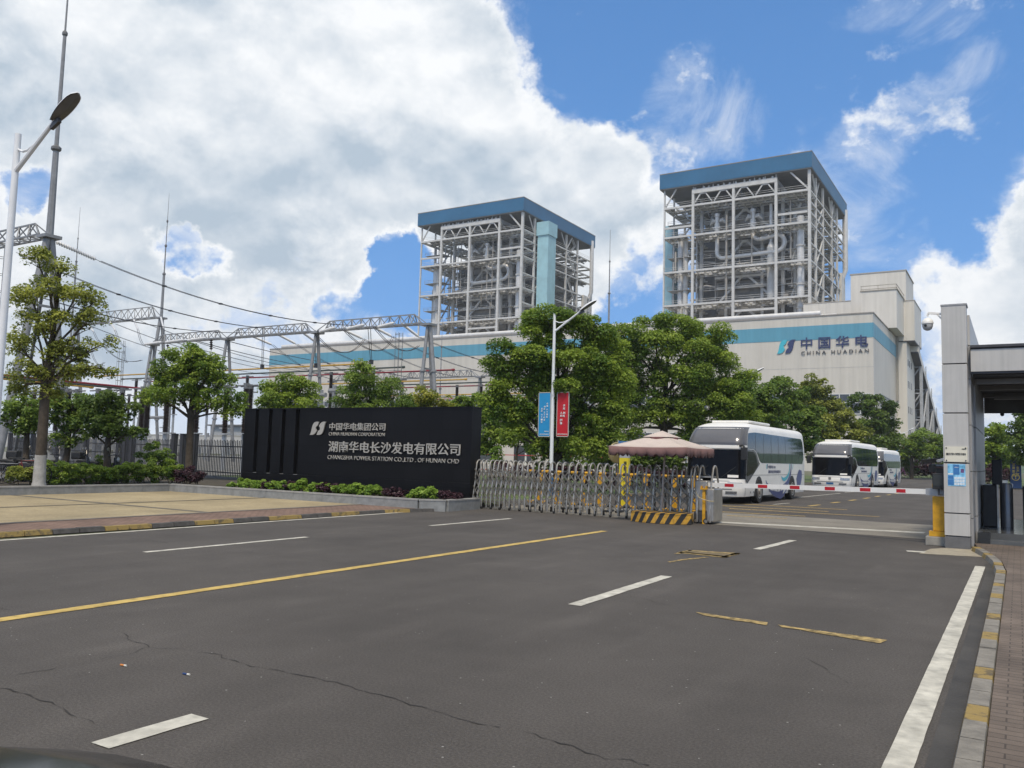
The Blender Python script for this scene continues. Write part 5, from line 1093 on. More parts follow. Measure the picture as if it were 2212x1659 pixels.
# ------------------------------------------------------------------ street lamps and banners
def lamp(label, X, Y, zt=7.95, loc_only=False):
    t = thing('street_lamp', label, 'street lamp', (X, Y, 0), 'street lamps on the left side of the road')
    m = MB(); m.tube([(0, 0, .9), (0, 0, zt)], [.085, .06], 12); part('pole', m, POLE_W, t, True)
    m = MB(); m.tube([(0, 0, 0), (0, 0, .88)], [.10, .087], 12); m.lathe((0, 0, 0), (0, 0, 1), [(.22, 0), (.22, .04), (.12, .05)], 12); part('pole_base', m, POLE_B, t, True)
    m = MB(); m.tube([(.03, 0, zt - .76), (1.27, .02, zt + .06)], [.05, .04], 8); part('arm', m, POLE_W, t, True)
    m = MB(); m.tube([(.03, 0, zt - .32), (.22, 0, zt - .40), (.42, .0, zt - .40), (.66, .01, zt - .31)], .025, 6); part('stay', m, POLE_W, t, True)
    m = MB(); d = Vector((.92, 0, .50)).normalized(); o = Vector((1.22, .02, zt + .035)); u = Vector((-d.z, 0, d.x)); s = Vector((0, 1, 0)); n = 10
    ring = []; vs = []; fs = []
    for i in range(n + 1):
        q = i / n; w = .15 * (math.sin(PI * min(1, q * .62 + .18)) ** .8) * (1 if q < .97 else .75); hh = .11 * math.sin(PI * (q * .8 + .12))
        c = o + d * (q * .86)
        if q > .8: w *= math.sqrt(max(0.05, 1 - ((q - .8) / .21) ** 2))
        vs += [c - s * w, c - s * w * .7 + u * hh * .75, c + u * hh, c + s * w * .7 + u * hh * .75, c + s * w, c]
    for i in range(n):
        for j in range(5): fs.append((i * 6 + j, i * 6 + j + 1, (i + 1) * 6 + j + 1, (i + 1) * 6 + j))
    fs += [(5, 4, 3, 2, 1, 0), tuple(n * 6 + j for j in range(6))]
    m.add(vs, fs); hd = part('lamp_head', m, POLE_W, t, True)
    m = MB(); vs = []; fs = []
    for i in range(n + 1):
        q = i / n; w = .137 * (math.sin(PI * min(1, q * .62 + .18)) ** .8)
        if q > .8: w *= math.sqrt(max(0.03, 1 - ((q - .8) / .21) ** 2))
        c = o + d * (.02 + q * .82) - u * .012; vs += [c - s * w, c + s * w, c - u * .045 * math.sin(PI * q)]
    for i in range(n): fs += [(i * 3, i * 3 + 2, i * 3 + 5, i * 3 + 3), (i * 3 + 2, i * 3 + 1, i * 3 + 4, i * 3 + 5)]
    m.add(vs, fs); ln = m.build('lens', mat('lamp_lens', (.13, .125, .115), .3, var=.2)); ln.parent = hd
    m = MB(); m.beam(o - d * .12 - u * .06, o + d * .16 - u * .09, .07, .10); part('clamp', m, DARKST, t)
    return t
LX = -17.0
lampA = lamp('near street lamp cut off at the left edge of the view', LX, 8.62, 7.85)
for i, (y, lb) in enumerate(((31.3, 'street lamp with a blue and a red banner in front of the large tree'), (58.5, 'street lamp whose head pokes out above the tree behind the nearest coach'), (86.2, 'street lamp whose head shows before the hall corner'))):
    dup(lampA, (LX, y, 0), lb)
dup(lampA, at_d(1945, 1040, 118).xy.to_3d(), 'farthest street lamp with small banners near the far bicycle', None, (1, 1, .86))
def banner(label, x, y, z0, z1, w, ma, sc=1.0):
    b = thing('banner', label, 'banner', (x, y, z0), 'banners on the street lamps'); h = z1 - z0
    m = MB(); m.box((0, -.012, 0), (w, .012, h)); part('panel', m, ma, b)
    m = MB(); m.box((-.03, -.02, -.03), (-.001, .02, h + .03)); m.box((w + .001, -.02, -.03), (w + .03, .02, h + .03)); m.box((-.03, -.02, -.035), (w + .03, .02, -.001)); m.box((-.03, -.02, h + .001), (w + .03, .02, h + .035)); part('frame', m, mat('banner_frame', (.42, .40, .36), .5), b)
    return b
TW = mat('banner_text', (.72, .72, .72), .6)
c8_ = crop(2050, 1480, 5.924)
def colchars(b, txt, x, ztop, dz, s):
    z = ztop
    for ch in txt:
        if ch != ' ': text(ch, (x, -.022, z - s), (1, 0, 0), (0, 0, 1), s, s * .92, .008, 'lettering', TW, b, .02)
        z -= dz if ch != ' ' else dz * .45
by = 31.28
pr_ = at_y(*c8_(640, 1240), by); pr2 = at_y(*c8_(912, 245), by); BW = pr2.x - pr_.x; BH = pr2.z - pr_.z
rb = banner('red banner with white characters on the right of the lamp post', pr_.x, by, pr_.z, pr2.z, BW, REDB)
colchars(rb, '求实 创新', BW * .53, BH * .735, .125 * BH / 1.83 * 1.02, .105); colchars(rb, '人和 图强', BW * .28, BH * .565, .125 * BH / 1.83 * 1.02, .105)
text('湖南华电长沙发电有限公司', (BW * .06, -.022, BH * .03), (1, 0, 0), (0, 0, 1), BW * .88, .045, .006, 'lettering', TW, rb, .02)
pb_ = at_y(*c8_(218, 1240), by); pb2 = at_y(*c8_(495, 245), by); BW2 = pb2.x - pb_.x
bb = banner('blue banner with white characters on the left of the lamp post', pb_.x, by, pb_.z, pr2.z, BW2, BLUEB)
colchars(bb, '价值 六个增长', BW2 * .68, BH * .78, .105, .082); colchars(bb, '创新 五个结合', BW2 * .44, BH * .71, .105, .082); colchars(bb, '发展 六个一流', BW2 * .2, BH * .66, .105, .082)
text('中国华电', (BW2 * .52, -.022, BH * .095), (1, 0, 0), (0, 0, 1), BW2 * .4, .05, .006, 'lettering', TW, bb, .02); text('湖南华电长沙发电有限公司', (BW2 * .12, -.022, BH * .03), (1, 0, 0), (0, 0, 1), BW2 * .8, .045, .006, 'lettering', TW, bb, .02)
fl = at_d(1945, 1040, 118)
banner('far small red banner on the farthest street lamp', fl.x + .2, fl.y, 2.2, 4.4, .75, REDB); banner('far small blue banner on the farthest street lamp', fl.x - .9, fl.y, 2.2, 4.4, .7, BLUEB)

# ------------------------------------------------------------------ retractable gate
GY = 22.45
gt = thing('retractable_gate', 'stainless concertina gate drawn across the left half of the entrance', 'gate', (-11, GY, 0))
cg = crop(1800, 1500, 2.212)
gx = [at_y(*cg(x, 640), GY - .2).x for x in (118, 155, 190, 232, 268, 305, 345, 385, 428, 470, 514, 560, 606, 655, 705, 755, 808, 862, 918, 976, 1035, 1095, 1158, 1222, 1290, 1360, 1430, 1503, 1580, 1650, 1725, 1805, 1885, 1965)]
gx = [x - .08 for x in gx]
def arch_mb(dep=.44, h=1.53, r=.024):
    m = MB(); R_ = .105; y0 = -dep / 2
    prof = [(-.10, 0.05), (-.105, .35), (-.06, .62), (.0, .9), (.005, 1.1)]
    f = [(0, y0 + a, z) for a, z in prof] ; top = [(0, -.0 - R_ * 1.6 * math.cos(t), h - .17 + .17 * math.sin(t)) for t in np.linspace(.12, PI - .12, 9)]
    bk = [(0, -y0 - a, z) for a, z in prof][::-1]
    m.tube(f + top + bk, r, 7); return m
proto = None
for i, x in enumerate(gx):
    m = arch_mb(); m.v = [(p[0] + x - gt.location.x, p[1], p[2]) for p in m.v]; part('arch', m, STAINL, gt, True)
    if i % 2 == 0:
        m = MB()
        for y in (-.3, .3): m.lathe((x - gt.location.x - .02, y, .05), (1, 0, 0), [(.05, 0), (.05, .04)], 10); m.cbox((x - gt.location.x, y, .11), (.05, .06, .1))
        part('caster', m, RUBBER, gt)
for sgn, nm in ((-1, 'front'), (1, 'rear')):
    for a, b in zip(gx[:-1], gx[1:]):
        m = MB(); a_, b_4 = a - gt.location.x, b - gt.location.x; y = sgn * .26
        for z0 in ((.17, .44, .71, .98) if sgn < 0 else (.44, .71)):
            dz = .27; yy = sgn * (.31 if z0 < .5 else .25)
            m.beam((a_, yy, z0), (b_4, yy, z0 + dz), .015, .026); m.beam((a_, yy + .013 * sgn, z0 + dz), (b_4, yy + .013 * sgn, z0), .022, .03)
        part('lattice', m, LATT, gt)
hx = -7.32 - gt.location.x
m = MB(); m.box((hx - .22, -.34, .33), (hx + .12, .34, 1.16)); part('motor_housing', m, STAINL, gt, bevel=.03)
m = MB(); m.box((hx - .24, -.36, .08), (hx + .14, .36, .325)); part('chassis', m, DARKST, gt)
m = MB(); m.box((hx + .125, -.40, .06), (hx + .32, .40, .95)); part('end_housing', m, STAINL, gt, bevel=.03)
for x in (hx - .30, hx - .14, hx + .22): m = arch_mb(.62, 1.56, .028); m.v = [(p[0] + x, p[1], p[2]) for p in m.v]; part('arch', m, STAINL, gt, True)
m = MB(); m.box((hx - .14, -.12, 1.24), (hx + .22, -.09, 1.28)); m.box((hx - .14, .1, 1.24), (hx + .22, .13, 1.28)); part('cross_bar', m, STAINL, gt)
m = MB(); m.box((hx - .10, -.08, 1.17), (hx + .14, .08, 1.23)); m.lathe((hx + .02, 0, 1.20), (0, -1, 0), [(.12, -.05), (.12, .08)], 14); part('signal_panel', m, BLACKP, gt)
for x in (hx - .17, hx + .1):
    m = MB(); m.lathe((x - .0, -.39, .075), (0, 1, 0), [(.03, -.005), (.075, 0), (.075, .06)], 14); w_ = part('wheel', m, RUBBER, gt); m = MB(); m.lathe((x, -.398, .075), (0, 1, 0), [(.045, 0), (.045, .012)], 10); o = m.build('hub', STAINL); o.parent = w_
# tube rails behind the gate
cr = ['first', 'second', 'third', 'fourth']
def crash_rail(label, X0, X1, Y):
    t = thing('crash_rail', label, 'barrier', (X0, Y, 0), 'yellow and black tube barriers behind the gate'); L = X1 - X0; n = 6
    for nm, z in (('top_rail', 1.2), ('bottom_rail', .2)):
        m = MB()
        for i in range(n): m.tube([(L * i / n, 0, z), (L * (i + 1) / n, 0, z)], .045, 8, i % 2)
        o = m.build(nm, [YELLOW, BLACKP]); o.parent = t
    for xx in (.12, L - .12):
        m = MB(); m.tube([(xx, 0, 1.16), (xx, 0, .24)], .035, 8); m.tube([(xx, -.3, .05), (xx, .3, .05)], .035, 8); m.tube([(xx, 0, .05), (xx, 0, .16)], .035, 8); part('post', m, BLACKP, t)
    for xx in (L * .3, L * .7):
        for z0, z1 in ((.86, 1.15), (.25, .58)):
            m = MB(); m.add([(xx - .10, -.05, z0), (xx + .06, -.05, z0), (xx + .11, -.05, z1), (xx - .05, -.05, z1), (xx - .10, -.03, z0), (xx + .06, -.03, z0), (xx + .11, -.03, z1), (xx - .05, -.03, z1)], [(0, 1, 2, 3), (7, 6, 5, 4), (0, 4, 5, 1), (2, 6, 7, 3), (1, 5, 6, 2), (3, 7, 4, 0)]); part('reflector_plate', m, YELLOW, t)
for i, (a, b) in enumerate(((-14.0, -12.45), (-12.4, -10.9), (-10.8, -9.4), (-9.3, -7.85))): crash_rail('yellow and black tube barrier behind the gate, %s from the left' % cr[i], a, b, 24.2)
# hazard striped platform and parasol
pl = thing('guard_platform', 'eight sided guard platform with yellow and black hazard stripes', 'platform', (-8.28, 21.58, 0))
oct_ = [(.86 * math.cos(PI / 8 + k * PI / 4 + .12) * 1.05, .56 * math.sin(PI / 8 + k * PI / 4 + .12)) for k in range(8)]
HZM = bpy.data.materials.new('hazard_stripe'); HZM.use_nodes = True; t_, b_ = nodes(HZM); tcn = t_.nodes.new('ShaderNodeTexCoord'); sp = t_.nodes.new('ShaderNodeSeparateXYZ'); t_.links.new(tcn.outputs['Object'], sp.inputs[0])
ma1 = t_.nodes.new('ShaderNodeMath'); ma1.operation = 'MULTIPLY_ADD'; t_.links.new(sp.outputs[2], ma1.inputs[0]); ma1.inputs[1].default_value = -.55; t_.links.new(sp.outputs[0], ma1.inputs[2])
ma2 = t_.nodes.new('ShaderNodeMath'); ma2.operation = 'MULTIPLY'; t_.links.new(ma1.outputs[0], ma2.inputs[0]); ma2.inputs[1].default_value = 3.9
ma3 = t_.nodes.new('ShaderNodeMath'); ma3.operation = 'FRACT'; t_.links.new(ma2.outputs[0], ma3.inputs[0]); ma4 = t_.nodes.new('ShaderNodeMath'); ma4.operation = 'GREATER_THAN'; t_.links.new(ma3.outputs[0], ma4.inputs[0]); ma4.inputs[1].default_value = .5
hn = t_.nodes.new('ShaderNodeTexNoise'); hn.inputs['Scale'].default_value = 14; hn.inputs['Detail'].default_value = 6; t_.links.new(tcn.outputs['Object'], hn.inputs['Vector'])
hr = t_.nodes.new('ShaderNodeValToRGB'); t_.links.new(hn.outputs[0], hr.inputs[0]); hr.color_ramp.elements[0].position = .3; hr.color_ramp.elements[0].color = (.30, .17, .03, 1); hr.color_ramp.elements[1].position = .6; hr.color_ramp.elements[1].color = (.55, .30, .03, 1)
mx = t_.nodes.new('ShaderNodeMix'); mx.data_type = 'RGBA'; t_.links.new(ma4.outputs[0], mx.inputs[0]); mx.inputs[6].default_value = (.022, .022, .022, 1); t_.links.new(hr.outputs[0], mx.inputs[7]); t_.links.new(mx.outputs[2], b_.inputs['Base Color']); b_.inputs['Roughness'].default_value = .6
m = MB(); m.prism([(x, y, 0.01) for x, y in oct_], (0, 0, .25)); part('skirt', m, HZM, pl)
m = MB(); m.prism([(x * 1.015, y * 1.02, .262) for x, y in oct_], (0, 0, .022)); part('deck', m, HZM, pl)
um = thing('parasol', 'square faded pink guard parasol with a scalloped valance and a small top tier', 'parasol', (-8.36, 21.75, .28))
vd = -math.radians(20.5); fwd = Vector((math.sin(vd), math.cos(vd), 0)); rgt = Vector((math.cos(vd), -math.sin(vd), 0)); cn = [rgt * 1.42 + fwd * .6, rgt * -.62 + fwd * 1.40, rgt * -1.42 - fwd * .6, rgt * .62 - fwd * 1.40]
ze, za = 1.75, 2.07
m = MB(); vs = []; fs = []; NS = 9
for s_ in range(4):
    a, b = cn[s_], cn[(s_ + 1) % 4]; o = len(vs)
    for i in range(NS + 1):
        e = a.lerp(b, i / NS); sag = .02 * math.sin(PI * i / NS)
        for j in range(5): t = j / 4; p = e * (1 - t * .84); vs.append(p + Vector((0, 0, ze + (za - ze) * t - sag * (1 - t))))
    for i in range(NS):
        for j in range(4): fs.append((o + i * 5 + j, o + (i + 1) * 5 + j, o + (i + 1) * 5 + j + 1, o + i * 5 + j + 1))
m.add(vs, fs); o = part('canopy', m, CANVAS, um, True); o.modifiers.new('th', 'SOLIDIFY').thickness = .008
m = MB(); vs = []; fs = []
for s_ in range(4):
    a, b = cn[s_] * .36, cn[(s_ + 1) % 4] * .36; q = len(vs); vs += [a + Vector((0, 0, 2.03)), b + Vector((0, 0, 2.03)), Vector((0, 0, 2.21))]; fs.append((q, q + 1, q + 2))
m.add(vs, fs); o = part('top_tier', m, CANVAS, um); o.modifiers.new('th', 'SOLIDIFY').thickness = .008
m = MB(); m.lathe((0, 0, 1.96), (0, 0, 1), [(.46, 0), (.40, .07)], 16); part('tier_mesh', m, mat('tier_mesh', (.10, .035, .035), .8), um)
m = MB()
for s_ in range(4):
    a, b = cn[s_], cn[(s_ + 1) % 4]; N = 72; o = len(m.v); vs = []; nsc = 8
    for i in range(N + 1):
        t = i / N; e = a.lerp(b, t); sag = .02 * math.sin(PI * t); d_ = .165 + .085 * abs(math.sin(PI * nsc * t)) ; wv = (b - a).normalized().cross(Vector((0, 0, 1))) * (.02 * math.sin(t * 23))
        vs += [e + Vector((0, 0, ze - sag)), e + wv * .4 + Vector((0, 0, ze - sag - d_ * .5)), e * 1.005 + wv + Vector((0, 0, ze - sag - d_))]
    m.add(vs, [(3 * i + k, 3 * i + 3 + k, 3 * i + 4 + k, 3 * i + 1 + k) for i in range(N) for k in (0, 1)])
o = part('valance', m, CANVAS_P, um, True); o.modifiers.new('th', 'SOLIDIFY').thickness = .006
m = MB(); m.tube([(.0, 0, 0), (.06, 0, 1.2), (.10, 0, 1.99)], .028, 10); part('pole', m, mat('pole_beige', (.34, .29, .25), .5), um, True)
m = MB()
for c in cn: m.beam((.09, 0, 1.95), c * .97 + Vector((0, 0, ze - .03)), .02)
part('ribs', m, DARKST, um)
# convex mirror on a post, yellow pillar
mi = thing('traffic_mirror', 'round convex traffic mirror seen edge on, on a dark post left of the parasol', 'mirror', (-12.1, 27.2, 0))
m = MB(); m.tube([(-.1, .1, 0), (-.1, .1, 2.15)], .035, 8); part('post', m, DARKST, mi)
mdir = Vector((.75, -.45, -.05)).normalized(); m = MB(); m.lathe((-.05, 0, 1.9), mdir, [(.36, 0), (.38, .03), (.36, .06), (.2, .10), (.03, .115)], 20); part('mirror_face', m, mat('mirror_face', (.33, .28, .15), .25, .5), mi, True)
m = MB(); m.lathe((-.05, 0, 1.9), -mdir, [(.37, 0), (.30, .05), (.1, .08)], 20); part('mirror_back', m, mat('mirror_back', (.25, .19, .10), .6), mi, True)
yp = thing('notice_pillar', 'narrow yellow notice pillar with a blue cap behind the gate', 'sign', (-11.75, 27.0, 0))
m = MB(); m.box((-.17, -.08, 0), (.17, .08, 1.72)); part('body', m, mat('notice_yellow', (.58, .47, .02), .5), yp); m = MB(); m.box((-.17, -.08, 1.722), (.17, .08, 2.05)); part('window_band', m, STEEL_G, yp); m = MB(); m.box((-.20, -.11, 2.052), (.20, .11, 2.3)); part('cap', m, POLE_B, yp)
z = 1.62
for ch in '车辆入厂请减速': text(ch, (.0, -.09, z - .14), (1, 0, 0), (0, 0, 1), .12, .13, .006, 'lettering', BLACKP, yp, .02); z -= .2
# barrier: boom, rest post, cabinet
bo = thing('barrier_boom', 'lowered white barrier boom with red bands across the right lane', 'barrier', (-1.45, 22.3, 0))
bl, br_ = -7.43, -1.55
BA, BB = Vector((bl, 22.3, 1.05)), Vector((-1.5, 20.52, 1.155)); BD = (BB - BA).normalized()
m = MB(); m.beam(BA, BB, .08, .115); wpart('boom', m, WHITE, bo)
c6b = crop(2600, 1600, 2.458)
rx = [c6b(x, 690) for x in (520, 605, 836, 925, 1140, 1232, 1472, 1568, 1806, 1907, 2152, 2240)]
rx += [at_y((3250 + x / 4.147) / 1.79385, 1056, 22.25).x for x in (935, 1117)][:0]
for a, b in zip(rx[::2], rx[1::2]):
    fa = []
    for p_ in (a, b):      # where the sight line crosses the boom's plane
        d_ = ray(*p_); n_ = Vector((BD.y, -BD.x, 0)); t_ = (BA - EYE).dot(n_) / d_.dot(n_); h_ = EYE + d_ * t_; fa.append((h_ - BA).dot(BD))
    m = MB(); m.beam(BA + BD * fa[0], BA + BD * fa[1], .086, .08); wpart('red_band', m, REDP, bo)
m = MB(); m.beam(BB - BD * .25, BB + BD * .14, .11, .15); wpart('boom_clamp', m, STEEL_G, bo)
m = MB(); m.box((-1.62, 20.44, .31), (-1.375, 20.72, 1.06)); wpart('cabinet', m, YELLOW, bo, bevel=.015); m = MB(); m.box((-1.69, 20.40, .2), (-1.37, 20.78, .308)); wpart('cabinet_foot', m, YELLOW, bo)
m = MB(); m.box((-1.63, 20.55, 1.24), (-1.59, 20.62, 1.33)); wpart('cabinet_cap', m, YELLOW, bo)
sb = thing('barrier_plinth', 'stained concrete plinth under the yellow barrier cabinet', 'plinth', (-1.45, 21.2, 0)); m = MB(); m.box((-1.76, 20.35, 0), (-1.37, 20.95, .195)); wpart('block', m, CONC, sb, bevel=.015)
ds = thing('display_box', 'black car number display box next to the white pillar', 'display', (-1.5, 21.3, 0)); m = MB(); m.box((-1.60, 20.25, 1.22), (-1.368, 20.40, 1.56)); wpart('case', m, BLACKP, ds, bevel=.01); m = MB(); m.box((-1.58, 20.24, 1.29), (-1.385, 20.249, 1.53)); wpart('screen', m, mat('display_screen', (.035, .04, .042), .15), ds); m = MB(); m.box((-1.5, 20.3, 1.09), (-1.46, 20.34, 1.219)); m.box((-1.5, 20.341, 1.09), (-1.46, 20.44, 1.12)); wpart('stand', m, DARKST, ds)
rp = thing('boom_rest', 'yellow rest post with a rope at the end of the boom', 'post', (-7.28, 22.1, 0)); m = MB(); m.box((-7.32, 22.06, 0), (-7.24, 22.14, .92)); wpart('post', m, YELLOW, rp); m = MB(); m.box((-7.37, 22.02, .92), (-7.19, 22.2, .955)); m.box((-7.36, 22.03, .956), (-7.33, 22.17, 1.02)); m.box((-7.23, 22.03, .956), (-7.2, 22.17, 1.02)); wpart('cradle', m, YELLOW, rp)
m = MB(); m.tube([(-7.5, 22.05, .86), (-7.42, 22.02, .72), (-7.28, 22.0, .66), (-7.1, 22.0, .62), (-6.98, 22.02, .62)], .012, 6); wpart('rope', m, mat('rope', (.45, .38, .24), .9), rp)
# ------------------------------------------------------------------ coaches
BW_, BL_, BR_ = 1.22, 10.2, .42
def b_inset(z):
    if z < .55: return .05 * (.55 - z) / .25
    if z < 2.1: return 0.0
    if z < 2.95: return .10 * ((z - 2.1) / .85) ** 1.6
    t = min(1, (z - 2.95) / .27); return .10 + .50 * (1 - math.sqrt(max(0, 1 - t * t)))
def b_front(z):
    if z < 1.0: return .03 - .07 * math.sin(PI * max(0, (z - .3)) / .7)
    if z < 2.15: return .03 + .20 * (z - 1.0) / 1.15
    if z < 2.27: return .16
    if z < 2.95: return .16 + .50 * ((z - 2.27) / .68) ** 1.8
    t = min(1, (z - 2.95) / .27); return .66 + .95 * t ** 1.2
def b_pt(s, z, off=0.0, side=1):
    w = BW_ - b_inset(z) + off; R = BR_; f = b_front(z) - off; fl = BW_ - R; ar = R * PI / 2
    if s < fl: x = s / fl * (w - R); y = f + .10 * (s / fl) ** 2 * .6; return Vector((side * x, y, z))
    if s < fl + ar: t = (s - fl) / ar * PI / 2; return Vector((side * (w - R + (R) * math.sin(t)), f + .06 + R - R * math.cos(t), z))
    return Vector((side * w, f + .06 + R + (s - fl - ar) * (BL_ - (f + .06 + R)) / (BL_ - R - .09), z))
S_CORNER = BW_ - BR_; S_SIDE = S_CORNER + BR_ * PI / 2
def s_of_y(y): return S_SIDE + (y - .55)
def b_patch(mb, s0, s1, z0, z1, off, side, ns=14, nz=5, k=0):
    fz0 = z0 if callable(z0) else (lambda s: z0); fz1 = z1 if callable(z1) else (lambda s: z1); vs = []
    for i in range(ns + 1):
        s = s0 + (s1 - s0) * i / ns
        for j in range(nz + 1): vs.append(b_pt(abs(s), fz0(abs(s)) + (fz1(abs(s)) - fz0(abs(s))) * j / nz, off, side * (1 if s >= 0 else -1)))
    fs = [(i * (nz + 1) + j, (i + 1) * (nz + 1) + j, (i + 1) * (nz + 1) + j + 1, i * (nz + 1) + j + 1) for i in range(ns) for j in range(nz)]
    if side < 0: fs = [f[::-1] for f in fs]
    mb.add(vs, fs, k)
def interp(tab):
    def f(x):
        if x <= tab[0][0]: return tab[0][1]
        for (a, b), (c, d) in zip(tab[:-1], tab[1:]):
            if x <= c: return b + (d - b) * (x - a) / (c - a)
        return tab[-1][1]
    return f
def make_coach(label):
    t = thing('coach', label, 'coach', (0, 0, 0), 'white coaches parked inside the gate')
    zs = [.30, .42, .55, .75, 1.0, 1.3, 1.7, 2.1, 2.15, 2.27, 2.4, 2.6, 2.8, 2.95, 3.05, 3.13, 3.18, 3.21, 3.22]
    ss = list(np.linspace(0, S_CORNER, 6)) + list(np.linspace(S_CORNER, S_SIDE, 7))[1:] + list(np.linspace(S_SIDE, S_SIDE + BL_ - .55 - .2, 14))[1:]
    vs = []; n = 0
    for z in zs:
        rg_ = [b_pt(s, z) for s in ss]; e = rg_[-1]; rr_ = [e + Vector((-.05, .13, 0)), e + Vector((-.2, .2, 0)), Vector((0, e.y + .22, z))]
        right = rg_ + rr_; left = [Vector((-p.x, p.y, p.z)) for p in right[1:-1]][::-1]; loop = right + left; n = len(loop); vs += loop
    fs = [(i * n + j, i * n + (j + 1) % n, (i + 1) * n + (j + 1) % n, (i + 1) * n + j) for i in range(len(zs) - 1) for j in range(n)]
    fs += [tuple(range(n))[::-1], tuple((len(zs) - 1) * n + j for j in range(n))]
    m = MB(); m.add(vs, fs); part('body', m, WHITE, t, True)
    O = .007
    m = MB()
    b_patch(m, -(S_SIDE - .05), S_SIDE - .05, .98, 2.14, O, 1, 28, 8); part('windscreen', m, GLASS_D, t, True)
    m = MB(); b_patch(m, -(S_SIDE + .02), S_SIDE + .02, 2.29, 3.02, O, 1, 28, 9); part('forehead_panel', m, CHARC, t, True)
    m = MB(); b_patch(m, -(S_CORNER + .25), S_CORNER + .25, 2.38, 2.90, O * 1.8, 1, 22, 6); part('upper_screen', m, mat('upper_glass', (.10, .10, .11), .16, spec=.6, var=.05), t, True)
    zlo = interp([(S_SIDE - .06, .92), (S_SIDE + .18, .80), (S_SIDE + 1.75, 1.55), (S_SIDE + 1.8, 1.6)]); zhi = interp([(S_SIDE - .06, 2.14), (S_SIDE + .85, 2.13), (S_SIDE + 1.25, 2.0), (S_SIDE + 1.75, 1.58), (S_SIDE + 1.8, 1.6)])
    for sd in (1, -1):
        m = MB(); b_patch(m, S_SIDE - .06, S_SIDE + 1.79, zlo, zhi, O * 1.3, sd, 16, 5); part('cab_side_panel', m, CHARC, t, True)
        m = MB(); z2 = interp([(S_SIDE + .02, 1.08), (S_SIDE + .9, 1.2), (S_SIDE + 1.5, 1.52)]); z3 = interp([(S_SIDE + .02, 2.06), (S_SIDE + .8, 2.05), (S_SIDE + 1.12, 1.93), (S_SIDE + 1.5, 1.54)]); b_patch(m, S_SIDE + .03, S_SIDE + 1.48, z2, z3, O * 2.3, sd, 14, 4); part('cab_window', m, GLASS_D, t, True)
        lo = interp([(S_SIDE + .05, 2.16), (S_SIDE + .9, 2.16), (S_SIDE + 1.35, 2.0), (S_SIDE + 1.8, 1.66), (S_SIDE + 2.1, 1.62), (99, 1.62)]); e = s_of_y(BL_ - .45)
        hi = interp([(S_SIDE + .05, 2.78), (S_SIDE + 1, 2.84), (e - .15, 2.80), (e, 2.66)]); lo2 = lambda s, lo=lo, e=e: lo(s) + (max(0, s - e + .18) ** 2) * 6
        m = MB(); b_patch(m, S_SIDE + .06, e, lo2, hi, O, sd, 44, 6); gw = part('side_window', m, GLASS_T, t, True)
        m = MB()
        for yy in np.linspace(1.7, BL_ - 1.4, 7): s = s_of_y(yy); b_patch(m, s - .012, s + .012, lo(s) + .02, 2.77, O * 1.9, sd, 1, 6)
        o = m.build('window_divider', DARKST); o.parent = gw
        m = MB(); b_patch(m, S_SIDE + .05, s_of_y(BL_ - .3), 1.12, 1.135, O, sd, 20, 1); b_patch(m, S_SIDE - .02, S_SIDE, .32, .92, O, sd, 1, 3); part('panel_seam', m, mat('seam_dark', (.12, .12, .12), .6), t)
        # swooshes: ribbons laid along the flank
        def ribbon(pts, ma, nm, off, nseg=26):
            P_ = [Vector((a, b, c)) for a, b, c in pts]; mm = MB(); vs_ = []
            def cr(i, tt):
                p0, p1, p2, p3 = P_[max(0, i - 1)], P_[i], P_[i + 1], P_[min(len(P_) - 1, i + 2)]
                return .5 * ((2 * p1) + (p2 - p0) * tt + (2 * p0 - 5 * p1 + 4 * p2 - p3) * tt ** 2 + (3 * p1 - p0 - 3 * p2 + p3) * tt ** 3)
            q = [cr(min(len(P_) - 2, int(u)), u - min(len(P_) - 2, int(u))) for u in np.linspace(0, len(P_) - 1, nseg)]
            for i, c in enumerate(q):
                d = q[min(nseg - 1, i + 1)] - q[max(0, i - 1)]; nx, nz = -d.y, d.x; L = math.hypot(nx, nz) or 1; nx, nz = nx / L * c.z / 2, nz / L * c.z / 2
                for sg_ in (1, -1): vs_.append(b_pt(s_of_y(c.x + nx * sg_), c.y + nz * sg_, off, sd))
            fs_ = [(2 * i, 2 * i + 1, 2 * i + 3, 2 * i + 2) for i in range(nseg - 1)]; mm.add(vs_, fs_ if sd > 0 else [f[::-1] for f in fs_]); part(nm, mm, ma, t)
        ribbon([(7.45, 1.6, .16), (7.35, 1.2, .2), (6.85, .75, .3), (6.2, .42, .6), (5.7, .33, .5)], SWOOSH, 'stripe', O)
        ribbon([(3.3, .92, .03), (3.6, .72, .12), (4.3, .5, .3), (5.4, .38, .5), (6.2, .36, .5)], SWOOSH, 'stripe', O * 1.25)
        ribbon([(9.35, 1.32, .1), (9.25, 1.15, .55), (8.95, .95, .75), (8.5, .75, .4)], SWOOSH, 'stripe', O * 1.4)
        ribbon([(7.2, 1.6, .10), (7.05, 1.2, .13), (6.6, .98, .16), (6.1, .93, .14), (5.75, 1.05, .03)], AQUA, 'stripe', O * 1.6)
        ribbon([(7.75, 1.6, .05), (7.72, 1.45, .06), (7.68, 1.35, .02)], AQUA, 'stripe', O * 1.6)
        # lettering and emblem on the flank
        xo = sd * (BW_ + .008); r_ = Vector((0, sd, 0)); y0 = lambda a, b: a if sd > 0 else b
        text('中国华电 CHD', (xo, y0(3.62, 4.75), 1.40), r_, (0, 0, 1), 1.13, .13, .003, 'lettering', NAVY, t, .02)
        text('湖南华电长沙发电有限公司', (xo, y0(3.62, 5.55), 1.20), r_, (0, 0, 1), 1.93, .13, .003, 'lettering', NAVY, t, .02)
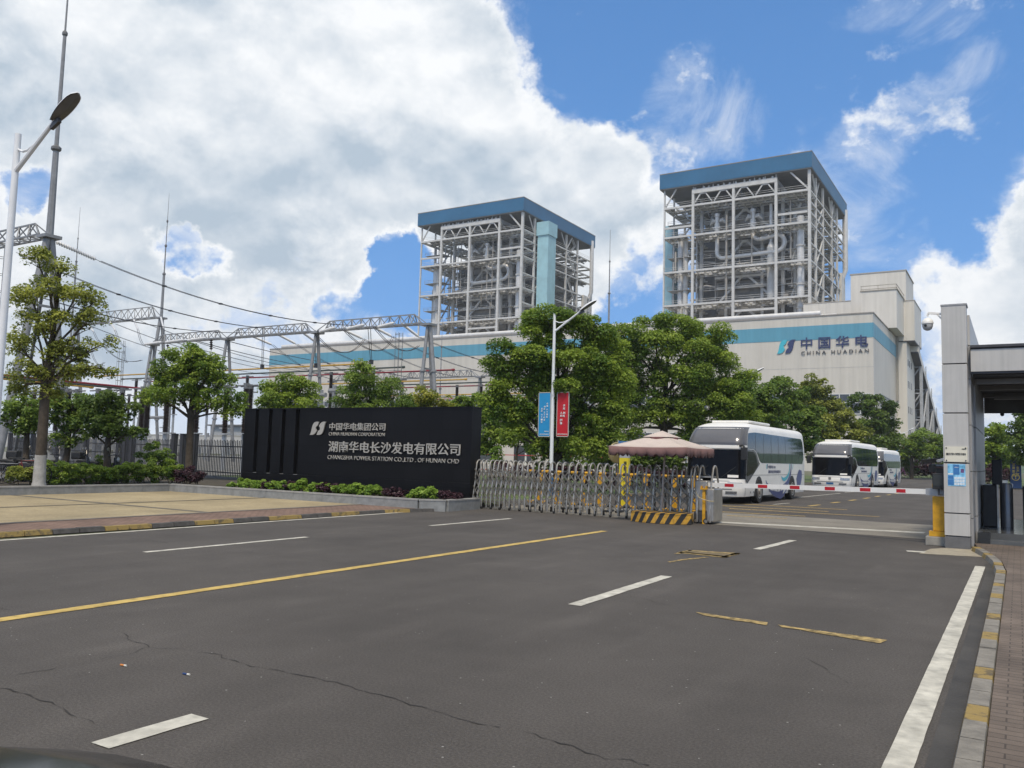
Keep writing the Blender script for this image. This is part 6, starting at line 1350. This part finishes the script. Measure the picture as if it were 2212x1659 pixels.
        emblem((xo, y0(3.32, 3.56), 1.38), r_, (0, 0, 1), .24, .2, .003, t, AQUA, NAVY)
        m = MB(); b_patch(m, s_of_y(.75), s_of_y(.88), .86, .92, O, sd, 1, 1); part('side_marker', m, mat('amber', (.6, .2, .02), .4), t)
        m = MB()
        for yy in (1.2, 1.6, 1.75, 3.9, 4.6, 5.2, 8.9, 9.1): b_patch(m, s_of_y(yy), s_of_y(yy + .05), .42, .5, O * 1.7, sd, 1, 1)
        part('flap_lock', m, DARKST, t)
        # wheels
        for yy in (2.25, 7.55):
            m = MB(); c = [Vector((sd * (BW_ + .010), yy + .56 * math.cos(a), max(.3, .50 + .58 * math.sin(a)))) for a in np.linspace(-.35, PI + .35, 20)]; m.prism(c if sd > 0 else c[::-1], (-sd * .02, 0, 0)); part('wheel_arch', m, BLACKP, t)
            m = MB(); m.lathe((sd * (BW_ - .26), yy, .485), (sd, 0, 0), [(.30, 0), (.46, .02), (.485, .08), (.485, .24), (.46, .29), (.30, .292)], 24); wv_ = part('wheel', m, RUBBER, t, True)
            m = MB(); m.lathe((sd * (BW_ + .028), yy, .485), (sd, 0, 0), [(.30, 0), (.285, .012), (.24, -.0), (.12, .02), (.12, .05), (.02, .055)], 20); o = m.build('rim', STAINL, smooth=True); o.parent = wv_
        # mirror
        m = MB(); m.tube([(sd * 1.0, .35, 2.25), (sd * 1.22, .10, 2.28), (sd * 1.30, .02, 2.18)], .05, 7); m.box((sd * 1.30 - .12, -.07, 1.72), (sd * 1.30 + .12, .07, 2.2)); part('mirror', m, BLACKP, t, bevel=.02)
        # headlights
        m = MB(); b_patch(m, .62 if True else 0, S_CORNER + .42, .70, .84, O * 1.6, sd, 8, 2); hl = part('headlight', m, mat('lamp_glass', (.30, .31, .32), .12, .3, spec=.8, var=.5, vscale=18), t, True)
        m = MB(); b_patch(m, .55, S_CORNER + .2, .40, .50, O * 1.6, sd, 6, 2); part('fog_lamp', m, mat('fog_glass', (.22, .23, .24), .15, .4, var=.5, vscale=20), t, True)
    m = MB(); b_patch(m, -S_CORNER, S_CORNER, .56, .60, O, 1, 14, 1); b_patch(m, -S_CORNER + .1, S_CORNER - .1, .885, .90, O, 1, 14, 1); part('bumper_seam', m, mat('seam_grey', (.2, .2, .2), .6), t)
    m = MB(); b_patch(m, -.22, .22, .42, .53, O * 1.6, 1, 3, 1); part('number_plate', m, POLE_B, t)
    m = MB(); p = b_pt(0, .80, .02); m.lathe(p, (0, -1, 0), [(.09, 0), (.085, .02), (.04, .025)], 16); part('badge', m, STAINL, t, True)
    m = MB(); c = [(-.8, 2.2), (.8, 2.2), (.85, 2.6), (.85, 5.2), (.7, 5.7), (-.7, 5.7), (-.85, 5.2), (-.85, 2.6)]; m.prism([(x, y, 3.215) for x, y in c], (0, 0, .12)); part('roof_unit', m, WHITE, t, bevel=.05)
    m = MB()
    for k in range(2):
        m = MB(); x = -.75 + k * 1.1; m.tube([b_pt(abs(x), 1.02, .02, 1 if x > 0 else -1), b_pt(abs(x + .55), 1.45, .02, 1 if x + .55 > 0 else -1)], .012, 5); part('wiper', m, BLACKP, t)
    m = MB(); b_patch(m, .6, 1.02, 1.03, 1.13, O * 2, 1, 4, 1); part('windscreen_notice', m, WHITE, t)
    return t
co = make_coach('nearest white coach standing just behind the gate and parasol')
co.location = (-10.52, 32.9, 0); co.rotation_euler = (0, 0, math.radians(-1.5)); co.scale = (1, 1, 1.03)
dup(co, (-10.35, 56.5, 0), 'second white coach parked farther along the road with its front showing clear', math.radians(-2), (1, 1, 1.0))
dup(co, (-10.05, 69.5, 0), 'third white coach, half hidden behind the second one', math.radians(-2), (.98, .85, .93))

# ------------------------------------------------------------------ gatehouse on the right
def streaks(m):
    t, b = nodes(m); tcn = [n for n in t.nodes if n.type == 'TEX_COORD'][0]
    mp = t.nodes.new('ShaderNodeMapping'); mp.inputs['Scale'].default_value = (9, 9, .45); t.links.new(tcn.outputs['Object'], mp.inputs[0])
    n = t.nodes.new('ShaderNodeTexNoise'); n.inputs['Scale'].default_value = 1.4; n.inputs['Detail'].default_value = 6; t.links.new(mp.outputs[0], n.inputs['Vector'])
    mr = t.nodes.new('ShaderNodeMapRange'); mr.inputs[1].default_value = .42; mr.inputs[2].default_value = .72; mr.inputs[3].default_value = 1.03; mr.inputs[4].default_value = .90; t.links.new(n.outputs[0], mr.inputs[0])
    src = b.inputs['Base Color'].links[0].from_socket; mm = t.nodes.new('ShaderNodeVectorMath'); mm.operation = 'SCALE'; t.links.new(src, mm.inputs[0]); t.links.new(mr.outputs[0], mm.inputs['Scale']); t.links.new(mm.outputs[0], b.inputs['Base Color'])
streaks(CLAD); streaks(CLAD_D)
gh = thing('gatehouse_pillar', 'tall white panelled gatehouse pillar with a black plinth', 'pillar', (-1.36, 20, 0))
px0, px1, py0, py1, pzt = -1.36, -.885, 20.0, 20.46, 5.18
c4g = crop(3400, 1100, 1.508)
jz = [at_y(*c4g(450, y), py0).z for y in (1510 * 0 + 1475, 1341, 1047, 755, 467)]
zz = [0.0] + sorted(jz) + [pzt]
m = MB(); m.box((px0 + .03, py0 + .03, .01), (px1 - .03, py1 - .03, pzt - .03)); wpart('core', m, DARKST, gh)
for i, (a, b) in enumerate(zip(zz[:-1], zz[1:])):
    m = MB(); m.box((px0, py0, a + (.0 if i == 0 else .014)), (px1, py1, b - .012)); wpart('plinth' if i == 0 else 'panel', m, CONC_D if i == 0 else CLAD, gh, bevel=.004)
m = MB(); m.box((px0 - .01, py0 - .01, pzt - .01), (px1 + .02, py1 + .02, pzt + .025)); wpart('cap', m, CLAD_D, gh)
pq = thing('plaque', 'pale metal plaque with dark characters on the white pillar', 'sign', (px0, py0, 1.6)); c35 = crop(3500, 1650, 3.017)
def pxz(x, y): return at_y(*c35(x, y), py0 - .012)
a, b = pxz(488, 418), pxz(748, 245); m = MB(); m.box((a.x, py0 - .022, a.z), (b.x, py0 - .004, b.z)); wpart('plate', m, mat('plaque_metal', (.64, .61, .50), .4, 0, var=.06), pq)
m = MB()
for x in (a.x + .03, b.x - .03):
    for z in (a.z + .03, b.z - .03): m.lathe((x, py0 - .022, z), (0, -1, 0), [(.014, 0), (.014, .012), (.006, .018)], 10)
wpart('stud', m, DARKST, pq, True)
l = pq.location
TK = mat('plaque_text', (.06, .06, .055), .6)
q_0, q_1 = pxz(538, 343), pxz(732, 318); text('新能源人物联盟活动基地', (q_0.x - l.x, -.023, q_0.z - l.z), (1, 0, 0), (0, 0, 1), q_1.x - q_0.x, q_1.z - q_0.z, .003, 'lettering', TK, pq, .03)
q_0, q_1 = pxz(502, 343), pxz(532, 316); m = MB(); m.box((q_0.x, py0 - .0265, q_0.z), (q_1.x, py0 - .0225, q_1.z)); wpart('emblem', m, TK, pq)
q_0, q_1 = pxz(685, 280), pxz(738, 266); text('湖南电力', (q_0.x - l.x, -.023, q_0.z - l.z), (1, 0, 0), (0, 0, 1), q_1.x - q_0.x, q_1.z - q_0.z, .003, 'lettering', TK, pq, .03)
po = thing('poster', 'blue leaflet poster with white picture boxes taped to the white pillar', 'poster', (px0, py0, 1.2)); a, b = pxz(522, 700), pxz(726, 450)
LB = mat('poster_blue', (.10, .38, .62), .4, var=.35, vscale=9, col2=(.25, .52, .72)); DB = mat('poster_dark', (.04, .16, .38), .4, var=.2)
m = MB(); m.box((a.x, py0 - .006, a.z), (b.x, py0 - .002, b.z)); wpart('sheet', m, LB, po)
def pbox(x0, y0, x1, y1, ma, nm, o=.008): p, q = pxz(x0, y1), pxz(x1, y0); m = MB(); m.box((p.x, py0 - o, p.z), (q.x, py0 - .0062, q.z)); wpart(nm, m, ma, po)
pbox(586, 455, 655, 570, DB, 'picture'); pbox(524, 580, 588, 620, DB, 'picture'); pbox(524, 626, 590, 690, DB, 'picture'); pbox(524, 556, 582, 568, WHITE, 'caption')
for r_ in range(3):
    for c_ in range(4): pbox(598 + c_ * 31, 598 + r_ * 34, 625 + c_ * 31, 626 + r_ * 34, mat('poster_white', (.6, .66, .7), .5, var=.2, vscale=30), 'picture')
pbox(672, 505, 710, 548, mat('poster_emblem', (.12, .06, .16), .5, var=.5, vscale=30), 'picture')
text('中国华电', (pxz(600, 490).x - po.location.x, -.009, pxz(600, 490).z - po.location.z), (1, 0, 0), (0, 0, 1), .07, .018, .002, 'lettering', TW, po, .02)
# dome camera on a bracket
cm = thing('dome_camera', 'white dome security camera hanging from a bracket at the top of the pillar', 'camera', (-1.6, 20.2, 4.7)); c1 = crop(3400, 1100, 1.508)
pa, pb, pd = at_y(*c1(368, 172), 20.2), at_y(*c1(296, 170), 20.2), at_y(*c1(293, 232), 20.2); pt = at_y(*c1(293, 195), 20.2); rr = (at_y(*c1(328, 230), 20.2) - at_y(*c1(258, 230), 20.2)).length / 2
m = MB(); m.beam(pa + Vector((.03, 0, -.02)), pb, .05, .045); m.beam(pa + Vector((.02, 0, -.12)), pa + Vector((-.06, 0, -.03)), .05, .03); m.tube([pb, (pd.x, 20.2, pt.z + .02)], .02, 8); m.box((px0 - .012, 20.13, pa.z - .14), (px0 - .001, 20.27, pa.z + .05)); wpart('bracket', m, WHITE, cm)
m = MB(); m.lathe((pd.x, 20.2, pd.z - .01), (0, 0, 1), [(rr * 1.0, 0), (rr * 1.02, .02), (rr * .92, .07), (rr * .55, .12), (rr * .25, .135)], 20); wpart('hood', m, WHITE, cm, True)
m = MB(); m.lathe((pd.x, 20.2, pd.z - .012), (0, 0, -1), [(rr * .9, 0), (rr * .9, .05), (rr * .72, .11), (rr * .35, .14), (.01, .147)], 20); wpart('dome', m, mat('camera_grey', (.40, .40, .39), .35), cm, True)
m = MB(); m.lathe((pd.x - .03, 20.2 - rr * .82, pd.z - .055), (-.1, -1, -.1), [(.028, 0), (.028, .03), (.02, .034)], 14); wpart('lens', m, BLACKP, cm, True)
# side wall, canopy and floor behind the pillar
gw = thing('gatehouse', 'grey panelled gatehouse passage with a white fascia canopy', 'building', (-.9, 21, 0))
wz = [.01, .62, 1.62, 2.62, 3.62, 4.35]
wy = [20.47, 21.6, 23.0, 24.4, 25.8, 27.2]
for i in range(5):
    for a, b in zip(wz[:-1], wz[1:]):
        m = MB(); m.box((-1.25, wy[i] + .008, a + .008), (-.80 if i else -.84, wy[i + 1] - .008, b - .008)); wpart('wall_panel', m, CLAD_D, gw, bevel=.004)
m = MB(); m.box((-1.2, 20.5, .01), (-.86, 27.1, 4.34)); wpart('wall_core', m, DARKST, gw)
m = MB(); m.box((-1.22, 20.47, 4.36), (-.84, 27.2, 5.02)); wpart('parapet', m, CLAD, gw)
fx = [-.84, .52, 1.92, 3.32, 4.72, 6.12]
for a, b in zip(fx[:-1], fx[1:]):
    m = MB(); m.box((a + .012, 20.3, 3.76), (b - .012, 20.42, 4.24)); wpart('fascia_panel', m, CLAD, gw, bevel=.004)
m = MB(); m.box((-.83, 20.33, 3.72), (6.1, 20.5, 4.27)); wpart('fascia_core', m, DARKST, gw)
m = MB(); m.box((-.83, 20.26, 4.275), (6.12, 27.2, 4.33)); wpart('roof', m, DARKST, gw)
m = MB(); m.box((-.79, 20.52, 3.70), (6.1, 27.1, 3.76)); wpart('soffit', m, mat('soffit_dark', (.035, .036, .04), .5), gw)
m = MB()
for y in (21.3, 23.0, 25.4): m.box((-.78, y, 3.58), (6.1, y + .16, 3.695))
m.box((-.5, 25.0, 3.5), (.5, 25.18, 3.575)); wpart('soffit_rib', m, mat('rib_grey', (.16, .16, .16), .4, .3), gw)
m = MB(); m.box((-.79, 26.95, 3.25), (6.1, 27.1, 3.699)); wpart('rear_beam', m, CONC_D, gw)
m = MB(); m.lathe((-.35, 26.9, 3.25), (0, 0, -1), [(.05, 0), (.05, .06), (.02, .09)], 10); wpart('alarm', m, BLACKP, gw)
for y_ in (20.52, 26.5): m = MB(); m.box((5.5, y_, .3), (6.0, y_ + .5, 3.69)); wpart('far_column', m, CLAD_D, gw)
FLM = mat('polished_floor', (.085, .09, .092), .16, var=.2, vscale=1.5, spec=.6); STEPD = mat('step_dark', (.03, .032, .034), .35, var=.2)
m = MB(); m.box((-.78, 21.25, 0), (9, 27.4, .295)); wpart('floor', m, FLM, gw)
m = MB(); m.box((-.78, 21.0, 0), (9, 21.248, .15)); wpart('step', m, mat('step_grey', (.10, .104, .105), .4, var=.2), gw)
m = MB(); m.box((-.79, 20.99, .152), (-.55, 21.26, .30)); m.box((-.79, 20.98, 0), (-.55, 20.999, .15)); wpart('step_end', m, STEPD, gw)
# turnstiles
tn = thing('turnstile', 'black access turnstile with a tall reader post beside the grey wall', 'turnstile', (-.66, 23.9, .296), 'access turnstiles in the gatehouse'); m = MB(); m.box((-.10, -.5, 0), (.20, .9, 1.0)); part('cabinet', m, BLACKP, tn, bevel=.02); m = MB(); m.box((.10, -.1, 1.002), (.32, .12, 1.62)); part('reader', m, BLACKP, tn, bevel=.02)
m = MB(); m.box((.205, -.52, .0), (.245, -.48, 1.02)); part('edge_strip', m, STAINL, tn); m = MB(); m.lathe((.40, -.2, 0), (0, 0, 1), [(.14, 0), (.14, 1.02), (.12, 1.06)], 18); part('drum', m, mat('drum_grey', (.14, .14, .145), .25, .5), tn, True)
dup(tn, (.18, 23.9, .296), 'black access turnstile at the right edge of the view')
# blue safety board under the trees
bs = thing('safety_board', 'dark blue upright board with yellow characters and a warning mark under the trees', 'sign', (-.85, 82.5, 0)); a = at_y(*c35(1255, 720), 82.5); b = at_y(*c35(1378, 400), 82.5)
m = MB(); m.box((a.x, 82.5, .1), (b.x, 82.75, b.z)); wpart('board', m, mat('board_blue', (.012, .035, .10), .4), bs)
YT = mat('board_yellow', (.55, .40, .08), .5); Wb = b.x - a.x; l = bs.location
for (txt, fx_) in (('注意安全', .18), ('生产区', .55)):
    z = b.z - .25 - (.28 if fx_ > .4 else 0)
    for ch in txt: text(ch, (a.x - l.x + Wb * fx_, -.012, z - .26), (1, 0, 0), (0, 0, 1), Wb * .27, .25, .01, 'lettering', YT, bs, .02); z -= .29
m = MB(); cxx, czz = a.x + Wb * .48, at_y(*c35(1315, 600), 82.5).z
ring = [Vector((cxx + .27 * math.cos(t), 82.48, czz + .27 * math.sin(t))) for t in np.linspace(0, 2 * PI, 25)]; m.tube(ring, .03, 6); m.prism([(cxx - .05, 82.47, czz + .17), (cxx + .05, 82.47, czz + .17), (cxx + .025, 82.47, czz - .05), (cxx - .025, 82.47, czz - .05)][::-1], (0, .03, 0)); m.box((cxx - .035, 82.47, czz - .16), (cxx + .035, 82.499, czz - .09)); wpart('warning_mark', m, YT, bs)
lp_ = thing('lawn_notice', 'small white notice plate on a stake by the blue board', 'sign', at_y(*c35(1175, 705), 85).xy.to_3d()); m = MB(); m.tube([(0, 0, 0), (0, 0, .45)], .03, 6); part('stake', m, STEEL, lp_); m = MB(); m.box((-.3, -.05, .45), (.3, .0, .7)); part('plate', m, WHITE, lp_)
for i, (x, y, D, rx_, lb) in enumerate(((1100, 665, 78, 1.6, 'round dark purple bush under the bright tree beyond the gatehouse'), (1190, 660, 90, 1.3, 'dark purple bush beside the blue safety board'))):
    p = at_d(*c35(x, y), D); shrub(lb, (p.x, p.y, .1), rx_, rx_ * .8, 1.9, 2200, .22, L_PURPLE, 500 + i, 'bush', cl=.35)
for i, (x, y, D, rx_, h_) in enumerate(((1690, 1290, 118, 2.6, 2.4), (1580, 1280, 116, 2.6, 2.2), (1470, 1280, 116, 2.6, 2.2), (1350, 1285, 116, 2.2, 2.3))):
    p = at_d(*crop(3250, 1550, 4.147)(x - 60, y), D); shrub('dark red leaved bush on the far verge, %s from the right' % ORD[i], (p.x, p.y, .1), rx_, rx_ * .7, h_, 1500, .3, L_PURPLE, 520 + i, 'bush', 'dark red bushes on the far verge', cl=.5)
p = at_d(*crop(3250, 1550, 4.147)(1010, 1280), 112); shrub('rounded dark bush at the foot of the farthest lamp', (p.x, p.y, .1), 1.9, 1.5, 3.2, 2600, .28, L_DARK, 530, 'bush', cl=.5)

# ------------------------------------------------------------------ bicycles, scooters, car
def bicycle(label, loc, rot, ma):
    t = thing('bicycle', label, 'bicycle', loc, None); m = MB()
    fr = [((0, 0, .33), (.45, 0, .30)), ((.45, 0, .30), (.30, 0, .82)), ((.30, 0, .78), (.85, 0, .80)), ((.45, 0, .30), (.87, 0, .72)), ((0, 0, .33), (.32, 0, .72)), ((.86, 0, .88), (1.02, 0, .33))]
    for a, b in fr: m.tube([a, b], .018, 6)
    part('frame', m, ma, t, True)
    for x in (0, 1.03):
        m = MB(); m.tube([(x + .32 * math.cos(a), 0, .33 + .32 * math.sin(a)) for a in np.linspace(0, 2 * PI, 25)], .018, 6); w_ = part('wheel', m, RUBBER, t, True); m = MB()
        for a in np.linspace(0, PI, 9)[:-1]: m.tube([(x + .31 * math.cos(a), 0, .33 + .31 * math.sin(a)), (x - .31 * math.cos(a), 0, .33 - .31 * math.sin(a))], .004, 4)
        o = m.build('spokes', STAINL); o.parent = w_
    m = MB(); m.tube([(.80, -.28, .96), (.88, -.1, .94), (.88, .1, .94), (.80, .28, .96)], .014, 6); part('handlebar', m, STAINL, t); m = MB(); m.cbox((.27, 0, .86), (.26, .14, .05)); part('saddle', m, BLACKP, t, bevel=.015)
    m = MB(); m.beam((-.1, 0, .68), (.25, 0, .68), .14, .02); part('rack', m, STAINL, t)
    t.rotation_euler = (0, 0, rot); return t
bicycle('small purple framed bicycle parked by the farthest lamp', at_d(*crop(3250, 1550, 4.147)(865, 1310), 105).xy.to_3d() + Vector((0, 0, .12)), .4, mat('bike_purple', (.22, .05, .2), .4)).scale = (1.5,) * 3
bicycle('old bicycle leaning among the scooters at the left edge', at_d(3, 1046, 28.2).xy.to_3d() + Vector((0, 0, .28)), 1.0, BLACKP)
bicycle('dark bicycle lying close to the planter kerb at the left edge', at_d(22, 1044, 28.3).xy.to_3d() + Vector((0, 0, .28)), .6, mat('bike_red', (.16, .03, .03), .4))
def scooter(label, loc, rot, ma):
    t = thing('motor_scooter', label, 'scooter', loc, 'motor scooters parked behind the hedge'); 
    for x in (0, 1.25):
        m = MB(); m.lathe((x, -.06, .24), (0, 1, 0), [(.14, 0), (.24, .015), (.245, .06), (.24, .105), (.14, .12)], 18); w_ = part('wheel', m, RUBBER, t, True); m = MB(); m.lathe((x, -.064, .24), (0, 1, 0), [(.13, 0), (.13, .128)], 12); o = m.build('rim', STAINL); o.parent = w_
    m = MB(); pr_ = [(-.35, .50), (-.38, .68), (.1, .70), (.45, .62), (.50, .30), (.95, .28), (1.08, .55), (1.12, .95), (1.20, .96), (1.24, .62), (1.16, .36), (.9, .18), (.35, .18), (.2, .42)]
    m.prism([(x, -.15, z) for x, z in pr_], (0, .30, 0)); part('body', m, ma, t, bevel=.03)
    m = MB(); m.prism([(x, -.14, z) for x, z in ((-.42, .71), (-.40, .80), (.05, .82), (.46, .76), (.48, .66), (.1, .71))], (0, .28, 0)); part('seat', m, BLACKP, t, bevel=.03)
    m = MB(); m.tube([(1.02, -.34, 1.02), (1.12, -.1, 1.04), (1.12, .1, 1.04), (1.02, .34, 1.02)], .02, 6); m.tube([(1.12, 0, 1.02), (1.25, 0, .28)], .03, 6); part('handlebar', m, DARKST, t)
    for sy in (-1, 1):
        m = MB(); m.tube([(1.06, sy * .26, 1.04), (1.04, sy * .34, 1.20)], .010, 5); m.lathe((1.02, sy * .37, 1.25), (-1, 0, 0), [(.07, 0), (.075, .015), (.04, .03)], 14); part('mirror', m, STAINL, t)
    m = MB(); m.lathe((1.20, 0, .86), (1, 0, .1), [(.09, 0), (.085, .04), (.03, .06)], 14); part('headlight', m, mat('scooter_lamp', (.5, .5, .5), .2), t)
    m = MB(); m.box((-.48, -.12, .56), (-.39, .12, .66)); part('tail_light', m, REDP, t, bevel=.02)
    m = MB(); m.box((-.62, -.2, .84), (-.22, .2, 1.12)); part('top_box', m, BLACKP, t, bevel=.05)
    t.rotation_euler = (0, 0, rot); return t
s1 = scooter('black scooter with a red tail behind the hedge left of the whitewashed trunk', at_d(52, 1030, 30.4).xy.to_3d() + Vector((0, 0, .26)), .62, mat('scooter_black', (.03, .03, .032), .3, var=.2))
def sc2(label, x, D, rot): return dup(s1, at_d(x, 1034, D).xy.to_3d() + Vector((0, 0, .26)), label, rot)
sc2('scooter with bright mirrors just right of the whitewashed trunk', 112, 30.6, .9); sc2('scooter showing a red tail light and top box behind the middle of the hedge', 188, 32.2, .45); sc2('dark scooter cut off by the left edge of the view', 4, 30, .7)
tp = thing('covered_scooter', 'scooter under a grey rain cover left of the whitewashed trunk', 'scooter', at_d(68, 1030, 31.4).xy.to_3d() + Vector((0, 0, .26))); m = MB(); rgc = random.Random(5); vs = []; fs = []
for i in range(11):
    x = -.8 + 1.6 * i / 10; hh = (.75 + .45 * math.exp(-((x - .45) / .35) ** 2)) * (1 - .25 * abs(x) ** 4)
    for j in range(9): a = PI * j / 8; vs.append((x + rgc.uniform(-.02, .02), .36 * math.cos(a) * (1.1 if j in (0, 8) else 1), hh * math.sin(a) ** .7 + rgc.uniform(-.015, .015)))
for i in range(10):
    for j in range(8): fs.append((i * 9 + j, (i + 1) * 9 + j, (i + 1) * 9 + j + 1, i * 9 + j + 1))
m.add(vs, fs); part('cover', m, mat('rain_cover', (.20, .21, .22), .5, var=.15), tp, True); m = MB(); m.lathe((-.6, -.06, .2), (0, 1, 0), [(.15, 0), (.22, .02), (.22, .1), (.15, .12)], 14); m.lathe((.62, -.06, .2), (0, 1, 0), [(.15, 0), (.22, .02), (.22, .1), (.15, .12)], 14); part('wheel', m, RUBBER, tp, True); tp.rotation_euler = (0, 0, .7)
# dark car whose bonnet corner shows at the lower left
ca = thing('parked_car', 'black car whose bonnet edge shows at the bottom left corner', 'car', (-2.05, -.40, 0)); CB = mat('car_black', (.012, .012, .013), .18, var=.1, spec=.6)
st_ = [(-1.9, .58, .75, .80), (-1.8, .60, .85, .9), (-1.0, .55, .88, .93), (0.4, .45, .88, .92), (1.2, .45, .87, .90), (1.75, .50, .85, .86), (2.1, .52, .80, .74), (2.28, .5, .72, .56)]
ca.rotation_euler = (0, 0, math.radians(5))
m = MB(); vs = []
for y, zl, ww, zh in st_:
    for i in range(13):
        a = PI * i / 12; x = ww * math.cos(a) * 1.0; c = abs(math.cos(a)); z = .28 + (zh - .28) * (max(0, math.sin(a)) ** .42 if 0 < i < 12 else 0); vs.append((x, y, z))
n = 13; m.add(vs, [(i * n + j, i * n + j + 1, (i + 1) * n + j + 1, (i + 1) * n + j) for i in range(len(st_) - 1) for j in range(12)] + [tuple(range(13)), tuple((len(st_) - 1) * n + j for j in range(12, -1, -1))]); part('body', m, CB, ca, True)
m = MB(); m.add([(-.66, .55, .90), (.66, .55, .90), (.55, -.25, 1.38), (-.55, -.25, 1.38), (-.55, -1.1, 1.38), (.55, -1.1, 1.38), (.66, -1.75, .92), (-.66, -1.75, .92)], [(0, 1, 2, 3), (3, 2, 5, 4), (4, 5, 6, 7), (0, 3, 4, 7), (1, 6, 5, 2)]); part('cabin', m, GLASS_D, ca)
for x in (-.82, .82):
    for y in (-1.25, 1.35):
        m = MB(); m.lathe((x - .1, y, .31), (1, 0, 0), [(.2, 0), (.31, .02), (.31, .18), (.2, .2)], 18); part('wheel', m, RUBBER, ca, True)
    m = MB(); m.lathe((x * .72, 2.16, .46), (0, 1, .05), [(.09, 0), (.085, .12), (.03, .135)], 12); part('headlight', m, mat('car_lamp', (.4, .4, .4), .15), ca, True)
# a low white service building and pipes behind the gate trees
sv = thing('service_building', 'low pale service building glimpsed between trees behind the gate', 'building', (-52, 75, 0)); m = MB(); m.box((-60, 78, 0), (-34, 88, 4.0)); wpart('wall', m, HALLW, sv); m = MB(); m.box((-60.3, 77.7, 4.0), (-33.7, 88.3, 4.3)); wpart('roof', m, CONC_D, sv)
for x in (-57, -52, -47, -42, -37): m = MB(); m.box((x, 77.93, 1.0), (x + 2.2, 77.99, 2.8)); wpart('window', m, WING, sv)
rl = thing('site_railing', 'low red and white site railing behind the purple hedge', 'fence', (-24, 52, 0)); m = MB(); 
for i in range(12): m.box((-40 + i * 2.4, 51.95, 0), (-39.9 + i * 2.4, 52.05, 1.9))
wpart('post', m, WHITE, rl); m = MB()
for z in (.6, 1.7): m.box((-40, 51.92, z), (-13.4, 51.94, z + .05))
wpart('rail', m, REDP, rl)
an = thing('lane_cameras', 'cluster of black lane cameras and lamps bracketed out behind the white pillar', 'camera', (-1.9, 24.6, 0)); c44 = crop(3250, 1550, 4.147)
p = at_y(*c44(1560, 1060), 24.6); m = MB(); m.beam((p.x - .1, 24.62, p.z + .02), (-1.25, 24.62, p.z + .02), .05, .05); part_ = wpart('bracket', m, STEEL_G, an)
m = MB(); m.beam((p.x - .32, 24.45, p.z + .1), (p.x + .1, 24.6, p.z + .16), .14, .11); m.box((p.x - .16, 24.5, p.z - .16), (p.x - .0, 24.66, p.z + .03)); m.box((p.x + .02, 24.45, p.z - .22), (p.x + .22, 24.6, p.z - .06)); wpart('camera_body', m, BLACKP, an)
m = MB(); m.beam((p.x + .05, 24.4, p.z + .13), (p.x + .35, 24.5, p.z + .22), .16, .06); wpart('sun_shade', m, WHITE, an)
print('OBJECTS', len(bpy.data.objects))
# ------------------------------------------------------------------ thin summer haze between the gate and the far towers
HM = bpy.data.materials.new('haze_air'); HM.use_nodes = True; ht = HM.node_tree; ht.nodes.clear()
hv = ht.nodes.new('ShaderNodeVolumePrincipled'); hv.inputs['Color'].default_value = (.90, .93, .96, 1); hv.inputs['Density'].default_value = 0.00028; hv.inputs['Anisotropy'].default_value = 0.2
ho = ht.nodes.new('ShaderNodeOutputMaterial'); ht.links.new(hv.outputs[0], ho.inputs['Volume'])
m = MB(); m.box((-1500, -320, -3), (1000, 1520, 110)); hz_o = m.build('haze', HM); struct(hz_o, 'stuff')
